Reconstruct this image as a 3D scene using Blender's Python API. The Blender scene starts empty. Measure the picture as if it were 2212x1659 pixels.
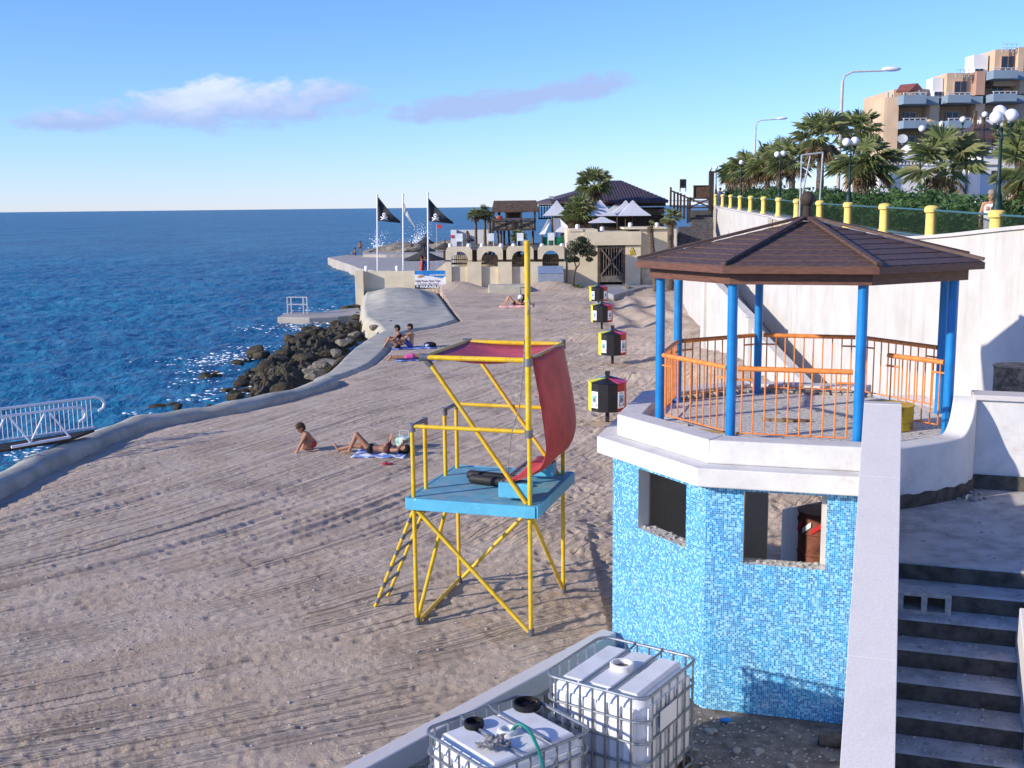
import bpy, bmesh, math, random
import numpy as np
from mathutils import Matrix, Vector
random.seed(7); RNG = np.random.RandomState(11)
R = math.radians
# ------------------------------------------------------------------ camera
FPX, CX, CY, HC = 2400.0, 1106.0, 829.5, 5.7
pitch = math.atan((CY-446.5)/FPX); roll = math.atan(-0.0108)
Fv = np.array([0, math.cos(pitch), -math.sin(pitch)]); U0 = np.array([0, math.sin(pitch), math.cos(pitch)]); R0 = np.array([1., 0, 0])
Rv = math.cos(roll)*R0+math.sin(roll)*U0; Uv = -math.sin(roll)*R0+math.cos(roll)*U0
CAM = np.array([0, 0, HC])
sc = bpy.context.scene
cd = bpy.data.cameras.new('camera'); cam = bpy.data.objects.new('camera', cd); sc.collection.objects.link(cam)
cd.sensor_width = 36; cd.lens = 36*FPX/2212; cd.clip_start = .1; cd.clip_end = 120000
M = Matrix.Identity(4)
for i in range(3): M[i][0] = Rv[i]; M[i][1] = Uv[i]; M[i][2] = -Fv[i]; M[i][3] = CAM[i]
cam.matrix_world = M; sc.camera = cam
# ------------------------------------------------------------------ sun and sky
SUN_EL, SUN_DIR = 20.5, 23.0            # light travels towards +x turned 24 deg to +y
Lx, Ly, Lz = math.cos(R(SUN_EL))*math.cos(R(SUN_DIR)), math.cos(R(SUN_EL))*math.sin(R(SUN_DIR)), -math.sin(R(SUN_EL))
sl = bpy.data.lights.new('sun', 'SUN'); sl.energy = 3.35; sl.angle = R(.9); sl.color = (1, .91, .78)
so = bpy.data.objects.new('sun', sl); sc.collection.objects.link(so)
so.rotation_euler = Vector((Lx, Ly, Lz)).to_track_quat('-Z', 'Y').to_euler(); so.location = (-60, -30, 40)
w = bpy.data.worlds.new('World'); sc.world = w; w.use_nodes = True
nt = w.node_tree; nt.nodes.clear()
def N(nt, t, **k):
    n = nt.nodes.new(t)
    for a, b in k.items():
        if hasattr(n, a): setattr(n, a, b)
    return n
def vm(nt, op, a, b=None):
    n = N(nt, 'ShaderNodeMath', operation=op)
    for i, q in enumerate((a, b)):
        if q is None: continue
        if isinstance(q, (int, float)): n.inputs[i].default_value = q
        else: nt.links.new(q, n.inputs[i])
    return n.outputs[0]
out = N(nt, 'ShaderNodeOutputWorld'); bg = N(nt, 'ShaderNodeBackground'); sky = N(nt, 'ShaderNodeTexSky', sky_type='NISHITA')
sky.sun_disc = False; sky.sun_elevation = R(SUN_EL); sky.sun_rotation = math.atan2(-Lx, -Ly); sky.altitude = 0
sky.air_density = 1.0; sky.dust_density = .0; sky.ozone_density = 6.0
bg.inputs['Strength'].default_value = .145
tint = N(nt, 'ShaderNodeMix', data_type='RGBA', blend_type='MULTIPLY'); tint.inputs[0].default_value = 1; tint.inputs[7].default_value = (.69, .73, 1.03, 1)
nt.links.new(sky.outputs[0], tint.inputs[6])
# two clouds, placed by direction
tc = N(nt, 'ShaderNodeTexCoord'); sep = N(nt, 'ShaderNodeSeparateXYZ'); nt.links.new(tc.outputs['Generated'], sep.inputs[0])
az = vm(nt, 'DIVIDE', sep.outputs[0], vm(nt, 'MAXIMUM', sep.outputs[1], .02)); el = vm(nt, 'DIVIDE', sep.outputs[2], vm(nt, 'MAXIMUM', sep.outputs[1], .02))
cmb = N(nt, 'ShaderNodeCombineXYZ'); nt.links.new(az, cmb.inputs[0]); nt.links.new(vm(nt, 'MULTIPLY', el, 2.2), cmb.inputs[1])
def noise(nt, vec, scale, det=6, rough=.6, dist=0):
    n = N(nt, 'ShaderNodeTexNoise'); n.inputs['Scale'].default_value = scale; n.inputs['Detail'].default_value = det
    n.inputs['Roughness'].default_value = rough; n.inputs['Distortion'].default_value = dist
    if vec is not None: nt.links.new(vec, n.inputs['Vector'])
    return n.outputs['Fac']
n1 = noise(nt, cmb.outputs[0], 16, 9, .62, .3); n2 = noise(nt, cmb.outputs[0], 55, 6, .6)
def ramp(nt, fac, *st):
    r = N(nt, 'ShaderNodeValToRGB'); e = r.color_ramp.elements
    while len(e) < len(st): e.new(.5)
    for q, (p, c) in zip(e, st):
        q.position = p; q.color = c if len(c) == 4 else (*c, 1)
    nt.links.new(fac, r.inputs[0]); return r.outputs[0]
def blob(x, y, sx, sy, slope=0.0, side=1.0):
    dx = vm(nt, 'DIVIDE', vm(nt, 'SUBTRACT', az, x), sx)
    dyr = vm(nt, 'SUBTRACT', vm(nt, 'SUBTRACT', el, y), vm(nt, 'MULTIPLY', vm(nt, 'SUBTRACT', az, x), slope))
    dy = vm(nt, 'DIVIDE', dyr, sy)
    return vm(nt, 'SUBTRACT', 1.0, vm(nt, 'ADD', vm(nt, 'MULTIPLY', dx, dx), vm(nt, 'MULTIPLY', dy, dy)))
bl = None
for a in ((-.275, .088, .085, .018), (-.25, .092, .045, .024), (-.205, .092, .045, .021), (-.38, .078, .06, .010), (-.165, .098, .04, .014, .05), (-.265, .085, .14, .013),
          (-.03, .088, .075, .012, .09), (.055, .101, .05, .012, .15), (.01, .093, .10, .009, .13)):
    q = blob(*a); bl = q if bl is None else vm(nt, 'MAXIMUM', bl, q)
cov = vm(nt, 'ADD', vm(nt, 'MULTIPLY', bl, .36), vm(nt, 'MULTIPLY', vm(nt, 'SUBTRACT', n1, .5), 1.5)); 
cov = vm(nt, 'ADD', cov, vm(nt, 'MULTIPLY', vm(nt, 'SUBTRACT', n2, .5), .5))
cm = ramp(nt, vm(nt, 'ADD', vm(nt, 'MULTIPLY', cov, 1.5), .32), (.2, (0, 0, 0)), (.66, (1, 1, 1)))
front = vm(nt, 'GREATER_THAN', sep.outputs[1], .1)
gate = ramp(nt, vm(nt, 'ADD', bl, .9), (.25, (0, 0, 0)), (.9, (1, 1, 1)))
cmask = vm(nt, 'MULTIPLY', vm(nt, 'MULTIPLY', cm, gate), front)
lit = vm(nt, 'ADD', vm(nt, 'MULTIPLY', vm(nt, 'SUBTRACT', el, .090), 16), vm(nt, 'MULTIPLY', vm(nt, 'SUBTRACT', n1, .45), 1.3))
lit = vm(nt, 'SUBTRACT', lit, vm(nt, 'MULTIPLY', vm(nt, 'MAXIMUM', vm(nt, 'ADD', az, .2), 0.0), 4.5))
ccol = ramp(nt, vm(nt, 'ADD', lit, .2), (.05, (1.72, 2.3, 3.75)), (.95, (3.8, 4.15, 4.9)))
mixc = N(nt, 'ShaderNodeMix', data_type='RGBA'); nt.links.new(vm(nt, 'MULTIPLY', cmask, .95), mixc.inputs[0]); nt.links.new(tint.outputs[2], mixc.inputs[6]); nt.links.new(ccol, mixc.inputs[7])
nt.links.new(mixc.outputs[2], bg.inputs[0]); nt.links.new(bg.outputs[0], out.inputs[0])
vs = sc.view_settings; vs.view_transform = 'Standard'; vs.look = 'None'; vs.gamma = 1; vs.use_curve_mapping = False; vs.exposure = .76
# ------------------------------------------------------------------ pixel helpers (a pixel of the photo gives a direction)
def ray(x, y): return Fv+(x-CX)/FPX*Rv-(y-CY)/FPX*Uv
def on_z(x, y, z=0.0): d = ray(x, y); return CAM+(z-HC)/d[2]*d
def on_y(x, y, Y): d = ray(x, y); return CAM+Y/d[1]*d
def on_pl(x, y, p, n):
    d = ray(x, y); n = np.array(n, float); return CAM+((np.array(p, float)-CAM)@n)/(d@n)*d
def Zc(x0, y0, f): return lambda x, y: ((x0+x/f)/1.041591, (y0+y/f)/1.041591)   # enlarged crop -> picture
z0 = Zc(0, 600, 2.011); z1 = Zc(700, 400, 3.687); z2 = Zc(1150, 360, 4.424); z3 = Zc(1550, 80, 2.9337); z6 = Zc(800, 900, 2.7646); z7 = Zc(1340, 900, 2.003)
z5 = Zc(800, 500, 3.318); zg = Zc(0, 860, 7.373); zh = Zc(1940, 80, 3.607); zt = Zc(900, 1400, 2.765); zs = Zc(1480, 380, 6.382); zp = Zc(1100, 450, 7.373)
# ------------------------------------------------------------------ numpy noise
def hsh(i, j, s):
    n = (i.astype(np.int64)*374761393+j.astype(np.int64)*668265263+s*1442695) & 0xffffffff
    n = ((n ^ (n >> 13))*1274126177) & 0xffffffff
    return ((n ^ (n >> 16)) & 0xffff)/65535.0
def vn(x, y, s=0):
    xi, yi = np.floor(x), np.floor(y); fx, fy = x-xi, y-yi; fx = fx*fx*(3-2*fx); fy = fy*fy*(3-2*fy)
    a, b, c, d = hsh(xi, yi, s), hsh(xi+1, yi, s), hsh(xi, yi+1, s), hsh(xi+1, yi+1, s)
    return (a+(b-a)*fx)*(1-fy)+(c+(d-c)*fx)*fy
def fbm(x, y, o=4, s=0):
    t = 0; a = .5
    for i in range(o): t = t+a*(vn(x, y, s+i)-.5); x = x*2.03+17.1; y = y*2.03+9.2; a *= .5
    return t
def wor(x, y, s=0):
    xi, yi = np.floor(x), np.floor(y); best = np.full(np.shape(x), 9.0); rid = np.zeros(np.shape(x))
    for a in (-1, 0, 1):
        for b in (-1, 0, 1):
            px = xi+a+hsh(xi+a, yi+b, s+3); py = yi+b+hsh(xi+a, yi+b, s+5); d = np.hypot(px-x, py-y)
            rid = np.where(d < best, hsh(xi+a, yi+b, s+8), rid); best = np.minimum(best, d)
    return best, rid
def sst(a, b, x): t = np.clip((x-a)/(b-a), 0, 1); return t*t*(3-2*t)
# ------------------------------------------------------------------ scene helpers
COL = sc.collection
class MB:
    def __init__(s): s.v = []; s.f = []; s.m = []; s.mi = 0
    def add(s, vs, fs):
        o = len(s.v); s.v += [tuple(map(float, p)) for p in vs]
        for f in fs: s.f.append([o+i for i in f]); s.m.append(s.mi)
        return s
    def box(s, c, d, rz=0.0, tilt=None):
        x, y, z = d[0]/2, d[1]/2, d[2]/2; m = Matrix.Rotation(rz, 3, 'Z')
        if tilt is not None: m = m @ tilt
        P = [Vector(c)+m @ Vector((a*x, b*y, e*z)) for e in (-1, 1) for a, b in ((-1, -1), (1, -1), (1, 1), (-1, 1))]
        return s.add(P, [(3, 2, 1, 0), (4, 5, 6, 7), (0, 1, 5, 4), (1, 2, 6, 5), (2, 3, 7, 6), (3, 0, 4, 7)])
    def beam(s, p, q, wd, h, up=(0, 0, 1)):
        p, q = Vector(p), Vector(q); d = (q-p).normalized(); u = Vector(up); sd = d.cross(u).normalized(); u = sd.cross(d)
        P = [b+sd*(a*wd/2)+u*(e*h/2) for b in (p, q) for a, e in ((-1, -1), (1, -1), (1, 1), (-1, 1))]
        return s.add(P, [(0, 1, 2, 3), (7, 6, 5, 4), (4, 5, 1, 0), (5, 6, 2, 1), (6, 7, 3, 2), (7, 4, 0, 3)])
    def tube(s, pts, r, n=8, closed=False):
        pts = [Vector(p) for p in pts]; k = len(pts); rr = r if isinstance(r, (list, tuple)) else [r]*k
        o = len(s.v); ref = None
        for i, p in enumerate(pts):
            if closed: d = pts[(i+1) % k]-pts[i-1]
            else: d = pts[min(i+1, k-1)]-pts[max(i-1, 0)]
            if d.length < 1e-9: d = Vector((0, 0, 1))
            d.normalize()
            if ref is None: ref = Vector((0, 0, 1)) if abs(d.z) < .9 else Vector((1, 0, 0))
            a = (ref-d*ref.dot(d)).normalized(); ref = a; b = d.cross(a)
            for j in range(n):
                t = 2*math.pi*j/n; s.v.append(tuple(p+(a*math.cos(t)+b*math.sin(t))*rr[i]))
        for i in range(k if closed else k-1):
            for j in range(n):
                i2 = (i+1) % k; s.f.append([o+i*n+j, o+i*n+(j+1) % n, o+i2*n+(j+1) % n, o+i2*n+j]); s.m.append(s.mi)
        if not closed:
            s.f.append([o+j for j in reversed(range(n))]); s.f.append([o+(k-1)*n+j for j in range(n)]); s.m += [s.mi, s.mi]
        return s
    def lathe(s, prof, c=(0, 0, 0), n=16, a0=0.0, flat=None):
        o = len(s.v); k = len(prof)
        for r, z in prof:
            for j in range(n): t = a0+2*math.pi*j/n; s.v.append((c[0]+r*math.cos(t), c[1]+r*math.sin(t), c[2]+z))
        for i in range(k-1):
            for j in range(n): s.f.append([o+i*n+j, o+i*n+(j+1) % n, o+(i+1)*n+(j+1) % n, o+(i+1)*n+j]); s.m.append(s.mi)
        s.f.append([o+j for j in reversed(range(n))]); s.f.append([o+(k-1)*n+j for j in range(n)]); s.m += [s.mi, s.mi]
        return s
    def prism(s, poly, z0, z1):
        n = len(poly); z0 = z0 if hasattr(z0, '__len__') else [z0]*n; z1 = z1 if hasattr(z1, '__len__') else [z1]*n
        P = [(p[0], p[1], z0[i]) for i, p in enumerate(poly)]+[(p[0], p[1], z1[i]) for i, p in enumerate(poly)]
        return s.add(P, [list(reversed(range(n))), list(range(n, 2*n))]+[(i, (i+1) % n, n+(i+1) % n, n+i) for i in range(n)])
    def vprism(s, poly, Y0, Y1, X0=0.0):          # outline in the x-z plane, extruded along y
        n = len(poly); P = [(p[0]+X0, Y0, p[1]) for p in poly]+[(p[0]+X0, Y1, p[1]) for p in poly]
        return s.add(P, [list(range(n)), list(reversed(range(n, 2*n)))]+[(n+i, n+(i+1) % n, (i+1) % n, i) for i in range(n)])
    def hull(s, rings):                            # rings of equal count -> loft with caps
        n = len(rings[0]); o = len(s.v)
        for r in rings: s.v += [tuple(map(float, p)) for p in r]
        for i in range(len(rings)-1):
            for j in range(n): s.f.append([o+i*n+j, o+i*n+(j+1) % n, o+(i+1)*n+(j+1) % n, o+(i+1)*n+j]); s.m.append(s.mi)
        s.f.append([o+j for j in reversed(range(n))]); s.f.append([o+(len(rings)-1)*n+j for j in range(n)]); s.m += [s.mi, s.mi]
        return s
    def ball(s, c, r, n=12, k=8, sq=(1, 1, 1)):
        pr = [(math.sin(math.pi*i/k), -math.cos(math.pi*i/k)) for i in range(k+1)]; pr[0] = (.02, -1); pr[-1] = (.02, 1)
        o = len(s.v); s.lathe([(a*r, b*r) for a, b in pr], (0, 0, 0), n)
        for i in range(o, len(s.v)): x, y, z = s.v[i]; s.v[i] = (c[0]+x*sq[0], c[1]+y*sq[1], c[2]+z*sq[2])
        return s
    def mesh(s, name, mats, smooth=False):
        me = bpy.data.meshes.new(name); me.from_pydata(s.v, [], s.f)
        ml = mats if isinstance(mats, (list, tuple)) else [mats]
        for m in ml: me.materials.append(m)
        if len(ml) > 1: me.polygons.foreach_set('material_index', s.m)
        if smooth is not False:
            me.polygons.foreach_set('use_smooth', [True]*len(me.polygons))
            if smooth is not True: me.set_sharp_from_angle(angle=R(smooth))
        me.update(); return me
    def build(s, name, mats, par=None, smooth=False, bevel=0.0, kind=None, loc=None):
        o = bpy.data.objects.new(name, None if False else s.mesh(name, mats, smooth)); COL.objects.link(o)
        if par is not None:
            base = wpos(par); o.parent = par
            if not par.get('local'): o.data.transform(Matrix.Translation(-base))
        if bevel:
            b = o.modifiers.new('bevel', 'BEVEL'); b.width = bevel; b.segments = 2; b.limit_method = 'ANGLE'; b.angle_limit = R(35)
        if kind: o['kind'] = kind
        return o
def wpos(o):
    p = Vector((0, 0, 0))
    while o is not None: p += o.location; o = o.parent
    return p
def tag(o, label, cat, group=None, kind=None):
    o['label'] = label; o['category'] = cat
    if group: o['group'] = group
    if kind: o['kind'] = kind
    return o
def thing(name, label, cat, loc=(0, 0, 0), group=None, rz=0.0, local=False):
    o = bpy.data.objects.new(name, None); o.empty_display_size = .2; COL.objects.link(o); o.location = loc; o.rotation_euler = (0, 0, rz)
    if local: o['local'] = 1
    return tag(o, label, cat, group)
def copy_tree(o, par=None):
    c = o.copy(); COL.objects.link(c); c.parent = par
    for ch in list(o.children): copy_tree(ch, c)
    return c
def dup(root, loc, rz=0.0, label=None, scale=None):
    c = copy_tree(root); c.location = loc; c.rotation_euler = (0, 0, rz)
    if label: c['label'] = label
    if scale: c.scale = (scale,)*3 if isinstance(scale, (int, float)) else scale
    return c
def struct(o): o['kind'] = 'structure'; return o
# ------------------------------------------------------------------ materials
def mat(name, col, rough=.7, var=.12, sc_=6.0, bump=0.0, bs=40.0, metal=0.0, spec=.3, col2=None, thr=(.4, .65), trans=0.0, det=6, stretch=(1, 1, 1), emit=None):
    m = bpy.data.materials.new(name); m.use_nodes = True; t = m.node_tree; b = t.nodes['Principled BSDF']
    b.inputs['Roughness'].default_value = rough; b.inputs['Metallic'].default_value = metal; b.inputs['Specular IOR Level'].default_value = spec
    tc = N(t, 'ShaderNodeTexCoord'); mp = N(t, 'ShaderNodeMapping'); mp.inputs['Scale'].default_value = stretch; t.links.new(tc.outputs['Object'], mp.inputs[0]); v = mp.outputs[0]
    if var or col2:
        f = noise(t, v, sc_, det, .62)
        c2 = col2 or tuple(c*(1-var*1.6) for c in col); c1 = col if col2 else tuple(min(1, c*(1+var*.6)) for c in col)
        t.links.new(ramp(t, f, (thr[0], c1), (thr[1], c2)), b.inputs['Base Color'])
    else: b.inputs['Base Color'].default_value = (*col, 1)
    if bump:
        bp = N(t, 'ShaderNodeBump'); bp.inputs['Strength'].default_value = 1; bp.inputs['Distance'].default_value = bump
        t.links.new(noise(t, v, bs, 5, .65), bp.inputs['Height']); t.links.new(bp.outputs[0], b.inputs['Normal'])
    if trans: b.inputs['Transmission Weight'].default_value = trans
    if emit: b.inputs['Emission Color'].default_value = (*emit, 1); b.inputs['Emission Strength'].default_value = 1
    return m
def mixin(m, col, scale, thr, amt=1.0, stretch=(1, 1, 1), det=8):      # lay a second stain over a material's colour
    t = m.node_tree; b = t.nodes['Principled BSDF']; src = b.inputs['Base Color'].links[0].from_socket
    tc = N(t, 'ShaderNodeTexCoord'); mp = N(t, 'ShaderNodeMapping'); mp.inputs['Scale'].default_value = stretch; t.links.new(tc.outputs['Object'], mp.inputs[0])
    f = ramp(t, noise(t, mp.outputs[0], scale, det, .65), (thr[0], (0, 0, 0)), (thr[1], (amt, amt, amt)))
    mx = N(t, 'ShaderNodeMix', data_type='RGBA'); t.links.new(f, mx.inputs[0]); t.links.new(src, mx.inputs[6]); mx.inputs[7].default_value = (*col, 1)
    t.links.new(mx.outputs[2], b.inputs['Base Color']); return m
MT = {}
def mk(name, *a, **k): MT[name] = mat(name, *a, **k); return MT[name]
mk('white_render', (.57, .545, .50), .85, .07, 1.2, .004, 30); mixin(MT['white_render'], (.38, .345, .30), 2.2, (.54, .80), .65, (1.6, 1.6, .22))
mk('kiosk_white', (.66, .64, .61), .8, .06, 3, .004, 35); mixin(MT['kiosk_white'], (.42, .39, .35), 5, (.54, .8), .6); mixin(MT['kiosk_white'], (.34, .31, .27), 3, (.62, .72), .45, (1, 1, .25))
mk('stone_cap', (.62, .58, .55), .75, .06, 60, .002, 160); mixin(MT['stone_cap'], (.5, .45, .42), 3, (.5, .8), .4)
mk('cream_wall', (.66, .57, .40), .85, .08, 1.0, .003, 25); mixin(MT['cream_wall'], (.45, .38, .27), 1.4, (.56, .85), .5, (1.5, 1.5, .3))
mk('limestone', (.50, .42, .30), .9, .2, 3, .02, 8)
mk('concrete', (.47, .435, .345), .9, .12, 1.2, .012, 14); mixin(MT['concrete'], (.26, .245, .175), 1.6, (.52, .72), .6)
mk('kerb', (.43, .41, .335), .9, .15, 1.5, .012, 16); mixin(MT['kerb'], (.27, .255, .2), 2.5, (.52, .75), .6)
mk('cement', (.50, .46, .41), .92, .2, 3.5, .012, 40); mixin(MT['cement'], (.60, .575, .54), 5, (.52, .72), .75)
mk('dark_cement', (.10, .088, .072), .9, .3, 8, .012, 40)
mk('block_grey', (.42, .41, .385), .95, .18, 18, .006, 90)
mk('gravel_floor', (.78, .75, .70), .95, .25, 22, .02, 60); mixin(MT['gravel_floor'], (.55, .5, .45), 4, (.5, .75), .5)
mk('yard', (.21, .175, .15), .95, .3, 5, .03, 30); mixin(MT['yard'], (.42, .40, .38), 6, (.55, .72), .6)
mk('rubble', (.46, .43, .39), .95, .25, 9, .01, 60)
mk('rock', (.055, .045, .026), .9, .4, 1.8, .06, 8, col2=(.12, .098, .06), thr=(.45, .75)); 
mk('pale_rock', (.27, .235, .175), .9, .3, 4, .03, 12); mixin(MT['pale_rock'], (.1, .085, .06), 5, (.5, .62), .9)
mk('blue_paint', (.008, .21, .54), .35, .12, 4, .001, 60, spec=.45)
mk('orange_paint', (.80, .26, .06), .45, .15, 12, spec=.4); mixin(MT['orange_paint'], (.45, .16, .06), 30, (.62, .72), .6)
mk('yellow_paint', (.74, .47, .012), .4, .12, 8, spec=.45); mixin(MT['yellow_paint'], (.30, .20, .07), 24, (.60, .67), .8); mixin(MT['yellow_paint'], (.62, .46, .10), 5, (.5, .6), .6)
mk('post_yellow', (.80, .58, .16), .75, .08, 5)
mk('clamp_grey', (.20, .21, .22), .5, .2, 12, metal=.5)
mk('deck_blue', (.13, .36, .47), .6, .12, 6); mixin(MT['deck_blue'], (.33, .37, .36), 4, (.5, .68), .75); mixin(MT['deck_blue'], (.10, .085, .07), 40, (.62, .68), .8)
mk('skirt_blue', (.10, .42, .60), .5, .08, 6); mixin(MT['skirt_blue'], (.6, .68, .7), 9, (.64, .68), .8)
mk('red_canvas', (.57, .075, .065), .65, .15, 3, .002, 200); mk('pink_canvas', (.53, .085, .12), .7, .15, 3, .002, 200)
mk('rubber', (.018, .018, .02), .6, .2, 20)
mk('wood_roof', (.115, .066, .046), .6, .3, 14, .003, 60, stretch=(1, 1, 8), spec=.4); mixin(MT['wood_roof'], (.19, .12, .09), 20, (.58, .7), .5)
mk('wood_fascia', (.15, .065, .04), .5, .2, 9, .002, 60, stretch=(1, 1, 6), spec=.4)
mk('wood_dark', (.06, .042, .032), .8, .3, 5, .004, 40, stretch=(1, 1, .3))
mk('wood_brown', (.13, .08, .05), .8, .3, 4, .004, 40)
mk('wood_grey', (.17, .145, .12), .85, .25, 5, .004, 40)
mk('plank_stair', (.11, .10, .10), .85, .3, 6, .004, 40)
mk('tank', (.74, .74, .74), .42, .05, 3, .002, 30, spec=.4); mixin(MT['tank'], (.45, .44, .42), 3.5, (.55, .8), .5)
mk('galv', (.30, .33, .36), .4, .15, 30, metal=.7, spec=.5)
mk('black_plastic', (.012, .012, .014), .45, .1, 5); mk('white_plastic', (.72, .72, .70), .4, .05, 5)
mk('green_hose', (.01, .18, .14), .4, .1, 8); mk('rag', (.30, .29, .27), .95, .3, 20, .01, 50)
mk('bin_yellow', (.80, .74, .03), .45, .06, 6); mk('bin_black', (.02, .018, .02), .45, .1, 6); mk('bin_red', (.42, .045, .03), .5, .08, 6); mk('bin_blue', (.02, .22, .58), .45, .08, 6); mk('bin_pink', (.55, .05, .13), .5, .08, 6)
mk('drum_yellow', (.62, .43, .03), .5, .15, 4); mixin(MT['drum_yellow'], (.14, .07, .03), 6, (.56, .64), .9)
mk('drum_rust', (.30, .25, .18), .7, .3, 6); mixin(MT['drum_rust'], (.09, .06, .04), 7, (.48, .6), .9)
mk('drum_brown', (.20, .07, .045), .6, .3, 5); mk('tape_red', (.6, .03, .03), .5, .05); mk('tape_white', (.8, .8, .8), .5, .05)
mk('white_metal', (.80, .80, .80), .4, .05, 5); mk('pipe_grey', (.42, .43, .44), .5, .15, 8)
mk('lamp_green', (.012, .035, .03), .5, .2, 8); mk('globe', (.82, .82, .82), .3, .03); mk('street_pole', (.55, .50, .42), .6, .1, 4)
mk('umbrella_white', (.78, .78, .80), .85, .05, 2); mk('thatch', (.062, .055, .048), .95, .35, 6, .02, 30); mk('thatch_brown', (.115, .075, .05), .95, .35, 5, .02, 30)
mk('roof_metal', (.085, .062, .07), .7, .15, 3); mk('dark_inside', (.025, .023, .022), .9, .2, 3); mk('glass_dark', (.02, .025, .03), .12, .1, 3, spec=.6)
mk('hotel_peach', (.58, .42, .28), .85, .06, .5); mk('hotel_pink', (.46, .27, .2), .85, .06, .5); mk('hotel_white', (.72, .71, .70), .8, .05, .5); mk('hotel_blue', (.22, .29, .35), .7, .05, .5)
mk('tile_red', (.35, .12, .08), .8, .2, 4)
mk('palm_leaf', (.19, .245, .08), .5, .35, 1.2, col2=(.33, .31, .15), thr=(.4, .66), spec=.35); mk('palm_dry', (.27, .19, .10), .85, .3, 2); mk('palm_trunk', (.13, .10, .075), .95, .35, 9, .03, 14)
mk('leaf_olive', (.075, .09, .05), .7, .3, 3); mk('bark', (.10, .075, .055), .95, .3, 10, .02, 20); mk('hedge', (.08, .15, .045), .7, .4, 2.5); mk('grass_tuft', (.05, .11, .02), .8, .3, 5)
mk('box_grey', (.26, .30, .36), .5, .06, 3); mk('box_lid', (.20, .27, .40), .45, .06, 3)
mk('flag_black', (.028, .031, .036), .8, .15, 3); mk('flag_white', (.7, .69, .66), .8, .08, 3); mk('flag_red', (.7, .05, .05), .8, .08, 3)
mk('skin', (.46, .245, .15), .55, .08, 6, spec=.35); mk('skin_tan', (.34, .165, .095), .5, .1, 6, spec=.4); mk('hair_dark', (.018, .012, .009), .6, .2, 30); mk('hair_grey', (.28, .24, .2), .8, .2, 30); mk('hair_brown', (.06, .035, .02), .65, .2, 30)
mk('cloth_dark', (.02, .016, .018), .8, .15); mk('cloth_pink', (.62, .10, .30), .8, .12, 9); mk('cloth_red', (.5, .05, .05), .8, .1); mk('cloth_white', (.75, .74, .72), .8, .05); mk('cloth_blue', (.05, .1, .3), .8, .1); mk('cloth_brown', (.08, .03, .03), .8, .1)
mk('towel_blue', (.12, .22, .58), .95, .1, 4, col2=(.62, .68, .8), thr=(.46, .52)); mk('towel_deep', (.03, .07, .35), .95, .15, 5, col2=(.35, .45, .75), thr=(.5, .58)); mk('towel_pink', (.72, .36, .30), .95, .12, 5, col2=(.75, .6, .6), thr=(.48, .6))
mk('bag_green', (.08, .28, .22), .6, .2, 8, col2=(.6, .7, .6), thr=(.45, .55)); mk('sandal_red', (.42, .03, .06), .6, .1)
mk('foam', (.85, .87, .88), .6, .03, 5); mk('pier', (.40, .36, .31), .85, .12, .8); mk('pier_side', (.3, .25, .17), .9, .3, 1.2)
mk('paper', (.80, .80, .80), .5, .03, 4); mk('ink_blue', (.10, .32, .50), .5, .3, 16, col2=(.45, .6, .7), thr=(.4, .6)); mk('ink_dark', (.03, .03, .035), .6, .05); mk('ink_red', (.6, .12, .06), .6, .1); mk('banner_blue', (.02, .22, .55), .6, .15, 3); mk('ink_orange', (.5, .26, .1), .6, .3, 9); mk('ink_brown', (.2, .1, .07), .6, .1)
mk('sign_yellow', (.85, .62, .02), .5, .05)
mk('asphalt', (.06, .06, .062), .9, .2, 2); mk('paving', (.34, .32, .29), .9, .12, 1.5, .004, 20); mk('path', (.30, .30, .31), .9, .15, 1.2, .01, 20); mk('hill', (.12, .10, .06), .95, .3, .4)
def translucent(m, f):
    t = m.node_tree; b = t.nodes['Principled BSDF']; tr = N(t, 'ShaderNodeBsdfTranslucent'); t.links.new(b.inputs['Base Color'].links[0].from_socket, tr.inputs[0])
    mx = N(t, 'ShaderNodeMixShader'); mx.inputs[0].default_value = f; t.links.new(b.outputs[0], mx.inputs[1]); t.links.new(tr.outputs[0], mx.inputs[2]); t.links.new(mx.outputs[0], t.nodes['Material Output'].inputs['Surface'])
for q_ in ('palm_leaf', 'hedge', 'leaf_olive', 'umbrella_white', 'flag_white'): translucent(MT[q_], .35)
mk('green_cloth', (.0, .16, .075), .7, .3, 4)
# ================================================================== ground, sea, shore
SEA = -.9
def crom(pts, k=6):
    pts = [np.array(p, float) for p in pts]; o = []
    for i in range(len(pts)-1):
        a, b, c, d = pts[max(i-1, 0)], pts[i], pts[i+1], pts[min(i+2, len(pts)-1)]
        for j in range(k):
            t = j/k; o.append(.5*(2*b+(c-a)*t+(2*a-5*b+4*c-d)*t*t+(3*b-a-3*c+d)*t**3))
    o.append(pts[-1]); return o
kerb_px = [(0, 905), (110, 852), (200, 822), (273, 789), (380, 745), (500, 705), (600, 675), (720, 655), (850, 632), (960, 618), (1060, 600), (1180, 575), (1300, 545), (1400, 516), (1440, 500)]
KO = [on_z(*z0(*p), .22)[:2] for p in kerb_px]
KO = [KO[0]+(KO[0]-KO[1])*s for s in (6, 3.5, 1.5)]+KO
KO = np.array(crom(KO, 5))
KN = np.gradient(KO, axis=0); KN = KN/np.hypot(KN[:, 0], KN[:, 1])[:, None]; KN = np.stack([KN[:, 1], -KN[:, 0]], 1)    # towards the sand
KI = KO+KN*.72
def kerb_x(y): return np.interp(y, KI[:, 1], KI[:, 0])
KSTOP = KI[-1, 1]
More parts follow.
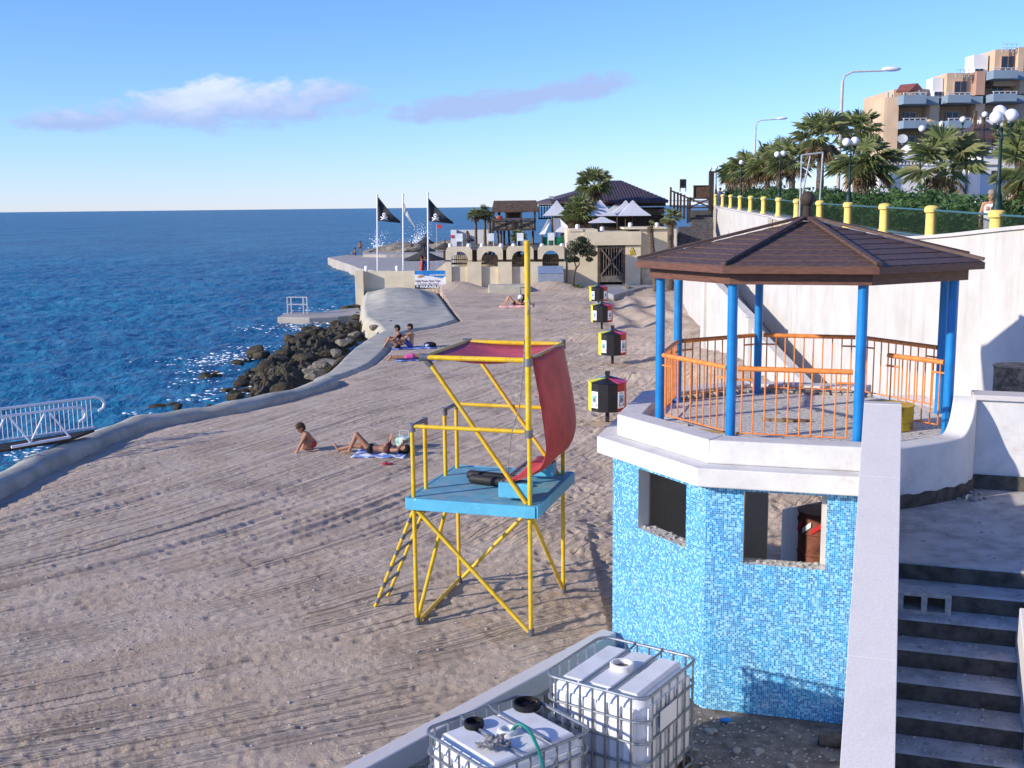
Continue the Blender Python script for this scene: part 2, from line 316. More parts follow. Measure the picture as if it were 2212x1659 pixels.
apron_px = [(1380, 545), (1400, 512), (1460, 484), (1500, 455), (1550, 405), (1600, 365), (1660, 325), (1720, 296), (1690, 262), (1640, 232), (1630, 190), (1640, 140), (1650, 106), (1850, 104), (1985, 118), (2035, 185), (2082, 243), (1990, 272), (1900, 287), (1830, 305), (1790, 345), (1745, 398), (1700, 440), (1660, 460), (1580, 490), (1480, 522)]
AP = np.array([on_z(*z0(*p), .12)[:2] for p in apron_px])
def inpoly(x, y, P):
    c = np.zeros(np.shape(x), bool); n = len(P)
    for i in range(n):
        x1, y1 = P[i]; x2, y2 = P[i-1]
        k = ((y1 > y) != (y2 > y)) & (x < (x2-x1)*(y-y1)/((y2-y1) if y2 != y1 else 1e-9)+x1); c ^= k
    return c
def pdist(x, y, P, closed=True):
    d = np.full(np.shape(x), 1e9); n = len(P)
    for i in range(n if closed else n-1):
        a, b = P[i], P[(i+1) % n]; e = b-a; t = np.clip(((x-a[0])*e[0]+(y-a[1])*e[1])/(e@e+1e-12), 0, 1)
        d = np.minimum(d, np.hypot(x-a[0]-t*e[0], y-a[1]-t*e[1]))
    return d
YW0, YW1 = np.array([-2.6, 8.85]), np.array([1.30, 13.70])             # the low yard wall
def yard_side(x, y): e = YW1-YW0; return ((x-YW0[0])*e[1]-(y-YW0[1])*e[0])/np.hypot(*e)   # >0 = yard
GB = np.array([(0, 0)])
mounds = [(-3.4, 73.0, 1.6, 1.0, .62), (2.5, 73.3, 2.0, 1.1, .55), (5.2, 70, 1.6, 1.2, .25), (6.9, 33, 1.5, 7, 1.0), (6.0, 26.5, 1.6, 3.0, .9), (4.6, 22.5, 1.5, 2.4, .35), (7.8, 46, 1.4, 6, .5),
          (3.6, 47, 2.2, .9, .3), (1.2, 62, 2.6, .8, .25), (.9, 55, 1.6, .6, .18), (5, 44, 1.5, .8, .25), (3.9, 36, 1.6, .7, .22), (1.9, 27.6, 1.4, .5, .15), (.2, 19.3, 1.3, .8, .16), (.9, 18.4, 1.1, .6, .14)]
def sand_h(x, y):
    x = np.asarray(x, float); y = np.asarray(y, float)
    h = .14*fbm(x*.22, y*.16, 3, 1)+.03*fbm(x*1.1, y*1.1, 3, 9)
    t = np.clip((24-y)/11, 0, 1.3); g = np.where(y > 24, .53*(y-24), -(.53*(24-y)+1.25*11*t**3/3)); u = x-g+.25*fbm(x*.35, y*.35, 2, 31)
    rough = sst(-2.2, 1.2, x-.03*(y-14))*sst(13.5, 17, y)             # churned sand towards the bins and wall
    rk = (1-.75*rough)*sst(.42, .56, vn(u*.42, y*.02, 40))*sst(.3, .55, vn(u*.9, y*.09, 45)+.15)
    near = sst(70, 40, y)
    h = h+(.05*(np.abs(vn(u*6, y*.10, 50)-.5)*2-.4)*rk+.03*(vn(u*9.5, y*.3, 51)-.5)*rk)*near
    for c, w_, a in ((-15.9, .10, .06), (-14.6, .09, .05), (-11.9, .10, .065), (-10.9, .09, .06), (-8.6, .12, .06), (-7.9, .08, .04), (-6.3, .12, .075), (-5.2, .11, .07), (-3.9, .10, .06), (-2.9, .12, .08), (-1.4, .1, .06), (.2, .12, .07), (1.3, .1, .06)):
        dd = (u-c+1.0+.12*np.sin(y*.7+c)); a = a*.5; h = h-a*np.exp(-(dd/w_)**2)*sst(.25, .5, vn(y*.35+c, x*.1, 66))*near+.5*a*np.exp(-((dd-2*w_)/w_)**2)*near
    tr = np.exp(-((u+2.4)/.16)**2)+np.exp(-((u+.9)/.16)**2)+np.exp(-((u-4.2)/.2)**2)+np.exp(-((u-2.6)/.2)**2)
    h = h+.025*np.sin(y*9+u*3)*tr*sst(-4, -2, x)*sst(15, 19, y)*sst(66, 50, y)
    # footprints
    wx, wy = x+.1*fbm(x*3, y*3, 2, 70), y+.1*fbm(x*3, y*3, 2, 73)
    d, r = wor(wx*3.3, wy*2.9, 80); dn = sst(.32, .6, vn(x*.3, y*.3, 85)+.22*rough)
    pit = -np.exp(-(d/.26)**2)*(r < .72)+.5*np.exp(-((d-.42)/.16)**2)*(r < .72)
    h = h+(.012+.026*rough)*pit*(.35+.65*dn)*(.5+r)
    d2, r2 = wor(wx*5.7, wy*5.2, 90); h = h+.013*(-np.exp(-(d2/.3)**2)+.35)*(r2 < .6)
    h = h+rough*(.10*fbm(x*1.6, y*1.3, 4, 95)+.03*fbm(x*6, y*5, 3, 97))+.012*fbm(x*9, y*9, 3, 99)
    for mx, my, sx, sy, a in mounds:
        q = np.exp(-((x-mx)/sx)**2-((y-my)/sy)**2); h = h+a*q*(1+.25*fbm(x*1.1, y*1.1, 3, 120))
    zn = sst(4.2, 5.2, x)*sst(9.8, 8.8, x)*sst(50, 53, y)*sst(69, 66, y)      # raked loops far up the beach
    h = h+zn*.10*(np.sin(x*3.9+.8*np.sin(y*.55))-.2)
    h = h+.25*sst(58, 76, y)+.06*sst(24, 40, y)
    # under the walls and out at sea
    e = kerb_x(y); out_ = (x < e-.1) & (y < KSTOP); h = np.where(out_, -1.6, h); h = np.where((x >= e-.1) & (y < KSTOP), h-.10*sst(1.0, .1, x-e), h)
    h = np.where((y >= KSTOP) & (inpoly(x, y, AP) | (x < np.interp(y, [KSTOP, 62, 67, 70, 76], [-6.2, -6.2, -6.6, -7.0, -7.4]))), -1.6, h)
    ysd = yard_side(x, y); h = np.where((ysd > .12) & (y < 13.8), -.5, h)
    h = np.where((np.hypot(x-3.74, y-14.16) < 2.2), -.5, h)
    h = np.where(x > 1.3, h-.12*sst(20, 15, y), h)
    return h
def rake_u(x, y):
    t = np.clip((24-y)/11, 0, 1.3); g = np.where(y > 24, .53*(y-24), -(.53*(24-y)+1.25*11*t**3/3)); return x-g+.25*fbm(x*.35, y*.35, 2, 31)
def hz(x, y): return float(sand_h(np.array([x]), np.array([y]))[0])
def grid_obj(name, X, Y, Zv, m, keep=None, smooth=True):
    nr, nc = X.shape; co = np.stack([X, Y, Zv], -1).reshape(-1, 3); i = np.arange(nr*nc).reshape(nr, nc)
    q = np.stack([i[:-1, :-1], i[:-1, 1:], i[1:, 1:], i[1:, :-1]], -1).reshape(-1, 4)
    if keep is not None: q = q[keep.reshape(-1)[q].any(1)]
    us = np.unique(q); mp = np.full(nr*nc, -1); mp[us] = np.arange(len(us)); q = mp[q]; co = co[us]
    me = bpy.data.meshes.new(name); me.vertices.add(len(co)); me.vertices.foreach_set('co', co.ravel()); nf = len(q)
    me.loops.add(nf*4); me.loops.foreach_set('vertex_index', q.ravel()); me.polygons.add(nf); me.polygons.foreach_set('loop_start', np.arange(nf)*4)
    me.polygons.foreach_set('use_smooth', np.full(nf, smooth)); me.update(calc_edges=True); me.validate(); me.materials.append(m)
    o = bpy.data.objects.new(name, me); COL.objects.link(o); return o
# sand
ms = mat('sand', (.60, .48, .37), .95, .12, 1.1, spec=.15, col2=(.54, .42, .305), thr=(.42, .62)); t = ms.node_tree; b = t.nodes['Principled BSDF']
tcn = N(t, 'ShaderNodeTexCoord'); bp = N(t, 'ShaderNodeBump'); bp.inputs['Strength'].default_value = 1; bp.inputs['Distance'].default_value = .028
na = noise(t, tcn.outputs['Object'], 21, 6, .7); nb = noise(t, tcn.outputs['Object'], 70, 4, .7)
t.links.new(vm(t, 'ADD', vm(t, 'MULTIPLY', na, 1.3), vm(t, 'MULTIPLY', nb, .6)), bp.inputs['Height']); t.links.new(bp.outputs[0], b.inputs['Normal'])
mixin(ms, (.25, .195, .165), 45, (.60, .72), .55, det=3); mixin(ms, (.52, .48, .43), 90, (.70, .76), .6, det=2); mixin(ms, (.33, .245, .185), .5, (.52, .66), .6)
yy = np.exp(np.linspace(math.log(7.0), math.log(84), 1050)); tt = np.linspace(-.62, .36, 640)
Yg, Tg = np.meshgrid(yy, tt, indexing='ij'); Xg = Tg*Yg
Zg = sand_h(Xg, Yg)
keep = (Zg > -1.4) & (Xg < 13)
so_ = struct(grid_obj('sand', Xg, Yg, Zg, ms, keep)); co_ = np.empty(len(so_.data.vertices)*3); so_.data.vertices.foreach_get('co', co_); co_ = co_.reshape(-1, 3)
at_ = so_.data.attributes.new('rake', 'FLOAT', 'POINT'); at_.data.foreach_set('value', rake_u(co_[:, 0], co_[:, 1]).astype(np.float32))
t = ms.node_tree; b = t.nodes['Principled BSDF']; an = N(t, 'ShaderNodeAttribute', attribute_name='rake'); sx = N(t, 'ShaderNodeSeparateXYZ'); tcn = N(t, 'ShaderNodeTexCoord'); t.links.new(tcn.outputs['Object'], sx.inputs[0])
def furrow(ku, ky, wd, off):
    cb = N(t, 'ShaderNodeCombineXYZ'); t.links.new(vm(t, 'MULTIPLY', an.outputs['Fac'], ku), cb.inputs[0]); t.links.new(vm(t, 'MULTIPLY', sx.outputs[1], ky), cb.inputs[1]); cb.inputs[2].default_value = off
    n = noise(t, cb.outputs[0], 1.0, 1, .3); d_ = vm(t, 'ABSOLUTE', vm(t, 'SUBTRACT', n, .5)); return vm(t, 'SUBTRACT', 1.0, vm(t, 'MINIMUM', vm(t, 'DIVIDE', d_, wd), 1.0))
msk = ramp(t, noise(t, tcn.outputs['Object'], .33, 3, .6), (.42, (0, 0, 0)), (.56, (1, 1, 1)))
fw_ = vm(t, 'MULTIPLY', vm(t, 'MAXIMUM', furrow(3.0, .05, .05, 1.3), furrow(4.3, .04, .05, 7.7)), msk)
grain = vm(t, 'MULTIPLY', vm(t, 'GREATER_THAN', noise(t, tcn.outputs['Object'], 9, 3, .6), .60), .35)
b2_ = N(t, 'ShaderNodeBump'); b2_.inputs['Strength'].default_value = 1; b2_.inputs['Distance'].default_value = .03; t.links.new(vm(t, 'SUBTRACT', 1.0, vm(t, 'ADD', fw_, grain)), b2_.inputs['Height']); t.links.new(b.inputs['Normal'].links[0].from_socket, b2_.inputs['Normal']); t.links.new(b2_.outputs[0], b.inputs['Normal'])
pb_ = MB()
for _ in range(900):
    y_ = random.uniform(9.5, 26); x_ = random.uniform(-.5, .14)*y_
    if yard_side(x_, y_) > -.1 and y_ < 14: continue
    r_ = random.uniform(.006, .02); pb_.ball((x_, y_, hz(x_, y_)+r_*.3), r_, 5, 4, (1.3, 1, .7))
tag(pb_.build('pebbles', MT['rubble'], kind='stuff'), 'tiny pale pebbles and shell bits scattered over the sand', 'pebbles')
# sea: one sheet to the horizon
mw = bpy.data.materials.new('sea_water'); mw.use_nodes = True; t = mw.node_tree; b = t.nodes['Principled BSDF']
b.inputs['Roughness'].default_value = .5; b.inputs['Specular IOR Level'].default_value = 0
tcn = N(t, 'ShaderNodeTexCoord'); mp = N(t, 'ShaderNodeMapping'); mp.inputs['Scale'].default_value = (1, .6, 1); mp.inputs['Rotation'].default_value = (0, 0, .35); t.links.new(tcn.outputs['Object'], mp.inputs[0])
c1 = noise(t, mp.outputs[0], .05, 4, .6); t.links.new(ramp(t, c1, (.35, (.013, .12, .225)), (.65, (.019, .175, .285))), b.inputs['Base Color'])
bp = N(t, 'ShaderNodeBump'); bp.inputs['Strength'].default_value = 1; bp.inputs['Distance'].default_value = .6
hgt = vm(t, 'ADD', vm(t, 'MULTIPLY', noise(t, mp.outputs[0], .85, 5, .62, .4), 1.0), vm(t, 'MULTIPLY', noise(t, mp.outputs[0], .16, 3, .5), 2.2))
t.links.new(hgt, bp.inputs['Height']); t.links.new(bp.outputs[0], b.inputs['Normal'])
gl = N(t, 'ShaderNodeBsdfGlossy'); gl.inputs['Roughness'].default_value = .14; t.links.new(bp.outputs[0], gl.inputs['Normal']); fr = N(t, 'ShaderNodeFresnel'); fr.inputs['IOR'].default_value = 1.33; t.links.new(bp.outputs[0], fr.inputs['Normal'])
ms_ = N(t, 'ShaderNodeMixShader'); t.links.new(vm(t, 'MINIMUM', fr.outputs[0], .30), ms_.inputs[0]); t.links.new(b.outputs[0], ms_.inputs[1]); t.links.new(gl.outputs[0], ms_.inputs[2]); t.links.new(ms_.outputs[0], t.nodes['Material Output'].inputs['Surface'])
ys = np.concatenate([np.exp(np.linspace(math.log(14), math.log(260), 420)), np.exp(np.linspace(math.log(265), math.log(60000), 40))]); ts = np.concatenate([np.linspace(-6, -.62, 30), np.linspace(-.60, .16, 400), np.linspace(.2, 6, 30)])
Yg, Tg = np.meshgrid(ys, ts, indexing='ij'); Xg = Tg*Yg; X2 = Xg*.94+Yg*.34; Y2 = -Xg*.34+Yg*.94
amp = sst(240, 90, Yg); Zg = SEA+amp*(.42*fbm(X2*.22, Y2*.33, 3, 200)+.26*(.5-np.abs(fbm(X2*.7, Y2*1.0, 3, 210))*2.2)+.13*fbm(X2*2.1, Y2*2.6, 2, 220))-.08
struct(grid_obj('sea', Xg, Yg, Zg, mw))
# kerb between sand and sea
m_ = MB(); rings = []; n = len(KO)
for i in range(n):
    jit = .03*math.sin(i*.31)+.02*math.sin(i*.73); a, c = KO[i], KI[i]; mid = (a+c)/2
    w_ = 1.0; c = a+(c-a)*w_; o2 = a-KN[i]*.12
    rings.append([(*o2, -1.6), (*(a+KN[i]*.02), .10+jit*.6), (*(a+KN[i]*.10), .19+jit), (*mid, .24+jit*.8), (*(c-KN[i]*.07), .17+jit*.5), (*c, .07), (*(c+KN[i]*.03), -.5)])
m_.hull(rings); struct(m_.build('kerb', MT['kerb'], smooth=60))
# concrete apron with its hump beside the yellow wall
gx, gy = np.meshgrid(np.linspace(AP[:, 0].min()-.3, AP[:, 0].max()+.3, 120), np.linspace(AP[:, 1].min()-.3, AP[:, 1].max()+.3, 170))
ins = inpoly(gx, gy, AP); dd = pdist(gx, gy, AP)
hump = .55*np.exp(-((gx+7.4)/2.0)**2-((gy-69)/6.0)**2)+.2*np.exp(-((gx+5.3)/1.5)**2-((gy-66)/5.0)**2)
zz = np.where(ins, -.05+.24*sst(0, .25, dd)+hump*sst(0, 1.5, dd)+.10*fbm(gx*.7, gy*.5, 4, 300), -.75)
struct(grid_obj('concrete_apron', gx, gy, zz, MT['concrete'], ins))
# rock shelf and boulders
rock_px = [(690, 640), (760, 610), (880, 605), (1020, 585), (1050, 540), (1020, 480), (1060, 440), (1120, 400), (1190, 350), (1250, 330), (1300, 300), (1420, 270), (1500, 240), (1600, 225), (1700, 240), (1760, 270), (1700, 310), (1640, 350), (1580, 400), (1530, 450), (1460, 500), (1380, 530), (1280, 560), (1150, 590), (1000, 620), (850, 645)]
RP = np.array([on_z(*z0(*p), -.55)[:2] for p in rock_px]); RP[18:] += np.array([.35, -.2])
gx, gy = np.meshgrid(np.linspace(RP[:, 0].min()-1, RP[:, 0].max()+1, 260), np.linspace(RP[:, 1].min()-1, RP[:, 1].max()+1, 380))
dd = pdist(gx, gy, RP); ins = inpoly(gx, gy, RP); sd = np.where(ins, dd, -dd)
land = np.clip((gx-(-13))/8, 0, 1)
rz = SEA-.42+.70*sst(-.2, 1.9, sd+1.1*fbm(gx*.6, gy*.5, 3, 320))+.25*land*sst(0, 2, sd)
w1, r1 = wor(gx*1.3, gy*.9, 330); w2, r2 = wor(gx*3.1, gy*2.4, 340)
rz = rz+sst(-.3, .9, sd)*(.30*(.55-w1)*(.5+r1)+.22*(.5-w2)*(.4+r2)+.55*fbm(gx*.8, gy*.55, 5, 350)+.3*(.2-np.abs(fbm(gx*2.1, gy*1.7, 4, 355))*2.4))
shelf = struct(grid_obj('rock_shelf', gx, gy, rz, MT['rock'], sd > -.9, smooth=False))
def boulder_mesh(seed, m):
    r = random.Random(seed); bm = bmesh.new(); bmesh.ops.create_icosphere(bm, subdivisions=3, radius=1)
    dirs = [Vector((r.gauss(0, 1), r.gauss(0, 1), r.gauss(0, 1))).normalized() for _ in range(9)]; cut = [r.uniform(.55, .9) for _ in dirs]
    for v in bm.verts:
        n = v.co.normalized(); k = 1.0
        for d, c in zip(dirs, cut):
            q = n.dot(d)
            if q > .05: k = min(k, c/q)
        f = .10*float(fbm(np.array([n.x*3+seed+n.z]), np.array([n.y*3+n.z*2]), 3, 5)[0])
        v.co = n*(k+f*1.6)
        v.co.z *= .7
    me = bpy.data.meshes.new('boulder'); bm.to_mesh(me); bm.free(); me.materials.append(m); return me
BM = [boulder_mesh(i, MT['rock']) for i in range(5)]+[boulder_mesh(9+i, MT['pale_rock']) for i in range(3)]
def stone(name, me, loc, s, label, cat, group, rz_=None):
    o = bpy.data.objects.new(name, me); COL.objects.link(o); o.location = loc; o.scale = s; o.rotation_euler = (random.uniform(-.3, .3), random.uniform(-.3, .3), random.uniform(0, 6.28) if rz_ is None else rz_)
    return tag(o, label, cat, group)
c0 = RP.mean(0); cnt = 0
while cnt < 44:
    x, y = RNG.uniform(RP[:, 0].min(), RP[:, 0].max()), RNG.uniform(RP[:, 1].min(), RP[:, 1].max())
    if not inpoly(np.array([x]), np.array([y]), RP)[0]: continue
    s_ = random.uniform(.18, .48); stone('boulder', BM[random.randrange(5)], (x, y, SEA+.28+.25*max(0, (x+13)/8)), (s_*1.2, s_, s_*.9), 'dark brown weathered boulder heaped on the rocky shore', 'rock', 'dark boulders on the rock shelf'); cnt += 1
for px in ((940, 486), (975, 480), (720, 628), (780, 620), (1090, 560), (1040, 545), (1110, 415)):
    p = on_z(*z0(*px), SEA+.1); stone('boulder', BM[random.randrange(5)], (p[0], p[1], SEA-.08), (.45, .36, .34), 'dark low boulder standing alone in the foaming shallows', 'rock', 'boulders awash off the rock shelf')
for px in ((1400, 480), (1420, 470), (1450, 450), (1480, 440), (1500, 445), (1440, 485), (1520, 395), (1550, 350), (1580, 340), (1690, 280), (1760, 262), (1600, 312), (1720, 262), (1415, 505)):
    p = on_z(*z0(*px), .0); stone('boulder', BM[5+random.randrange(3)], (p[0], p[1], .05), (.30*random.uniform(.6, 1.4), .28, .22), 'pale pitted limestone boulder along the edge of the concrete strip', 'rock', 'pale boulders beside the concrete strip')
# foam where waves meet the rocks
mf = MB()
def foam_patch(px, nb, sx, sy, z=SEA+.12):
    c = on_z(*z0(*px), z)
    for _ in range(int(nb*.9)):
        x, y = c[0]+random.gauss(0, sx), c[1]+random.gauss(0, sy); r = random.uniform(.02, .06)+.05*random.random()**5
        mf.ball((x, y, z+random.uniform(-.03, .10)), r, 6, 4, (random.uniform(.8, 2.2), random.uniform(.6, 1.4), random.uniform(.15, .4)))
for a in ((1000, 425, 70, 1.2, .9), (1050, 405, 60, .8, .8), (950, 440, 40, 1.0, .8), (1150, 372, 30, .7, .7), (890, 480, 30, .8, .4), (870, 520, 20, .8, .4), (1020, 565, 26, .7, .4), (900, 600, 26, .6, .3), (1150, 575, 16, .4, .2), (1420, 262, 40, .5, .7), (1300, 275, 45, 1.2, .8), (1220, 285, 16, 1.0, .8), (1500, 222, 20, .6, .8), (640, 680, 14, .5, .3), (1520, 195, 40, 2.0, 1.0), (100, 850, 20, .3, .3), (1360, 285, 30, .8, .8), (60, 1560-740, 10, .3, .3)):
    foam_patch(a[:2], a[2], a[3], a[4])
mf.build('sea_foam', MT['foam'], smooth=True, kind='stuff'); tag(bpy.data.objects['sea_foam'], 'white foam of small waves breaking along the dark rocks', 'foam')
# low concrete sheets at the top of the beach
m_ = MB(); pp = [on_z(*z2(*p), .42) for p in ((800, 1215), (870, 1190), (1290, 1190), (1620, 1185), (1700, 1250), (1330, 1262), (1180, 1300), (1020, 1345), (880, 1290))]
m_.prism([p[:2] for p in pp], .1, .42); struct(m_.build('path', MT['path'], bevel=.03))
# ================================================================== kiosk, gazebo, stairs
GC = np.array([3.74, 14.16]); A0 = 231.0
def ov(r, deg): return np.array([GC[0]+r*math.cos(R(deg)), GC[1]+r*math.sin(R(deg))])
SA = np.array([.321, .947]); SW = np.array([.947, -.321])
def sp(w_, s, z): p = SA*s+SW*w_; return (p[0], p[1], z)
YZ = -.12
# mosaic material: small square tiles picked at random from a few blues
mm = bpy.data.materials.new('mosaic'); mm.use_nodes = True; t = mm.node_tree; b = t.nodes['Principled BSDF']; b.inputs['Roughness'].default_value = .22; b.inputs['Specular IOR Level'].default_value = .5
tcn = N(t, 'ShaderNodeTexCoord'); sx = N(t, 'ShaderNodeSeparateXYZ'); t.links.new(tcn.outputs['Object'], sx.inputs[0])
u = vm(t, 'DIVIDE', sx.outputs[0], .0235); v = vm(t, 'DIVIDE', sx.outputs[2], .0235)
cb = N(t, 'ShaderNodeCombineXYZ'); t.links.new(vm(t, 'FLOOR', u), cb.inputs[0]); t.links.new(vm(t, 'FLOOR', v), cb.inputs[1])
wn = N(t, 'ShaderNodeTexWhiteNoise', noise_dimensions='2D'); t.links.new(cb.outputs[0], wn.inputs['Vector'])
tile = ramp(t, wn.outputs[0], (0, (.010, .18, .44)), (.25, (.022, .28, .56)), (.5, (.05, .37, .63)), (.68, (.13, .48, .70)), (.84, (.27, .60, .76))); t.nodes[-1]
for n_ in t.nodes:
    if n_.type == 'VALTORGB': n_.color_ramp.interpolation = 'CONSTANT'
fu = vm(t, 'FRACT', u); fv = vm(t, 'FRACT', v)
g1 = vm(t, 'MINIMUM', vm(t, 'MINIMUM', fu, vm(t, 'SUBTRACT', 1, fu)), vm(t, 'MINIMUM', fv, vm(t, 'SUBTRACT', 1, fv)))
gm = vm(t, 'LESS_THAN', g1, .05)
mx = N(t, 'ShaderNodeMix', data_type='RGBA'); t.links.new(gm, mx.inputs[0]); t.links.new(tile, mx.inputs[6]); mx.inputs[7].default_value = (.48, .60, .65, 1)
mx2 = N(t, 'ShaderNodeMix', data_type='RGBA'); t.links.new(ramp(t, noise(t, tcn.outputs['Object'], 2.3, 7, .65), (.58, (0, 0, 0)), (.8, (.4, .4, .4))), mx2.inputs[0]); t.links.new(mx.outputs[2], mx2.inputs[6]); mx2.inputs[7].default_value = (.5, .55, .55, 1)
sn = N(t, 'ShaderNodeSeparateXYZ'); t.links.new(tcn.outputs['Normal'], sn.inputs[0]); mx3 = N(t, 'ShaderNodeMix', data_type='RGBA'); t.links.new(vm(t, 'LESS_THAN', vm(t, 'ABSOLUTE', sn.outputs[1]), .5), mx3.inputs[0]); t.links.new(mx2.outputs[2], mx3.inputs[6]); mx3.inputs[7].default_value = (.62, .6, .56, 1)
t.links.new(mx3.outputs[2], b.inputs['Base Color'])
bp = N(t, 'ShaderNodeBump'); bp.inputs['Distance'].default_value = .002; t.links.new(vm(t, 'MINIMUM', g1, .1), bp.inputs['Height']); t.links.new(bp.outputs[0], b.inputs['Normal'])
kiosk = thing('kiosk', 'eight-sided beach kiosk clad in blue mosaic with white ledge under the gazebo', 'kiosk', (*GC, YZ))
WR = 2.47; ZT = 2.60-YZ
def panel(name, d0, d1, m, hole=None, th=.16, y0=0.0, top=ZT, z0_=0.0, r=WR):
    a, c = ov(r, d0), ov(r, d1); d = c-a; L = np.hypot(*d); mb = MB()
    X = lambda x0, x1, q0, q1: mb.box(((x0+x1)/2, y0+th/2, (q0+q1)/2), (x1-x0, th, q1-q0))
    if hole is None: X(0, L, z0_, top)
    else:
        h0, h1, q0, q1 = hole
        X(0, h0, z0_, top); X(h1, L, z0_, top)
        if q0 > z0_: X(h0, h1, z0_, q0)
        if q1 < top: X(h0, h1, q1, top)
    o = bpy.data.objects.new(name, mb.mesh(name, m)); COL.objects.link(o); o.parent = kiosk
    o.location = (a[0]-GC[0], a[1]-GC[1], 0); o.rotation_euler = (0, 0, math.atan2(d[1], d[0])); return a, d/L, L
def hole_of(d0, d1, px):
    a, c = ov(WR, d0), ov(WR, d1); d = (c-a)/np.hypot(*(c-a)); n = (d[1], -d[0], 0); P = [on_pl(*p, (*a, 0), n) for p in px]
    xs = [((p[:2]-a)@d) for p in P]; zs = [p[2]-YZ for p in P]; return (xs[0]+xs[1])/2, (xs[2]+xs[3])/2, (zs[1]+zs[2])/2, min(ZT, (zs[0]+zs[3])/2)
hA = hole_of(A0-45, A0, [z7(195, 310), z7(190, 580), z7(405, 662), z7(410, 380)])
hB = hole_of(A0, A0+45, [z7(668, 410), z7(664, 738), z7(1035, 765), z7(1045, 435)])
panel('wall', A0-45, A0, mm, hA); panel('wall', A0, A0+45, mm, hB)
for i_, (d0, d1, h) in enumerate(((A0-90, A0-45, (.5, 1.45, .9, 2.2)), (A0-135, A0-90, None), (A0-180, A0-135, (.12, 1.45, 0, 2.35)), (A0+90, A0+135, (.3, 1.6, .2, 2.3)), (A0+45, A0+90, None))):  # unseen openings in the left and right side walls are added to let light in
    panel('wall', d0, d1, MT['white_render'], h, r=2.15 if d0 > A0 else WR)
for (d0, d1, h) in ((A0-45, A0, hA), (A0, A0+45, hB)):
    a, d, L = panel('inner_wall', d0, d1, MT['white_render'], (h[0]-.06, h[1]-.06, h[2], h[3]), .06, .163, r=WR)
    mb = MB(); dn = np.array([-d[1], d[0]])                       # broken mortar sill
    for _ in range(46):
        q = a+d*random.uniform(h[0]+.01, h[1]-.01)+dn*random.uniform(.0, .2); s_ = random.uniform(.008, .026)
        mb.ball((*q, h[2]+YZ+random.uniform(-.004, .012)), s_, 5, 4, (1.3, 1, .7))
    mb.build('sill_rubble', MT['rubble'], kiosk, kind='stuff')
mb = MB(); mb.prism([ov(2.3, A0+45*k) for k in range(8)], YZ-.3, YZ+.02); mb.build('floor', MT['cement'], kiosk)
mb = MB(); mb.prism([ov(2.68, A0-45), ov(2.68, A0), ov(2.68, A0+45), sp(.1, 12.55, 0)[:2], ov(2.2, A0+90), ov(2.2, A0+135), ov(2.68, A0+180), ov(2.68, A0+225), ov(2.68, A0+270)], 2.585, 2.80); mb.build('slab', MT['kiosk_white'], kiosk, bevel=.015)
mb = MB(); mb.prism([ov(2.10, A0+45*k) for k in range(8)], 2.803, 2.965); mb.build('deck', MT['gravel_floor'], kiosk)
for k in (-4, -3, -2, -1, 0):
    d0, d1 = A0+45*k, A0+45*k+45; mb = MB(); mb.prism([ov(2.42, d0), ov(2.42, d1), ov(2.085, d1), ov(2.085, d0)], 2.802, 3.075); mb.build('parapet', MT['kiosk_white'], kiosk, bevel=.018)
# rough edge of screed along the back parapet
mb = MB()
for _ in range(260):
    a = random.uniform(A0-185, A0-85); r = 2.02+random.uniform(-.06, .05); s_ = random.uniform(.02, .06); p = ov(r*(1 if True else 1), a); f = math.cos(R(22.5))/math.cos(R(((a-A0) % 45)-22.5)); p = GC+(p-GC)*f
    mb.ball((*p, 2.97+random.uniform(0, .05)), s_, 5, 4, (1.2, 1, .8))
o = mb.build('rubble', MT['rubble'], None, kind='stuff'); tag(o, 'line of crumbled mortar along the back edge of the gazebo floor', 'rubble')
# gazebo
gaz = thing('gazebo', 'octagonal gazebo with brown plank roof, blue posts and orange railings on the kiosk roof', 'gazebo', (*GC, 2.965))
PR = 1.86; ZF, ZE = 2.965, 4.90
post_px = {0: (1576, 946), 1: (1853, 960)}
for k in range(8):
    p = ov(PR, A0-1+45*k); mb = MB(); mb.tube([(*p, ZF-.02), (*p, ZE)], .058, 14); mb.build('post', MT['blue_paint'], gaz, 40)
def rail(k, open_=False, f0=0.0):
    a, c = ov(PR, A0-1+45*k), ov(PR, A0-1+45*(k+1)); d = (c-a)/np.hypot(*(c-a)); L = np.hypot(*(c-a))
    if open_:                                                      # gate leaf swung inwards
        e = GC-a; e = e/np.hypot(*e); d = d*.35+e*.94; d /= np.hypot(*d); L = .95
    a2, c2 = a+d*.075, a+d*(L-.075); root = MB(); zt_, zb_ = ZF+.86, ZF+.10
    top = MB().tube([(*a2, zt_), (*c2, zt_)], .03, 10).build('rail', MT['orange_paint'], gaz, 40)
    MB().tube([(*(a2+d*.05), zb_), (*(c2-d*.05), zb_)], .009, 6).build('bottom_bar', MT['orange_paint'], gaz, 40)
    n = 10 if not open_ else 7
    for i in range(n):
        q = a2+d*(.05+(L-.25)*i/(n-1)); MB().tube([(*q, zb_), (*q, zt_)], .0095, 6).build('baluster', MT['orange_paint'], gaz, 40)
    for q0, q1 in ((a2-d*.03, a2+d*.17), (c2+d*.03, c2-d*.17)): MB().tube([(*q0, zt_-.13), (*q1, zt_-.13)], .012, 6).build('bracket', MT['orange_paint'], gaz, 40)
for k in (-1, 0, 3, 4, 5, 6): rail(k-0 if k != 6 else -2)
rail(2, True)
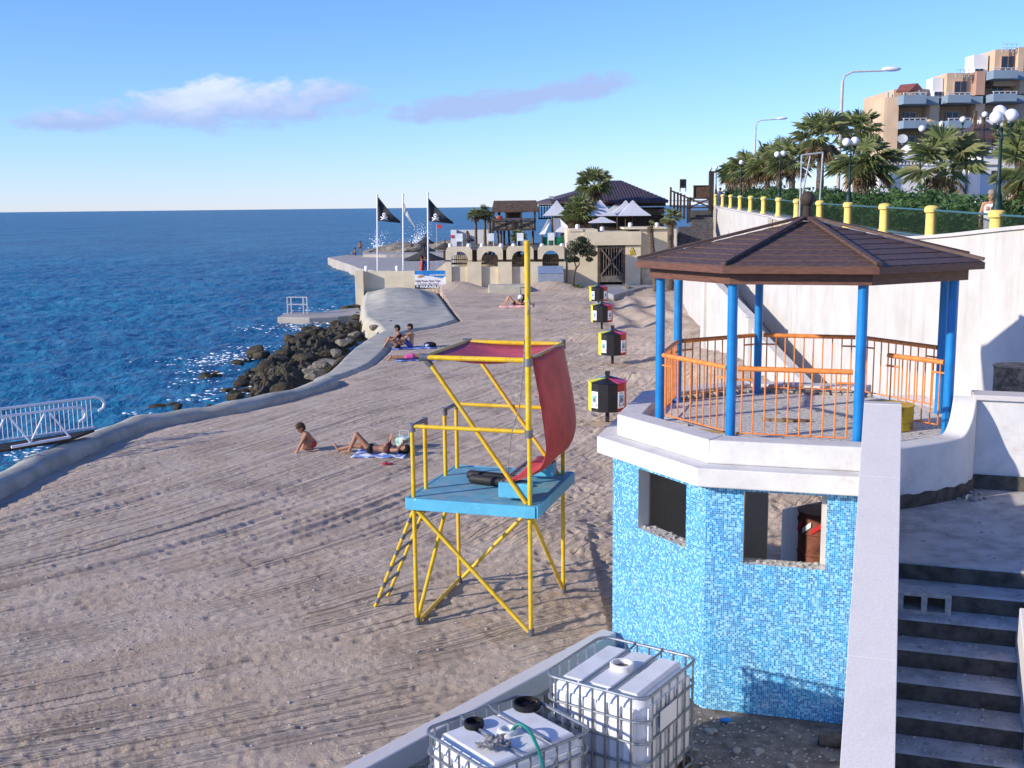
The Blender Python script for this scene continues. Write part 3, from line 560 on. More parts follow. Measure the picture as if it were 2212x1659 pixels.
# roof: eight segments of planks, hips, fascia boards and finial
ER, AZ_, EZ = 2.16, 5.50, 5.02
for k in range(8):
    d0, d1 = A0+45*k, A0+45*(k+1); nP = 9
    a, c = ov(ER, d0), ov(ER, d1)
    for i in range(nP):
        f0, f1 = 1-i/nP*.955, 1-(i+1)/nP*.955+.006; lift = .006
        def pt(v_, f, up): q = GC+(v_-GC)*f; return (*q, AZ_+(EZ-AZ_)*f+up)
        up0, up1 = .0, lift
        P = [pt(a, f0*.998, up1), pt(c, f0*.998, up1), pt(c, f1, up0), pt(a, f1, up0), pt(a, f0*.998, up1-.026), pt(c, f0*.998, up1-.026), pt(c, f1, up0-.026), pt(a, f1, up0-.026)]
        mb = MB(); mb.add(P, [(0, 1, 2, 3), (7, 6, 5, 4), (4, 5, 1, 0), (5, 6, 2, 1), (6, 7, 3, 2), (7, 4, 0, 3)]); mb.build('plank', MT['wood_roof'], gaz)
    MB().beam((*(GC+(a-GC)*1.005), EZ+.03), (*(GC+(a-GC)*.05), AZ_+.022), .06, .035).build('hip', MT['wood_roof'], gaz)
    e0, e1 = GC+(a-GC)*1.012, GC+(c-GC)*1.012; i0, i1 = GC+(a-GC)*.975, GC+(c-GC)*.975
    mb = MB(); mb.prism([e0, e1, i1, i0], EZ-.085, EZ-.006); mb.build('fascia', MT['wood_fascia'], gaz, bevel=.004)
    e0, e1, i0, i1 = [GC+(q-GC)*s_ for s_ in (.93, .86) for q in (a, c)]
    mb = MB(); mb.prism([e0, e1, i1, i0], EZ-.215, EZ-.088); mb.build('ring_beam', MT['wood_fascia'], gaz, bevel=.004)
mb = MB(); mb.prism([ov(ER*.97, A0+45*k) for k in range(8)], EZ-.087, EZ-.03); mb.build('soffit', MT['wood_fascia'], gaz)
mb = MB(); mb.lathe([(.15, 0), (.12, .03), (.055, .06), (.048, .16), (.045, .18), (.065, .20), (.088, .24), (.092, .275), (.075, .325), (.035, .355), (.01, .36)], (*GC, AZ_-.01), 16); mb.build('finial', MT['wood_dark'], gaz, 40)
# sloping balustrade beside the stairs
BT = 3.725
bal = thing('stair_balustrade', 'sloping white stone balustrade running down beside the dark concrete stairs', 'wall', sp(0, 9, 0))
def btop(s): return BT-.445*(11.5-s)
segs = [(11.62, 11.48), (11.48, 10.4), (10.4, 8.35), (8.35, 6.8), (6.8, 4.4)]
for s1, s0 in segs:
    g_ = .004; mb = MB(); z1_, z0_ = (BT, BT) if s1 > 11.5 else (btop(s1), btop(s0)); P = []
    for s, zt_ in ((s1, z1_), (s0+g_, z0_)):
        for zz_ in (zt_-.07, zt_):
            for w_ in (-.178, .178): P.append(sp(w_, s, zz_))
    mb.add(P, [(0, 1, 3, 2), (5, 4, 6, 7), (2, 3, 7, 6), (1, 0, 4, 5), (0, 2, 6, 4), (3, 1, 5, 7)]); mb.build('cap_stone', MT['stone_cap'], bal, bevel=.004)
mb = MB(); P = []
for s in (11.6, 4.4):
    for zz_ in (-.4, btop(min(s, 11.5))-.07):
        for w_ in (-.165, .165): P.append(sp(w_, s, zz_))
mb.add(P, [(0, 1, 3, 2), (5, 4, 6, 7), (2, 3, 7, 6), (1, 0, 4, 5), (0, 2, 6, 4), (3, 1, 5, 7)]); mb.build('wall', MT['white_render'], bal)
wallrun_end = MB(); wallrun_end.prism([sp(-.16, 11.61, 0)[:2], sp(.16, 11.61, 0)[:2], sp(.16, 12.45, 0)[:2], sp(-.16, 12.2, 0)[:2]], -.3, 3.02); wallrun_end.build('wall', MT['white_render'], bal)
# stairs
st = thing('concrete_stairs', 'dark unfinished concrete stairs rising to the landing beside the gazebo', 'stairs', sp(1, 9, 0))
RS, GO, S0, ZL = .155, .325, 10.64, 2.38
for k in range(12):
    s1 = S0-GO*k; zt_ = ZL-RS*(k+1); wr = 3.0 if k < 2 else 1.16
    mb = MB(); P = [sp(.17, s1+.15, zt_-.35), sp(wr, s1+.15, zt_-.35), sp(wr, s1-GO-.02, zt_-.35), sp(.17, s1-GO-.02, zt_-.35), sp(.17, s1+.15, zt_), sp(wr, s1+.15, zt_), sp(wr, s1-GO-.02, zt_), sp(.17, s1-GO-.02, zt_)]
    mb.add(P, [(3, 2, 1, 0), (4, 5, 6, 7), (0, 1, 5, 4), (1, 2, 6, 5), (2, 3, 7, 6), (3, 0, 4, 7)]); mb.build('tread', MT['cement'], st, bevel=.022)
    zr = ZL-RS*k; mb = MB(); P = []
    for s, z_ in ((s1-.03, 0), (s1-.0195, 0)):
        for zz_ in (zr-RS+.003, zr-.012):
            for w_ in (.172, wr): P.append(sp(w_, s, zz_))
    mb.add(P, [(0, 1, 3, 2), (5, 4, 6, 7), (2, 3, 7, 6), (1, 0, 4, 5), (0, 2, 6, 4), (3, 1, 5, 7)]); mb.build('riser', MT['dark_cement'], st)  # risers: own dark cement, deepened further to stand for weaker sky light
mb = MB(); mb.prism([sp(.17, S0, 0)[:2], sp(4.2, S0, 0)[:2], sp(4.2, 13.9, 0)[:2], sp(1.1, 13.9, 0)[:2], sp(.17, 12.45, 0)[:2]], ZL-.4, ZL); mb.build('landing', MT['cement'], st, bevel=.012)
mb = MB()                                                            # wall on the far side of the flight
P = []
for s, zt_ in ((9.75, 1.4), (4.6, -.9+.0)):
    for zz_ in (-.6, zt_+.95):
        for w_ in (1.15, 1.5): P.append(sp(w_, s, zz_))
mb.add(P, [(0, 1, 3, 2), (5, 4, 6, 7), (2, 3, 7, 6), (1, 0, 4, 5), (0, 2, 6, 4), (3, 1, 5, 7)])
tag(mb.build('stair_wall', MT['stone_cap'], bevel=.01), 'pinkish side wall bordering the outer edge of the lower concrete stairs', 'wall')
# curved parapet, taller wall with coping, dark damp skirting
path = crom([sp(.0, 12.38, 0)[:2], sp(.3, 12.62, 0)[:2], sp(.6, 12.92, 0)[:2], sp(.85, 13.22, 0)[:2], sp(.99, 13.5, 0)[:2], sp(1.04, 13.75, 0)[:2]], 5)
def wallrun(mb, path, zb, zt_, th, off=0.0):
    path = [np.array(p) for p in path]; n = len(path); rings = []
    for i, p in enumerate(path):
        d = path[min(i+1, n-1)]-path[max(i-1, 0)]; d /= np.hypot(*d); nr = np.array([-d[1], d[0]])
        z1_ = zt_[i] if hasattr(zt_, '__len__') else zt_; z0_ = zb[i] if hasattr(zb, '__len__') else zb
        a, c = p+nr*off, p+nr*(off+th); rings.append([(*a, z0_), (*a, z1_), (*c, z1_), (*c, z0_)])
    mb.hull(rings); return mb
zt_l = [3.07+.40*sst(.6, 1.0, i/(len(path)-1)) for i in range(len(path))]
cp = thing('curved_parapet', 'white curved parapet sweeping from the balustrade up to the taller wall', 'wall', (*path[8], 2.1))
wallrun(MB(), path, 2.0, zt_l, .26).build('wall', MT['kiosk_white'], cp, 40, bevel=.015)
wallrun(MB(), path, ZL-.02, [ZL+.15+.012*math.sin(i*1.7) for i in range(len(path))], .03, -.02).build('skirting', MT['dark_cement'], cp, 40)
rw = thing('landing_wall', 'tall white wall with flat grey coping closing the stair landing', 'wall', sp(2.5, 13.8, 2.1))
wallrun(MB(), [sp(1.04, 13.75, 0)[:2], sp(5.2, 13.75, 0)[:2]], 2.0, 3.43, .25).build('wall', MT['kiosk_white'], rw)
wallrun(MB(), [sp(.99, 13.70, 0)[:2], sp(5.2, 13.70, 0)[:2]], 3.433, 3.495, .36).build('coping', MT['stone_cap'], rw, bevel=.008)
wallrun(MB(), [sp(1.0, 13.73, 0)[:2], sp(5.2, 13.73, 0)[:2]], ZL-.02, ZL+.17, .03, -.015).build('skirting', MT['dark_cement'], rw)
# hollow block on a step
k_ = 1; s1 = S0-GO*1; zt_ = ZL-RS*2
hb = thing('hollow_block', 'hollow grey concrete block with two square holes lying on the stairs', 'block', sp(.42, s1-.14, zt_))
P0 = sp(.42, s1-.2, zt_); rzb = math.atan2(SW[1], SW[0]); q = lambda a, c, e: tuple(np.array([*(np.array(P0[:2])+SW*a+SA*c), P0[2]+e]))
mb = MB(); B = lambda a0, a1, e0, e1, c0=0, c1=.2: mb.box(q((a0+a1)/2, (c0+c1)/2, (e0+e1)/2), (a1-a0, c1-c0, e1-e0), rzb)
B(-.225, .225, 0, .035); B(-.225, .225, .165, .2); B(-.225, -.175, .035, .165); B(-.025, .025, .035, .165); B(.175, .225, .035, .165)
mb.build('block', MT['block_grey'], hb)
# rubble lying on landing and treads
RBm = [boulder_mesh(40+i, MT['rubble']) for i in range(3)]
for i in range(14):
    w_, s = random.gauss(.95, .1), random.gauss(13.3, .12); p = sp(w_, s, ZL); stone('rubble_piece', RBm[i % 3], (*p[:2], ZL+.012), (random.uniform(.02, .07),)*3, 'pale lump of broken mortar in the corner of the stair landing', 'rubble', 'mortar lumps on the landing')
mb = MB()
for i in range(420):
    k = random.randrange(-1, 10); s = S0-GO*k-random.uniform(.05, GO) if k >= 0 else random.uniform(10.9, 12.4); w_ = random.uniform(.25, 1.1) if k > 0 else random.uniform(.25, 2.8); z_ = ZL-RS*(k+1); p = sp(w_, s, z_); r = random.uniform(.004, .018)
    mb.ball((*p[:2], z_+r*.3), r, 5, 4, (1.3, 1, .7))
tag(mb.build('crumbs', MT['rubble'], kind='stuff'), 'scattered crumbs of mortar on the dark concrete stairs', 'crumbs')
# yard: ground sheet, low wall, debris
mb = MB(); P = [YW0, YW1, ov(2.2, A0-45), ov(2.2, A0), ov(2.2, A0+45), sp(-.1, 12.2, 0)[:2], sp(-.1, 5.5, 0)[:2], (-2.6, 5.5)]; mb.prism([tuple(p) for p in P], YZ-.3, YZ-.01)
struct(mb.build('yard_ground', MT['yard']))
wallrun(MB(), [tuple(YW0-(YW1-YW0)*.3), tuple(YW1)], -.5, .25, .21, -.02).build('yard_wall', MT['stone_cap'], bevel=.02); tag(bpy.data.objects['yard_wall'], 'low white concrete wall between the sand and the water tanks', 'wall')
for i in range(60):
    f = random.random(); s = random.uniform(9.2, 12.1); w_ = random.uniform(-2.2, -.3); p = sp(w_, s, YZ); s_ = random.uniform(.015, .06)
    if yard_side(p[0], p[1]) < .3: continue
    stone('rubble_piece', RBm[i % 3], (p[0], p[1], YZ), (s_*1.4, s_, s_*.7), 'small grey rubble piece strewn on the yard at the foot of the mosaic', 'rubble', 'rubble in the yard')
mb = MB()
for i in range(900):
    s = random.uniform(8.6, 12.2); w_ = random.uniform(-2.6, -.2); p = sp(w_, s, YZ); r = random.uniform(.004, .016)
    if yard_side(p[0], p[1]) < .15: continue
    mb.ball((*p[:2], YZ-.01+r*.4), r, 5, 4, (1.4, 1, .6))
tag(mb.build('debris', MT['rubble'], kind='stuff'), 'fine plaster debris covering the yard floor', 'debris')
p = on_z(*z7(590, 1450), YZ); o = MB().ball((0, 0, .02), .05, 8, 6, (1.5, 1, .5)).build('plastic_scrap', MT['banner_blue'], smooth=True); o.location = p; tag(o, 'crumpled scrap of bright blue plastic on the yard floor', 'scrap')
# dark drain opening at the foot of the balustrade
dr = thing('drain_pipe', 'dark broken drain pipe opening at the foot of the mosaic wall', 'pipe', (*on_z(*z7(1080, 1555), YZ)[:2], YZ)); p = np.array(dr.location)
mb = MB(); mb.tube([p+np.array((-.16, .05, .05)), p+np.array((.14, -.04, .06))], .085, 14); mb.build('pipe', MT['dark_cement'], dr, 40)
mb = MB(); mb.tube([p+np.array((-.165, .052, .05)), p+np.array((-.16, .05, .05))], .07, 14); mb.build('bore', MT['black_plastic'], dr, 40)
# sloped wall and taped drum seen through the kiosk window
e0, e1 = on_z(*Zc(1580, 1090, 6.9125)(1235, 385), 1.0), on_z(*Zc(1580, 1090, 6.9125)(1560, 175), 1.35)
lw = thing('inner_ramp_wall', 'rough sloping plaster wall behind the kiosk seen through its window', 'wall', (e0[0], e0[1], 0)); d = (e1-e0)[:2]; d /= np.hypot(*d)
mb = MB(); wallrun(mb, [e0[:2], e0[:2]+d*3.2], -.5, [1.0, 2.2], .22); mb.build('wall', MT['white_render'], lw, bevel=.02)
def drum(loc, m, label, tape=False, r=.29, h=.88):
    th_ = thing('oil_drum', label, 'drum', loc); x, y, z = loc
    mb = MB(); mb.lathe([(r, 0), (r+.012, .012), (r+.012, .03), (r, .04), (r, h*.33), (r+.014, h*.33+.015), (r, h*.33+.03), (r, h*.66), (r+.014, h*.66+.015), (r, h*.66+.03), (r, h-.03), (r+.012, h-.02), (r+.012, h), (r-.012, h), (r-.015, h-.08), (.01, h-.09)], (x, y, z), 28); mb.build('shell', m, th_, 40)
    mb = MB(); mb.lathe([(r+.013, 0), (r+.02, .008), (r+.013, .016)], (x, y, z+h-.012), 28); mb.build('rim', m, th_, 40)
    if tape:
        for j in range(14):
            a = 2*math.pi*j/14; mb = MB(); P = [(x+(r+.018)*math.cos(a+dx), y+(r+.018)*math.sin(a+dx), z+zz_+dx*.25) for dx, zz_ in ((0, .6), (.44, .6), (.44, .67), (0, .67))]; mb.add(P, [(0, 1, 2, 3)]); mb.build('tape', MT['tape_red'] if j % 2 else MT['tape_white'], th_)
    return th_
q = on_y(*Zc(1580, 1090, 6.9125)(1820, 400), 14.6); drum((q[0]+.02, 14.6, max(YZ+.02, q[2]-.88)), MT['drum_brown'], 'reddish brown drum wrapped in striped tape inside the kiosk', True)
if q[2]-.88 > YZ+.05:
    o = MB().box((q[0]+.02, 14.6, (YZ+.02+q[2]-.88)/2), (.7, .7, max(.02, q[2]-.88-YZ-.02))).build('work_plinth', MT['cement'], bevel=.01); tag(o, 'rough cement plinth under the taped drum', 'plinth')
d_ = on_z(1921, 925, 2.965); drum((d_[0], d_[1], 2.965), MT['drum_yellow'], 'dented yellow oil drum standing on the gazebo floor', h=.30, r=.27)
d_ = on_y(2212, 790, 15.2); drum((d_[0]-.08, 15.2, 2.2), MT['drum_rust'], 'rusty spattered drum behind the coping of the landing wall', h=max(.5, d_[2]-2.2), r=.31)
# loose timber on the gazebo floor
for px, L, a, mname, lab in (((905, 95), .36, -.35, 'wood_brown', 'short brown batten lying on the gazebo floor beside the railing'), ((820, 95), .4, -.4, 'palm_dry', 'thin yellowish offcut lying on the gazebo floor'), ((365, 110), .34, -.6, 'block_grey', 'grey broken slab resting against the gazebo parapet'), ((520, 145), .7, -.45, 'palm_dry', 'long thin yellow lath beside the gazebo parapet')):
    p = on_z(*z7(*px), 2.97); o = MB().box((0, 0, .015), (L, .05 if L < .6 else .02, .03)).build('batten', MT[mname], bevel=.004); o.location = (*p[:2], 2.967); o.rotation_euler = (0, 0, a); tag(o, lab, 'offcut')
for i in range(26):
    a, r = random.uniform(0, 360), random.uniform(.3, 1.7); p = ov(r, a); s_ = random.uniform(.012, .035); stone('gravel_piece', RBm[i % 3], (*p, 2.968), (s_*1.5, s_, s_*.6), 'small stone chip scattered on the gravelly gazebo floor', 'stone', 'chips on the gazebo floor')
# ================================================================== big white wall, ramp, promenade
WA = [(9.6, 9, 5.6), (8.9, 12, 5.5), (8.2, 14.5, 5.42), (7.8, 17, 5.28), (7.65, 20, 5.07), (7.75, 24, 4.9), (8.0, 30, 4.75), (8.5, 38, 4.6), (9.1, 48, 4.2), (9.7, 56, 3.6)]
WP = crom(WA, 5); bw = thing('retaining_wall', 'tall white rendered retaining wall curving behind the gazebo', 'wall', (8, 24, 0))
wallrun(MB(), [p[:2] for p in WP], -.6, [p[2] for p in WP], .35, -.35).build('wall', MT['white_render'], bw, 30)
cap = [q for q in WP]; wallrun(MB(), [p[:2] for p in cap], [p[2]+.003 for p in cap], [p[2]+.06 for p in cap], .45, -.40).build('coping', MT['white_render'], bw, 30)
zr_ = Zc(1500, 590, 4.809); RX = 7.0
rp = [on_pl(*zr_(*p), (RX, 0, 0), (1, 0, 0)) for p in ((450, 150), (890, 600), (900, 690), (1500, 1330))]
rt = thing('ramp_wall', 'white parapet wall stepping down beside the beach ramp', 'wall', (RX, 32, 0))
P2 = [(9.9, 64), (8.35, 49), (7.35, 42), (RX, rp[0][1]+.3), (RX, rp[0][1]), (RX, rp[1][1]), (RX, rp[2][1]-.35), (RX, rp[3][1]), (RX, 22.0)]
T2 = [3.3, 3.3, 3.3, 3.28, rp[0][2], rp[1][2], rp[2][2]-.06, rp[3][2], rp[3][2]-(rp[3][1]-22)*.16]
wallrun(MB(), P2, -.6, T2, .26, -.26+.26).build('wall', MT['white_render'], rt)
MB().box((RX-.03, rp[0][1]+.55, 1.4), (.14, .7, 3.6)).build('pilaster', MT['white_render'], rt)
MB().box((RX+.03, rp[1][1]-.2, (rp[1][2]-.6)/2), (.30, .55, rp[1][2]+.65)).build('pilaster', MT['white_render'], rt)
mb = MB(); P = [(RX+.2, 42, 2.3), (8.6, 42, 2.3), (7.75, 24, .4), (7.7, 21, .1), (RX+.2, 21, .1)]; mb.add([(x, y, z) for x, y, z in P]+[(x, y, -.6) for x, y, z in P], [(0, 4, 3, 2, 1), (0, 1, 6, 5), (1, 2, 7, 6), (2, 3, 8, 7), (3, 4, 9, 8), (4, 0, 5, 9)]); struct(mb.build('ramp', MT['cement']))
mb = MB(); mb.prism([sp(1.1, 13.8, 0)[:2], sp(5.2, 13.8, 0)[:2], (8.4, 14.5), (7.85, 17), (7.7, 20.3), (6.6, 20.3), (5.5, 15.8), (5.6, 14.3)], 1.9, 2.17); struct(mb.build('terrace', MT['gravel_floor']))
# promenade posts
zx = [178, 226, 279, 341, 411, 497, 596, 716, 868, 1055, 1295, 1605, 2035, 2640]; ztop = [1045, 1047, 1050, 1055, 1058, 1062, 1068, 1078, 1088, 1098, 1108, 1122, 1148, 1180]; yd = [90, 83.5, 77.5, 71.5, 65.5, 60, 54.5, 49.3, 44.2, 39.2, 34.4, 29.8, 25.3, 21]
PP = [on_y(*z3(a, c), d) for a, c, d in zip(zx, ztop, yd)]
proto = thing('fence_post', 'x', 'post', (0, 0, 0), 'posts of the promenade fence', local=True)
mb = MB(); mb.lathe([(.19, 0), (.19, .10), (.15, .16), (.145, .72), (.15, .74)], n=14); mb.build('shaft', MT['post_yellow'], proto, 40)
mb = MB(); mb.lathe([(.15, .72), (.19, .75), (.19, .86), (.15, .905), (.05, .93)], n=14); mb.build('capital', MT['post_yellow'], proto, 40)
mg = bpy.data.materials.new('wire_mesh'); mg.use_nodes = True; t = mg.node_tree; b = t.nodes['Principled BSDF']; b.inputs['Base Color'].default_value = (.022, .04, .025, 1); b.inputs['Roughness'].default_value = 1; b.inputs['Specular IOR Level'].default_value = 0
tcn = N(t, 'ShaderNodeTexCoord'); sx = N(t, 'ShaderNodeSeparateXYZ'); t.links.new(tcn.outputs['UV'], sx.inputs[0])
def wires(o_): return vm(t, 'LESS_THAN', vm(t, 'FRACT', vm(t, 'MULTIPLY', o_, 20.0)), .27)
t.links.new(vm(t, 'MAXIMUM', wires(vm(t, 'ADD', sx.outputs[0], sx.outputs[1])), wires(vm(t, 'SUBTRACT', sx.outputs[0], sx.outputs[1]))), b.inputs['Alpha'])
mk('fence_rail', (.05, .14, .17), .5, .1)
LAB = {12: 'three-globe', 9: 'two-globe', 6: 'paired-globe', 3: 'single-globe', 0: 'far globe'}
for i, p in enumerate(PP):
    c = proto if i == 0 else copy_tree(proto); c.location = (p[0], p[1], p[2]-.92)
    c['label'] = 'yellow fence post on the promenade carrying the %s street lamp' % LAB[i] if i in LAB else ('yellow round post of the promenade fence along the seaward edge' )
for i in range(len(PP)-1):
    a, c = PP[i], PP[i+1]; f = thing('mesh_fence', 'green wire-mesh fence panel strung between two yellow promenade posts', 'fence', tuple((a+c)/2-np.array([0, 0, .9])), 'mesh panels of the promenade fence')
    dv = (c-a); e = dv/np.linalg.norm(dv)*.17; A_, C_ = a+e, c-e
    MB().tube([A_-np.array([0, 0, .12]), C_-np.array([0, 0, .12])], .025, 6).build('top_rail', MT['fence_rail'], f, 40)
    MB().tube([A_-np.array([0, 0, .82]), C_-np.array([0, 0, .82])], .02, 6).build('bottom_rail', MT['fence_rail'], f, 40)
    mb = MB(); mb.add([A_-np.array([0, 0, .82]), C_-np.array([0, 0, .82]), C_-np.array([0, 0, .12]), A_-np.array([0, 0, .12])], [(0, 1, 2, 3)]); o = mb.build('wire_mesh', mg, f)
    uv = o.data.uv_layers.new(); L = np.linalg.norm(C_-A_)
    for l_, q_ in zip(uv.data, ((0, 0), (L, 0), (L, .7), (0, .7))): l_.uv = q_
# plinth under the posts, ledge in front, promenade surface and ground beyond
PB = [(p[0], p[1], p[2]-.91) for p in PP]
pl = thing('promenade_plinth', 'long limestone plinth wall carrying the yellow fence posts', 'wall', PB[6])
wallrun(MB(), [q[:2] for q in PB], -.4, [q[2] for q in PB], .55, -.27).build('wall', MT['limestone'], pl, 30)
wallrun(MB(), [q[:2] for q in PB], [q[2]-.12 for q in PB], [q[2]+.004 for q in PB], .62, -.31).build('coping', MT['white_render'], pl, 30)
wallrun(MB(), [(q[0]-.4, q[1]) for q in PB[1:7]], [-.4]*6, [q[2]-.05 for q in PB[1:7]], .2, -.1).build('render_coat', MT['white_render'], pl, 30)
mb = MB(); P = [(9.9, 9)]+[(q[0]+.3, q[1]) for q in reversed(WP[2:])]
mb = MB(); n_ = 0
le = [(p[0]+.2, p[1], p[2]-.12) for p in WP[8:40]]; ri = [np.interp(p[1], [q[1] for q in PB[::-1]], [q[0] for q in PB[::-1]])-.2 for p in WP[8:40]]
mb.add(le+[(r, l[1], l[2]-.02) for r, l in zip(ri, le)], [(i, i+1, len(le)+i+1, len(le)+i) for i in range(len(le)-1)]); struct(mb.build('ledge', MT['cement']))
mb = MB(); ln = [(q[0]+.2, q[1], q[2]-.02) for q in PB]+[(18, 110, 6.0), (20, 150, 6.3)]; ln = [(10.8, 5, 4.4)]+ln[::-1][::-1][::-1] if False else ln[::-1]+[(10.5, 5, 4.4)]
rr = [(x+120, y, z+1.5) for x, y, z in ln]; mid = [(x+6, y, z) for x, y, z in ln]; n_ = len(ln)
mb.add(ln+mid, [(i, n_+i, n_+i+1, i+1) for i in range(n_-1)]); struct(mb.build('promenade', MT['paving']))
mb = MB(); road = [(x+16, y, z) for x, y, z in mid]; mb.add([(x, y, z-.1) for x, y, z in mid]+[(x, y, z-.1) for x, y, z in road]+rr, [(i, n_+i, n_+i+1, i+1) for i in range(n_-1)]+[(n_+i, 2*n_+i, 2*n_+i+1, n_+i+1) for i in range(n_-1)]); struct(mb.build('road', MT['asphalt']))
# ================================================================== palms, hedge, lamps, hotel
def palm_mesh(seed, Rc, n=40, dry=12, h=2.0):
    r = random.Random(seed); g = MB()
    def leaf(az_, el_, L, fr, dryf):
        d = Vector((math.cos(az_)*math.cos(el_), math.sin(az_)*math.cos(el_), math.sin(el_))); sd = Vector((-math.sin(az_), math.cos(az_), 0)); up = sd.cross(d)*-1
        roll_ = r.uniform(-.5, .5); sd2 = sd*math.cos(roll_)+up*math.sin(roll_); up2 = d.cross(sd2)*-1
        g.mi = 1 if dryf else 0
        o = Vector((0, 0, 0)); e = d*L; g.add([o+sd2*.012, o-sd2*.012, e-sd2*.01, e+sd2*.01], [(0, 1, 2, 3)])
        nb = 21; wd = .030*fr
        for j in range(nb):
            a = (j/(nb-1)-.5)*R(250); ca, sa = math.cos(a), math.sin(a); bd = (d*ca+sd2*sa); ln = fr*(.72+.28*math.cos(a))*r.uniform(.85, 1.08)
            pn = (sd2*ca-d*sa)*wd; m1 = e+bd*ln*.55+up2*(.05*fr*(1 if j % 2 else -1)); tip = e+bd*ln+Vector((0, 0, -ln*r.uniform(.12, .34)))
            g.add([e, m1+pn, tip, m1-pn], [(0, 1, 2), (0, 2, 3)])
    for i in range(n):
        el_ = math.asin(r.uniform(-.45, .98)); leaf(r.uniform(0, 6.283), el_, Rc*r.uniform(.36, .55), Rc*r.uniform(.40, .56), False)
    for i in range(dry): leaf(r.uniform(0, 6.283), R(r.uniform(-80, -35)), Rc*r.uniform(.3, .5), Rc*r.uniform(.3, .45), True)
    return g.mesh('crown', [MT['palm_leaf'], MT['palm_dry']])
def palm(pos, zbase, Rc, label, group, seed, n=40, dry=12, lean=(0, 0), rt=.15):
    x, y, z = pos; th = thing('palm_tree', label, 'palm', (x+lean[0], y+lean[1], zbase), group)
    o = bpy.data.objects.new('crown', palm_mesh(seed, Rc, n, dry)); COL.objects.link(o); o.parent = th; o.location = (-lean[0], -lean[1], z-zbase)
    g = MB(); pts = []; rad = []; H = z-zbase
    for i in range(13):
        f = i/12; pts.append((x+lean[0]*(1-f)**1.5, y+lean[1]*(1-f)**1.5, zbase+H*f)); rad.append(rt*(1.25-.3*f)*(1+.10*(i % 2)))
    g.tube(pts, rad, 10); g.build('trunk', MT['palm_trunk'], th)
    return th
G1 = 'fan palms lining the promenade'
for i, (zx_, zy_, Y, Rc, lab) in enumerate(((1670, 850, 37, 1.75, 'broad green fan palm before the white villa beside the promenade'), (1170, 830, 43.5, 1.65, 'fan palm behind the two-globe lamp on the promenade'), (875, 665, 52, 1.75, 'tall fan palm rising beside the tall street light'), (1120, 620, 60, 1.5, 'fan palm peeping up behind the tall street light'),
        (685, 830, 61, 1.7, 'fan palm behind the paired-globe lamp'), (520, 850, 68, 1.8, 'fan palm growing next to the paired-globe lamp palm'), (400, 870, 75, 1.8, 'fan palm behind the single-globe lamp'), (310, 900, 84, 1.8, 'outermost fan palm at the far end of the promenade row'), (2290, 880, 27, 1.35, 'fan palm just beyond the three-globe lamp'), (2190, 690, 47, 1.4, 'fan palm standing high behind the three-globe lamp'), (600, 780, 66, 1.5, 'ragged fan palm with upright spear leaves in the promenade row'))):
    p = on_y(*z3(zx_, zy_), Y); palm(p, 5.2 if Y > 40 else 4.7, Rc, lab, G1, 20+i, 30+(i*7) % 14, 8+(i*5) % 17)
p = on_y(*z2(830, 250), 86); palm(p, 2.9, 1.75, 'tall fan palm before the brown restaurant roof', 'palms of the beach restaurant', 51, 50, 22)
p = on_y(*z2(680, 520), 81); palm(p, 2.9, 1.65, 'shorter fan palm among the white umbrellas of the restaurant', 'palms of the beach restaurant', 52, 50, 16)
p = on_y(*z2(1590, 570), 72); palm(p, .2, .85, 'slim palm with a skirt of dead fronds beside the plank stairs', 'palms by the plank stairs', 53, 26, 26, rt=.19)
p = on_y(*z2(1385, 655), 71); palm(p, .2, .55, 'slim palm trunk with a withered crown beside the gate', 'palms by the plank stairs', 54, 2, 24, lean=(.5, 0), rt=.19)
for i, (q, Rc, lab) in enumerate((((1365, 310), .8, 'small fan palm left of the thatched pavilion'), ((1440, 290), .8, 'small fan palm touching the corner of the thatched pavilion'), ((1480, 330), .7, 'small fan palm half under the pavilion roof'), ((1295, 440), .35, 'thin dead palm stump above the white screen wall'))):
    p = on_y(*z1(*q), 86); palm(p, .6, Rc, lab, 'small palms by the pavilion', 60+i, 26 if i < 3 else 0, 6, rt=.1)
p = on_y(*z1(1720, 490), 78.5); palm(p, 2.2, .75, 'low grey-green feathery palm in front of the pavilion stilts', 'small palms by the pavilion', 66, 40, 2, rt=.12)
# leafy masses made of many small leaves
def leaves(g, c, rad, n, s, r=random):
    for _ in range(n):
        while True:
            q = Vector((r.uniform(-1, 1), r.uniform(-1, 1), r.uniform(-1, 1)))
            if .15 < q.length < 1: break
        p = Vector((c[0]+q.x*rad[0], c[1]+q.y*rad[1], c[2]+q.z*rad[2])); a = Vector((r.gauss(0, 1), r.gauss(0, 1), r.gauss(0, 1))).normalized(); b_ = a.orthogonal().normalized(); k = s*r.uniform(.6, 1.3)
        g.add([p-a*k, p+b_*k*.45, p+a*k, p-b_*k*.45], [(0, 1, 2, 3)])
hd = thing('hedge', 'long dark green hedge behind the promenade fence', 'hedge', (PP[6][0]+2, PP[6][1], PP[6][2]-.9)); g = MB()
for i in range(len(PP)-1):
    a, c = PP[i], PP[i+1]; k = 7
    for j in range(k):
        q = a+(c-a)*(j+random.random())/k; zb = q[2]-.9; hh = random.uniform(.52, .75)
        leaves(g, (q[0]+1.25+random.uniform(-.2, .3), q[1]+.5, zb+hh), (.8, .8, hh), int(190+4000/max(q[1], 22)), .07+.0012*q[1])
g.build('foliage', MT['hedge'], hd); g = MB()
for i in range(len(PP)-1):
    a, c = PP[i], PP[i+1]
    for j in range(3):
        q = a+(c-a)*(j+.5)/3; g.tube([(q[0]+1.25, q[1]+.5, q[2]-1.0), (q[0]+1.25, q[1]+.5, q[2]-.3)], .04, 5)
o = g.build('stems', MT['bark'], hd, kind='stuff')
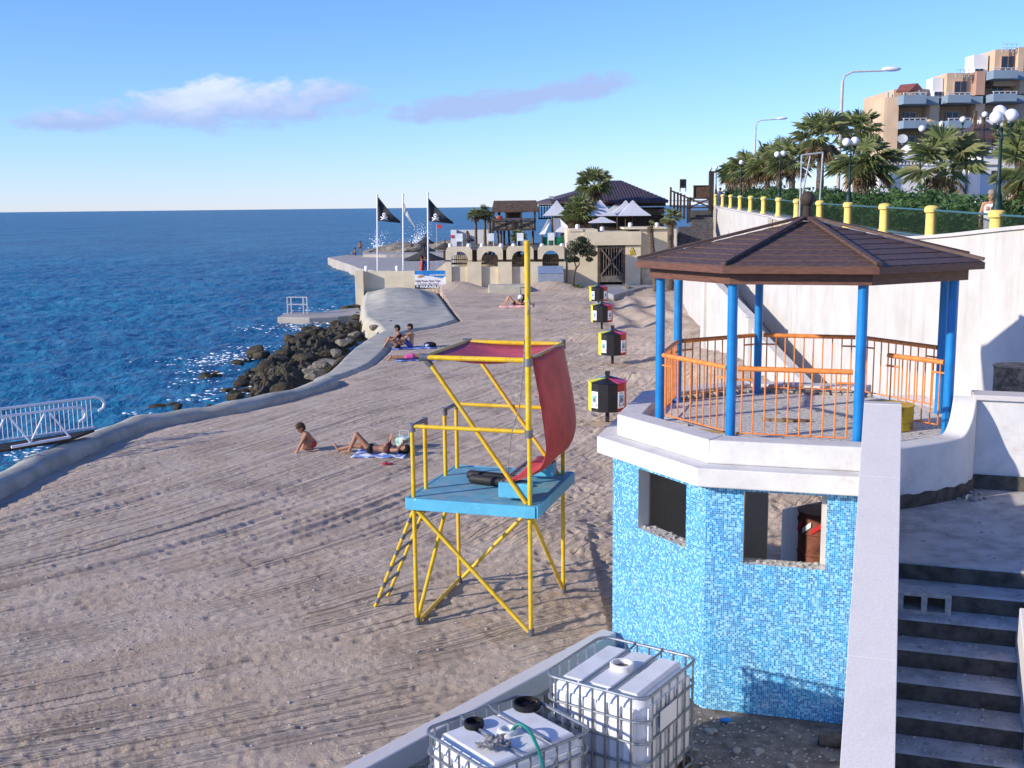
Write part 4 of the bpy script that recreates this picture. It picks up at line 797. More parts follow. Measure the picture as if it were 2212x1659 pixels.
# lamps on posts
def lamp(base, n, label, H=2.05):
    x, y, z = base; th = thing('street_lamp', label, 'street lamp', base, 'green globe lamps of the promenade')
    MB().lathe([(.13, 0), (.13, .05), (.10, .09), (.085, .30), (.10, .33), (.06, .38), (.05, .62), (.065, .65), (.045, .70), (.032, H-.55), (.05, H-.52), (.03, H-.48), (.028, H-.25)], base, 12).build('column', MT['lamp_green'], th, 40)
    offs = [(0, 0, 0)] if n == 1 else ([(-.15, 0, -.02), (.15, .05, .02)] if n == 2 else [(-.16, -.05, -.04), (.17, -.06, .0), (0, .16, .10)])
    for ox, oy, oz in offs:
        if n > 1: MB().tube([(x, y, z+H-.45), (x+ox*.9, y+oy*.9, z+H-.42), (x+ox, y+oy, z+H-.30+oz), (x+ox, y+oy, z+H-.2+oz)], .018, 6).build('arm', MT['lamp_green'], th, 40)
        MB().lathe([(.03, 0), (.07, .05), (.075, .10)], (x+ox, y+oy, z+H-.26+oz), 10).build('cup', MT['lamp_green'], th, 40)
        MB().ball((x+ox, y+oy, z+H+oz), .145, 16, 10).build('globe', MT['globe'], th, True)
for i, n_ in ((12, 3), (9, 2), (6, 2), (3, 1), (0, 1)):
    lamp((PP[i][0], PP[i][1], PP[i][2]-.01), n_, {3: 'green lamp post with three white globes on a yellow fence post', 2: 'green lamp with two white globes near the %s' % ('street light pole' if i == 9 else 'grey pipe frame'), 1: 'green lamp with one white globe near the %s' % ('palms' if i == 3 else 'plank stairs')}[n_], 2.07)
p = on_y(*z3(143, 878), 96); lamp((p[0], p[1], p[2]-2.05), 1, 'dark lamp with one white globe beyond the tall wooden post')
for (zx_, zy_), Y in (((485, 755), 50), ((648, 718), 52), ((818, 680), 54), ((995, 640), 56)):
    p = on_y(*zh(zx_, zy_), Y); lamp((p[0], p[1], p[2]-2.6), 1, 'slender garden lamp with a white globe on the white villa terrace', 2.6)
def street_light(px_base, px_top, px_end, Y, label, zb):
    a = on_y(*px_top, Y); e = on_y(*px_end, Y); th = thing('street_light', label, 'street light', (a[0], Y, zb), 'tall street lights along the road')
    bx = on_y(*px_base, Y); MB().tube([(bx[0], Y, zb), (a[0], Y, a[2])], [.13, .07], 12).build('pole', MT['street_pole'], th, 40)
    MB().tube([(a[0], Y, a[2]-.05), (a[0]+.1, Y, a[2]+.25), (a[0]+.5, Y, a[2]+.45), tuple(e)], .045, 8).build('arm', MT['street_pole'], th, 40)
    d = np.array([1, 0, .12]); mb = MB(); mb.ball((e[0]+.35, e[1], e[2]+.08), .5, 12, 8, (1, .36, .26)); mb.build('lamp_head', MT['globe'], th, True)
street_light(z3(980, 1010), z3(1015, 300), z3(1290, 232), 58, 'tall beige street light arching above the promenade palms', 5.3)
street_light(z3(435, 740), z3(441, 592), z3(590, 552), 105, 'distant thin street light beyond the palms', 6)
street_light(z3(878, 700), z3(880, 500), z3(905, 512), 120, 'bare distant pole with a stub arm above the palms', 6)
# grey pipe frame by the fence
fr = thing('pipe_frame', 'grey metal pipe frame standing on the ledge beside the promenade fence', 'frame', tuple(on_y(*z3(800, 1190), 43.5)))
for a, c in (((745, 790), (730, 1195)), ((885, 772), (865, 1085)), ((745, 790), (885, 772)), ((802, 795), (742, 1080))):
    MB().tube([on_y(*z3(*a), 43.5), on_y(*z3(*c), 43.5)], .035, 8).build('pipe', MT['pipe_grey'], fr, 40)
# ---- hotel
HY = 128.0
def hp(x, y, Y=HY): return on_y(*zh(x, y), Y)
ht = thing('hotel', 'stepped peach hotel with blue balconies above the palms', 'building', tuple(hp(700, 1150)))
def hbox(x0, y0, x1, y1, d0, d1, m, name, par=None, bevel=0.0):       # crop rectangle on the facade plane, from depth d0 to d1 behind it
    a, c = hp(x0, y1), hp(x1, y0); mb = MB(); mb.box(((a[0]+c[0])/2, HY+(d0+d1)/2, (a[2]+c[2])/2), (c[0]-a[0], d1-d0, c[2]-a[2])); return mb.build(name, m, par or ht, bevel=bevel)
mb = MB(); a, c = hp(110, 1150), hp(310, 495); xs = np.linspace(0, 1, 7); pl = [(a[0]+(c[0]-a[0])*.5-(c[0]-a[0])*.5*math.cos(math.pi*f/2)*1.0, HY+3.2-2.6*math.sin(math.pi*f/2)) for f in xs]+[(c[0], HY+.4), (c[0], HY+9), (a[0]*(HY+9)/HY+.4, HY+9)]; mb.prism(pl, a[2], c[2]); mb.build('wing', MT['hotel_peach'], ht)
hbox(300, 400, 1600, 1150, 3.0, 14, MT['hotel_peach'], 'wall'); hbox(715, 290, 1010, 478, 1.2, 6, MT['hotel_peach'], 'wall'); hbox(622, 325, 715, 478, 2.0, 4, MT['hotel_white'], 'wall'); hbox(975, 130, 1102, 285, 2.5, 5, MT['hotel_white'], 'wall'); hbox(1102, 95, 1600, 400, 1.2, 6, MT['hotel_peach'], 'wall')
hbox(930, 285, 1012, 480, .3, 3, MT['hotel_pink'], 'pier'); hbox(550, 560, 640, 900, .4, 4, MT['hotel_peach'], 'pier'); hbox(915, 550, 1010, 900, .4, 4, MT['hotel_peach'], 'pier'); hbox(1270, 90, 1330, 290, .3, 3, MT['hotel_peach'], 'pier'); hbox(1290, 350, 1360, 470, .4, 3, MT['hotel_peach'], 'pier')
for x0, x1 in ((312, 330), (640, 700), (1010, 1070)): hbox(x0, 565, x1, 690, 2.2, 3.2, MT['hotel_pink'], 'reveal')
for x0, y0, x1, y1 in ((295, 480, 480, 565), (650, 480, 838, 555), (1015, 470, 1205, 545), (295, 685, 480, 760), (655, 685, 838, 760), (1015, 282, 1215, 362), (910, 680, 1100, 745)):
    m = MT['hotel_white'] if y0 == 680 else MT['hotel_blue']; bal_ = hbox(x0, y0+10, x1, y1, -1.6, 2.9, m, 'balcony')
    hbox(x0-3, y0-8, x1+3, y0-2, -1.65, -1.4, MT['hotel_white'], 'handrail', bal_); hbox(x1, y0+10, x1+150, y1-4, .2, 2.9, m, 'balcony')
    for k in range(5): xx = x0+4+(x1-x0-8)*k/4; hbox(xx-2.5, y0-3, xx+2.5, y0+11, -1.6, -1.45, MT['hotel_white'], 'baluster', bal_)
def hwin(x0, y0, x1, y1, d, fr=True):
    w_ = hbox(x0, y0, x1, y1, d-.12, d+.1, MT['hotel_white'] if fr else MT['hotel_pink'], 'window'); mx_ = (x0+x1)/2
    hbox(x0+5, y0+5, mx_-2, y1-3, d-.16, d-.115, MT['glass_dark'], 'pane', w_); hbox(mx_+2, y0+5, x1-5, y1-3, d-.16, d-.115, MT['glass_dark'], 'pane', w_)
for a in ((410, 605, 508, 675), (758, 600, 862, 668), (1128, 396, 1235, 462), (400, 800, 500, 865), (770, 790, 870, 860)): hwin(*a, 2.9)
hwin(772, 360, 880, 462, 1.1, False); hwin(1155, 155, 1270, 265, 1.1, False); hwin(630, 438, 700, 478, 1.9); hwin(980, 245, 1055, 275, 2.4)
for x0, y0, x1, y1 in ((778, 272, 885, 330), (1155, 62, 1275, 125)):
    for k in range(4): xx = x0+(x1-x0)*k/3; hbox(xx-2.5, y0, xx+2.5, y1+4, .6, .75, MT['pipe_grey'], 'pergola_post')
    for k in range(3): yy_ = y0+(y1-y0)*k/2; hbox(x0-3, yy_-2, x1+3, yy_+2, .5, .6, MT['pipe_grey'], 'pergola_rail')
pv = thing('roof_pavilion', 'small red-tiled roof shelter with blue posts on the hotel terrace', 'shelter', tuple(hp(390, 490)))
for x in (288, 375, 400, 488): hbox(x-4, 436, x+4, 496, .8 if x in (375, 488) else 3, 1.1 if x in (375, 488) else 3.3, MT['hotel_blue'], 'post', pv)
mb = MB(); a, b_, c, d, e, f = hp(278, 446, HY+.5), hp(372, 446, HY+.5), hp(310, 398, HY+2.2), hp(450, 386, HY+2.2), hp(498, 440, HY+.5), hp(400, 440, HY+4.2)
mb.add([a, hp(385, 448, HY+.3), d, c, hp(498, 440, HY+3.5)], [(0, 1, 2, 3), (1, 4, 2)]); q = mb.build('roof', MT['tile_red'], pv); sm = q.modifiers.new('solid', 'SOLIDIFY'); sm.thickness = .25
ds = thing('satellite_dish', 'pale round satellite dish on the hotel side', 'dish', tuple(hp(325, 880, HY-2))); p = hp(325, 842, HY-2)
mb = MB(); mb.lathe([(.02, 0), (.3, .03), (.55, .13), (.56, .14), (.3, .05), (.02, .02)], (0, 0, 0), 18); o = mb.build('bowl', MT['pipe_grey'], None, 40); o.parent = ds; o.location = (0, 0, p[2]-ds.location.z); o.rotation_euler = (R(62), 0, R(-20)); MB().tube([tuple(hp(325, 885, HY-2)), (p[0], p[1], p[2])], .08, 6).build('mast', MT['pipe_grey'], ds)
# ---- white villa with balustrade
vl = thing('white_villa', 'white terraced villa with pierced balustrade behind the palms', 'building', tuple(hp(1150, 1330, 58)))
VY = 58.0
def vbox(x0, y0, x1, y1, d0, d1, m, name, par=None):
    a, c = on_y(*zh(x0, y1), VY), on_y(*zh(x1, y0), VY); mb = MB(); mb.box(((a[0]+c[0])/2, VY+(d0+d1)/2, (a[2]+c[2])/2), (c[0]-a[0], d1-d0, c[2]-a[2])); return mb.build(name, m, par or vl)
vbox(940, 962, 1800, 1480, 0, 8, MT['hotel_white'], 'wall'); vbox(200, 1040, 940, 1480, 1.5, 8, MT['hotel_white'], 'wall'); vbox(925, 950, 1800, 963, -.25, .6, MT['hotel_white'], 'ledge'); vbox(925, 892, 1800, 905, -.2, .1, MT['hotel_white'], 'handrail')
for k in range(22): vbox(930+k*32, 905, 948+k*32, 950, -.12, .05, MT['hotel_white'], 'baluster')
vbox(230, 1000, 940, 1012, 1.3, 1.6, MT['hotel_white'], 'handrail')
for k in range(24): vbox(236+k*29, 1012, 250+k*29, 1040, 1.38, 1.52, MT['hotel_white'], 'baluster')
vbox(1045, 1095, 1088, 1140, -.05, .3, MT['glass_dark'], 'window'); vbox(960, 1040, 1100, 1052, -.12, .05, MT['cream_wall'], 'ledge'); vbox(260, 1120, 310, 1230, 1.45, 1.7, MT['glass_dark'], 'window'); vbox(1180, 1010, 1320, 1022, -.1, .05, MT['cream_wall'], 'ledge')
mb = MB(); a, c = on_y(*zh(305, 1005), 56), on_y(*zh(470, 870), 56); mb.add([a, (a[0]+1.0, 56, a[2]), (c[0]+.7, 56, c[2]), (c[0], 56, c[2])]+[(a[0], 58, a[2]), (a[0]+1.0, 58, a[2]), (c[0]+.7, 58, c[2]), (c[0], 58, c[2])], [(0, 1, 2, 3), (7, 6, 5, 4), (0, 4, 5, 1), (1, 5, 6, 2), (2, 6, 7, 3), (3, 7, 4, 0)]); mb.build('stair_flank', MT['hotel_white'], vl)
gz = thing('thatched_shelter', 'dark brown pyramid-roofed shelter on the villa terrace', 'shelter', tuple(on_y(*zh(1010, 905), 61)))
a, c, e, f = on_y(*zh(850, 800), 60), on_y(*zh(1190, 815), 60), on_y(*zh(1010, 695), 63), on_y(*zh(930, 790), 66)
mb = MB(); mb.add([a, c, (c[0]+.3, 66, c[2]), (a[0]+.3, 66, a[2]), e, (a[0], a[1], a[2]-.15), (c[0], c[1], c[2]-.15), (c[0]+.3, 66, c[2]-.15), (a[0]+.3, 66, a[2]-.15)], [(0, 1, 4), (1, 2, 4), (2, 3, 4), (3, 0, 4), (5, 8, 7, 6), (0, 5, 6, 1), (1, 6, 7, 2), (2, 7, 8, 3), (3, 8, 5, 0)]); mb.build('roof', MT['wood_roof'], gz)
for xx in (905, 975, 1065, 1150): p = on_y(*zh(xx, 905), 61); MB().box((p[0], 61, p[2]+.95), (.16, .16, 1.9)).build('post', MT['wood_brown'], gz)
# ================================================================== far end of the beach: walls, restaurant, pier
FY = 75.0
def f1(x, y, Y=FY): return on_y(*z1(x, y), Y)
def f2(x, y, Y=FY): return on_y(*z2(x, y), Y)
def fbox(fn, x0, y0, x1, y1, Y0, Y1, m, name, par, zmin=None, bevel=0.0, ref=FY):
    a, c = fn(x0, y1, ref), fn(x1, y0, ref); zb = a[2] if zmin is None else zmin
    mb = MB(); mb.box(((a[0]+c[0])/2, (Y0+Y1)/2, (zb+c[2])/2), (abs(c[0]-a[0]), Y1-Y0, c[2]-zb)); return mb.build(name, m, par, bevel=bevel)
yw = thing('sea_wall', 'cream wall with thick end pillar carrying the boat trip banner', 'wall', tuple(f1(600, 990)))
fbox(f1, 385, 770, 1165, 990, FY, FY+.35, MT['cream_wall'], 'wall', yw, -.8, .02)
fbox(f1, 383, 768, 441, 1120, FY-.58, FY-.002, MT['cream_wall'], 'pillar', yw, -1.3, .02)
mb = MB(); a, c, d = f1(1030, 770), f1(1165, 770), f1(1118, 700); mb.vprism([(a[0], a[2]+.003), (c[0], a[2]+.003), (c[0], d[2]), (d[0], d[2])], FY+.02, FY+.33); mb.build('ramped_top', MT['cream_wall'], yw)
# banner
bn = thing('banner', 'white and blue banner advertising daily power boat trips and paragliding', 'banner', tuple(f1(1010, 920)))
B0, B1 = f1(862, 920), f1(1160, 768); BW, BH = B1[0]-B0[0], B1[2]-B0[2]; BY = FY-.03
def bq(u0, v0, u1, v1, m, name, dy=0.0, par=None): mb = MB(); mb.box((B0[0]+BW*(u0+u1)/2, BY-dy, B0[2]+BH*(v0+v1)/2), (BW*(u1-u0), .012, BH*(v1-v0))); return mb.build(name, m, par or bn)
bq(0, 0, 1, 1, MT['paper'], 'sheet'); bq(0, 0, .97, .2, MT['ink_dark'], 'black_strip', .009)
mb = MB(); mb.vprism([(B0[0]+BW*u_, B0[2]+BH*v_) for u_, v_ in ((0, .8), (.22, .78), (.3, .72), (.45, .70), (.6, .62), (.75, .58), (.82, .66), (1, .7), (1, 1), (0, 1))], BY-.019, BY-.012); mb.build('blue_wave', MT['banner_blue'], bn)
mb = MB(); mb.vprism([(B0[0]+BW*u_, B0[2]+BH*v_) for u_, v_ in ((.06, .66), (.12, .60), (.24, .66), (.28, .74), (.16, .76))], BY-.026, BY-.0195); mb.build('boat_picture', MT['ink_orange'], bn)
def text(s, loc, h, m, name, par, width=None, rz=0.0, tiltx=90, bold=0.0, dep=.004):
    cu = bpy.data.curves.new(name, 'FONT'); cu.body = s; cu.size = h; cu.extrude = dep; cu.offset = bold; cu.align_x = 'CENTER'; cu.align_y = 'CENTER'
    o = bpy.data.objects.new(name, cu); COL.objects.link(o); dg = bpy.context.evaluated_depsgraph_get(); me = bpy.data.meshes.new_from_object(o.evaluated_get(dg)); bpy.data.objects.remove(o)
    o = bpy.data.objects.new(name, me); COL.objects.link(o); me.materials.clear(); me.materials.append(m); o.rotation_euler = (R(tiltx), 0, rz)
    if width:
        xs = [v.co.x for v in me.vertices]; k = width/max(1e-6, max(xs)-min(xs)); me.transform(Matrix.Diagonal((k, 1, 1, 1)))
    o.parent = par; o.location = Vector(loc)-(wpos(par) if not par.get('local') else Vector((0, 0, 0))); return o
def bt(s, u_, v_, h, wd, m, dy=.028, bold=.0): text(s, (B0[0]+BW*u_, BY-dy, B0[2]+BH*v_), BH*h, m, 'lettering', bn, BW*wd, bold=bold)
bt('Daily Power Boat Trips', .36, .42, .17, .68, MT['ink_brown'], .012, .003); bt('To Comino - Blue Lagoon', .36, .265, .10, .60, MT['ink_brown'], .012, .002); bt('& PARAGLIDING', .5, .10, .17, .94, MT['paper'], .018, .012); bt('WATERSPORTS', .66, .745, .12, .50, MT['paper'], .024, .004)
# pirate flags and poles
def flag(px, top, bot, m, label, skull, cloth):
    a, c = f1(px, top, FY+.9), f1(px, bot, FY+.9); th = thing('flagpole', label, 'flag', (c[0], c[1], min(c[2], .9)), 'flagpoles behind the cream wall')
    MB().tube([(c[0], c[1], .3), (a[0], a[1], a[2])], .055, 8).build('pole', MT['white_metal'], th, 40); MB().ball((a[0], a[1], a[2]), .08, 8, 6).build('knob', MT['white_metal'], th, True)
    P = cloth; n, k = 14, 10; mb = MB(); X0 = f1(px, 0, FY+.9)[0]
    tl, bl_, tr = [f1(*q, FY+.9) for q in P]                         # top corner, lower corner at the pole, outer tip
    for i in range(n+1):
        for j in range(k+1):
            u_, v_ = i/n, j/k; top_ = tl+(tr-tl)*u_+np.array([0, 0, -.10*math.sin(u_*math.pi)])*1.2; low = bl_+(tr-np.array([0, 0, .12])-bl_)*u_; q = top_+(low-top_)*v_; q = q+np.array([0, .14*math.sin(u_*7+v_*1.5), 0]); mb.v.append(tuple(q))
    for i in range(n):
        for j in range(k): o_ = i*(k+1)+j; mb.f.append([o_, o_+1, o_+k+2, o_+k+1]); mb.m.append(0)
    fl = mb.build('cloth', m, th, True); fl.modifiers.new('solid', 'SOLIDIFY').thickness = .012
    if skull:
        c_ = tl+(tr-tl)*.30+(bl_-tl)*.52; c_ = c_+np.array([0, -.22, 0]); s_ = .21
        mb = MB(); mb.ball((c_[0], c_[1], c_[2]+.12), s_*.62, 10, 8, (1, .15, 1)); mb.box((c_[0], c_[1], c_[2]-.0), (.13, .03, .1)); 
        mb.build('skull', MT['paper'], th, True)
        for sg in (-1, 1):
            MB().tube([(c_[0]-.24, c_[1]-.01, c_[2]-.12-.10*sg), (c_[0]+.24, c_[1]-.01, c_[2]-.12+.10*sg)], .035, 6).build('bone', MT['paper'], th, True); MB().ball((c_[0]+sg*.05, c_[1]-.025, c_[2]+.12), .035, 6, 5, (1, .4, 1)).build('eye_socket', MT['ink_dark'], th, True)
flag(548, 145, 770, MT['flag_black'], 'white flagpole flying a black skull and crossbones flag at the seaward end', True, ((553, 155), (553, 355), (740, 362)))
flag(762, 140, 768, MT['flag_white'], 'white flagpole with a limp whitish flag between the two pirate flags', False, ((752, 165), (757, 270), (865, 412)))
flag(968, 130, 768, MT['flag_black'], 'white flagpole flying a black skull and crossbones flag beside the banner', True, ((972, 165), (972, 360), (1178, 368)))
# arcade
ar = thing('arcade_wall', 'cream arcade wall with four arched openings beneath the restaurant terrace', 'wall', tuple(f1(1600, 930)))
AZ0 = -.2
for i, (x0, x1, xa, xb) in enumerate(((1115, 1335, 1160, 1300), (1375, 1590, 1412, 1552), (1620, 1845, 1665, 1803), (1880, 2100, 1918, 2058))):
    tz, mz, sz = f1(0, 585)[2], f1(0, 695)[2], f1(0, 735)[2]; X = lambda q: f1(q, 600)[0]; A, B_, r_ = X(xa), X(xb), (X(xb)-X(xa))/2; cx = (A+B_)/2; cz = f1(0, 625)[2]-r_
    arc = [(cx+r_*math.cos(a), cz+r_*math.sin(a)) for a in np.linspace(0, math.pi, 13)]
    poly = [(X(x0), mz), (A, mz)]+[(A, cz)]+arc[::-1][1:-1]+[(B_, cz), (B_, mz), (X(x1), mz), (X(x1), tz-.25), (X(x1)-.12, tz-.05), (X(x1)-.3, tz), (X(x0)+.3, tz), (X(x0)+.12, tz-.05), (X(x0), tz-.25)]
    MB().vprism(poly, FY-.05, FY+.4).build('bay', MT['cream_wall'], ar)
    fbox(f1, xa-2, 738, xb+2, 930, FY+.12, FY+.4, MT['cream_wall'], 'infill', ar, AZ0)
    g_ = MB(); 
    for q in np.linspace(xa+8, xb-8, 8): p = X(q); g_.box((p, FY+.2, (sz+cz+r_*.55)/2), (.035, .035, cz+r_*.55-sz))
    g_.box((cx, FY+.2, sz+.07), (2*r_, .06, .12)); g_.box((cx, FY+.2, cz+.02), (2*r_, .05, .06)); g_.build('grille', MT['wood_dark'], ar)
for x0, x1 in ((1118, 1164), (1300, 1412), (1552, 1665), (1803, 1918), (2058, 2112)): fbox(f1, x0, 697, x1, 940, FY-.12, FY+.4, MT['cream_wall'], 'pier', ar, AZ0)
for x0, x1 in ((1335, 1375), (1590, 1620), (1845, 1880)): fbox(f1, x0, 600, x1, 697, FY+.3, FY+.38, MT['wood_dark'], 'slot_dark', ar)  # dark sheets closing the open slots, painting the shade inside them
# terrace deck and dark space behind the arches
mb = MB(); a, c = f1(1165, 590), f1(2120, 590); mb.box(((a[0]+c[0])/2, FY+6, a[2]-.15), (c[0]-a[0], 10.5, .2)); struct(mb.build('terrace_deck', MT['wood_grey']))
mb = MB(); mb.box(((a[0]+c[0])/2, FY+4.2, .9), (c[0]-a[0], .2, 2.9)); tag(mb.build('back_wall', MT['limestone']), 'shaded stone wall behind the arches of the arcade', 'wall')
# cream gate house
gh = thing('gate_house', 'cream flat-roofed wall block with a wooden X-braced gate', 'building', tuple(f2(900, 1190)))
fbox(f2, 560, 690, 860, 1190, FY-.05, FY+4, MT['cream_wall'], 'wall', gh, -.2); fbox(f2, 1135, 850, 1290, 1190, FY-.05, FY+4, MT['cream_wall'], 'wall', gh, -.2); fbox(f2, 715, 712, 1292, 850, FY-.22, FY+4, MT['cream_wall'], 'lintel', gh); fbox(f2, 575, 685, 715, 712, FY-.12, FY+3, MT['cream_wall'], 'cap', gh)
fbox(f2, 1290, 690, 1665, 1085, FY+.8, FY+4, MT['cream_wall'], 'side_wall', gh, -.2); fbox(f2, 1130, 668, 1560, 692, FY+.6, FY+3.9, MT['cream_wall'], 'side_cap', gh); fbox(f2, 1300, 1085, 1700, 1190, FY+.2, FY+.78, MT['limestone'], 'plinth', gh, -.2)
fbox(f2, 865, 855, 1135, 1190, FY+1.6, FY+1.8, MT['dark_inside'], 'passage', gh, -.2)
gt = thing('wooden_gate', 'weathered wooden gate with an X brace in the cream wall', 'gate', tuple(f2(1000, 1185)))
for x0, x1 in ((862, 885), (1110, 1135)): fbox(f2, x0, 855, x1, 1185, FY-.04, FY+.1, MT['wood_brown'], 'stile', gt, .2)
for y0, y1 in ((858, 880), (1150, 1215)): fbox(f2, 885, y0, 1110, y1, FY-.02, FY+.08, MT['wood_grey'], 'rail', gt)
for x in np.linspace(890, 1098, 9): fbox(f2, x, 880, x+9, 1150, FY+.0, FY+.05, MT['wood_grey'], 'picket', gt)
for a, c in (((890, 880), (1108, 1150)), ((1108, 880), (890, 1150))): MB().beam(f2(*a, FY-.06), f2(*c, FY-.06), .1, .05, (0, 1, 0)).build('brace', MT['wood_grey'], gt)
sg = thing('warning_sign', 'yellow triangular hazard sign above a yellow text plate on the cream wall', 'sign', tuple(f2(1205, 945))); a, c, d = f2(1178, 915), f2(1230, 915), f2(1204, 868)
MB().vprism([(a[0], a[2]), (c[0], c[2]), (d[0], d[2])], FY-.09, FY-.075).build('triangle', MT['ink_dark'], sg); k = lambda q, s_: (d[0]+(q[0]-d[0])*s_, 0)
cx_, cz_ = (a[0]+c[0]+d[0])/3, (a[2]+c[2]+d[2])/3; MB().vprism([(cx_+(q[0]-cx_)*.78, cz_+(q[2]-cz_)*.78) for q in (a, c, d)], FY-.097, FY-.0905).build('field', MT['sign_yellow'], sg); MB().vprism([(cx_+(q[0]-cx_)*.28, cz_-.03+(q[2]-cz_)*.3) for q in (a, c, d)], FY-.103, FY-.0975).build('pictogram', MT['ink_dark'], sg)
fbox(f2, 1178, 918, 1230, 945, FY-.09, FY-.075, MT['sign_yellow'], 'plate', sg)
for y0 in (923, 931, 938): fbox(f2, 1183, y0, 1225, y0+4, FY-.096, FY-.0905, MT['ink_dark'], 'text_line', sg)
# grey storage chest, slab, mounds' neighbours, olive tree
ch = thing('storage_chest', 'grey metal storage chest with sloping blue-grey lid before the arcade', 'chest', tuple(f1(1990, 870, FY-.9)))
fbox(f1, 1880, 795, 2098, 880, FY-1.5, FY-.3, MT['box_grey'], 'body', ch, .1, .02, FY-1.5); a, c, e = f1(1878, 795, FY-1.52), f1(2100, 795, FY-1.52), f1(1885, 735, FY-1.0)
mb = MB(); P = [(a[0], FY-1.52, a[2]+.004), (c[0], FY-1.52, a[2]+.004), (c[0], FY-.3, a[2]+.004), (a[0], FY-.3, a[2]+.004), (a[0]+.05, FY-1.46, a[2]+.06), (c[0]-.05, FY-1.46, a[2]+.06), (c[0]-.05, FY-.35, e[2]), (a[0]+.05, FY-.35, e[2])]
mb.add(P, [(3, 2, 1, 0), (4, 5, 6, 7), (0, 1, 5, 4), (1, 2, 6, 5), (2, 3, 7, 6), (3, 0, 4, 7)]); mb.build('lid', MT['box_lid'], ch, bevel=.02)
mb = MB(); P = [f1(*q, Y)[0:3] for q, Y in (((1470, 965), 71.2), ((1780, 965), 71.2))]; mb.box((P[0][0]*.5+P[1][0]*.5, 71.9, .42), (P[1][0]-P[0][0], 1.5, .62)); o = mb.build('concrete_block', MT['concrete'], bevel=.06); tag(o, 'low broken concrete slab lying between two sand mounds', 'slab')
tr = thing('olive_tree', 'small crooked olive-like tree in front of the cream gate house', 'tree', tuple(f2(625, 1270, 73.2))); TY = 73.2
tp = lambda x, y, dy=0: tuple(f2(x, y, TY)+np.array([0, dy, 0]))
MB().tube([(*tp(622, 1270)[:2], .1), tp(618, 1200), tp(632, 1110), tp(650, 1075)], [.085, .075, .065, .06], 8).build('trunk', MT['bark'], tr, True)
for pts in (((650, 1075), (640, 1040), (625, 1000), (600, 960)), ((650, 1075), (680, 1040), (675, 1000), (690, 950), (720, 900)), ((690, 950), (660, 880), (670, 820)), ((720, 900), (770, 880), (800, 870))): MB().tube([tp(*q, random.uniform(-.2, .2)) for q in pts], [.05, .04, .03, .018, .012][:len(pts)], 6).build('branch', MT['bark'], tr, True)
g = MB()
for (x, y, rx, rz2) in ((620, 860, 60, 50), (690, 820, 55, 50), (740, 830, 50, 45), (600, 930, 55, 40), (680, 890, 60, 40), (790, 890, 50, 40), (740, 930, 55, 30), (580, 990, 40, 25), (780, 990, 30, 20), (640, 990, 35, 25), (820, 930, 30, 25), (700, 785, 35, 20)):
    c = f2(x, y, TY); k = TY/2400/4.424/1.0416; leaves(g, (c[0], c[1]+random.uniform(-.4, .4), c[2]), (rx*k*1.15, .6, rz2*k*1.2), 300, .075)
g.build('crown', MT['leaf_olive'], tr)
g = MB(); c = f2(650, 1275, 72.8); leaves(g, (c[0], c[1], .45), (.5, .3, .18), 160, .08); o = g.build('grass_tuft', MT['grass_tuft']); tag(o, 'bright green weed tuft at the foot of the olive tree', 'weed')
for i, (x, y) in enumerate(((790, 1290), (810, 1265), (1140, 1290), (1150, 1270), (1170, 1300), (1190, 1285), (800, 1310))): p = f2(x, y, 68); s_ = random.uniform(.14, .3); stone('kerb_stone', BM[5+i % 3], (on_z(*z2(x, y), .35)[0], on_z(*z2(x, y), .35)[1], .35), (s_*1.3, s_, s_), 'rough yellowish stone edging the concrete path before the gate', 'stone', 'stones edging the path')
# plank stairs and rails up to the promenade
ps = thing('plank_stairs', 'dark plank stairs climbing beside the cream wall to the promenade', 'stairs', tuple(f2(1840, 900, 76)))
for k in range(16):
    f = k/15; Y = 76+8*f; a, c = f2(1670, 830-200*f if f < .6 else 0, Y), None; y_ = 850-(850-500)*f; xl = 1668 if f < .55 else 1795; a, c = f2(xl, y_, Y), f2(2012, y_, Y)
    MB().box(((a[0]+c[0])/2, Y+.3, a[2]-.12), (c[0]-a[0], .62, .22)).build('plank', MT['plank_stair'], ps, bevel=.01)
rl = thing('wooden_railing', 'dark wooden post railing with X gate at the head of the plank stairs', 'railing', tuple(f2(1680, 620, 82)))
for x, y0, y1 in ((1590, 270, 470), (1625, 310, 540), (1660, 320, 560), (1690, 330, 570), (1725, 345, 590), (1760, 380, 630), (1782, 370, 620)): a, c = f2(x, y0, 82), f2(x, y1, 82); MB().box((a[0], 82, (a[2]+c[2])/2), (.13, .13, a[2]-c[2])).build('post', MT['wood_dark'], rl)
for a, c in (((1590, 305), (1780, 385)), ((1590, 455), (1780, 470)), ((1785, 380), (1975, 382)), ((1785, 475), (1975, 472)), ((1790, 390), (1970, 465)), ((1790, 465), (1970, 390)), ((1290, 640), (1560, 500)), ((1300, 600), (1540, 480))): MB().beam(f2(*a, 81.9), f2(*c, 81.9), .1, .12, (0, 1, 0)).build('rail', MT['wood_dark'], rl)
fbox(f2, 1970, 110, 2022, 500, 83.5, 83.9, MT['wood_dark'], 'tall_post', rl, ref=83.5)
bd = thing('notice_board', 'brown wooden board beside the tall dark post', 'board', tuple(f2(1890, 385, 84.5))); fbox(f2, 1815, 255, 1970, 380, 84.5, 84.6, MT['wood_brown'], 'panel', bd, ref=84.5); fbox(f2, 1815, 250, 1975, 262, 84.45, 84.65, MT['wood_dark'], 'top_edge', bd, ref=84.5); fbox(f2, 1815, 262, 1828, 420, 84.45, 84.65, MT['wood_dark'], 'post', bd, ref=84.5)
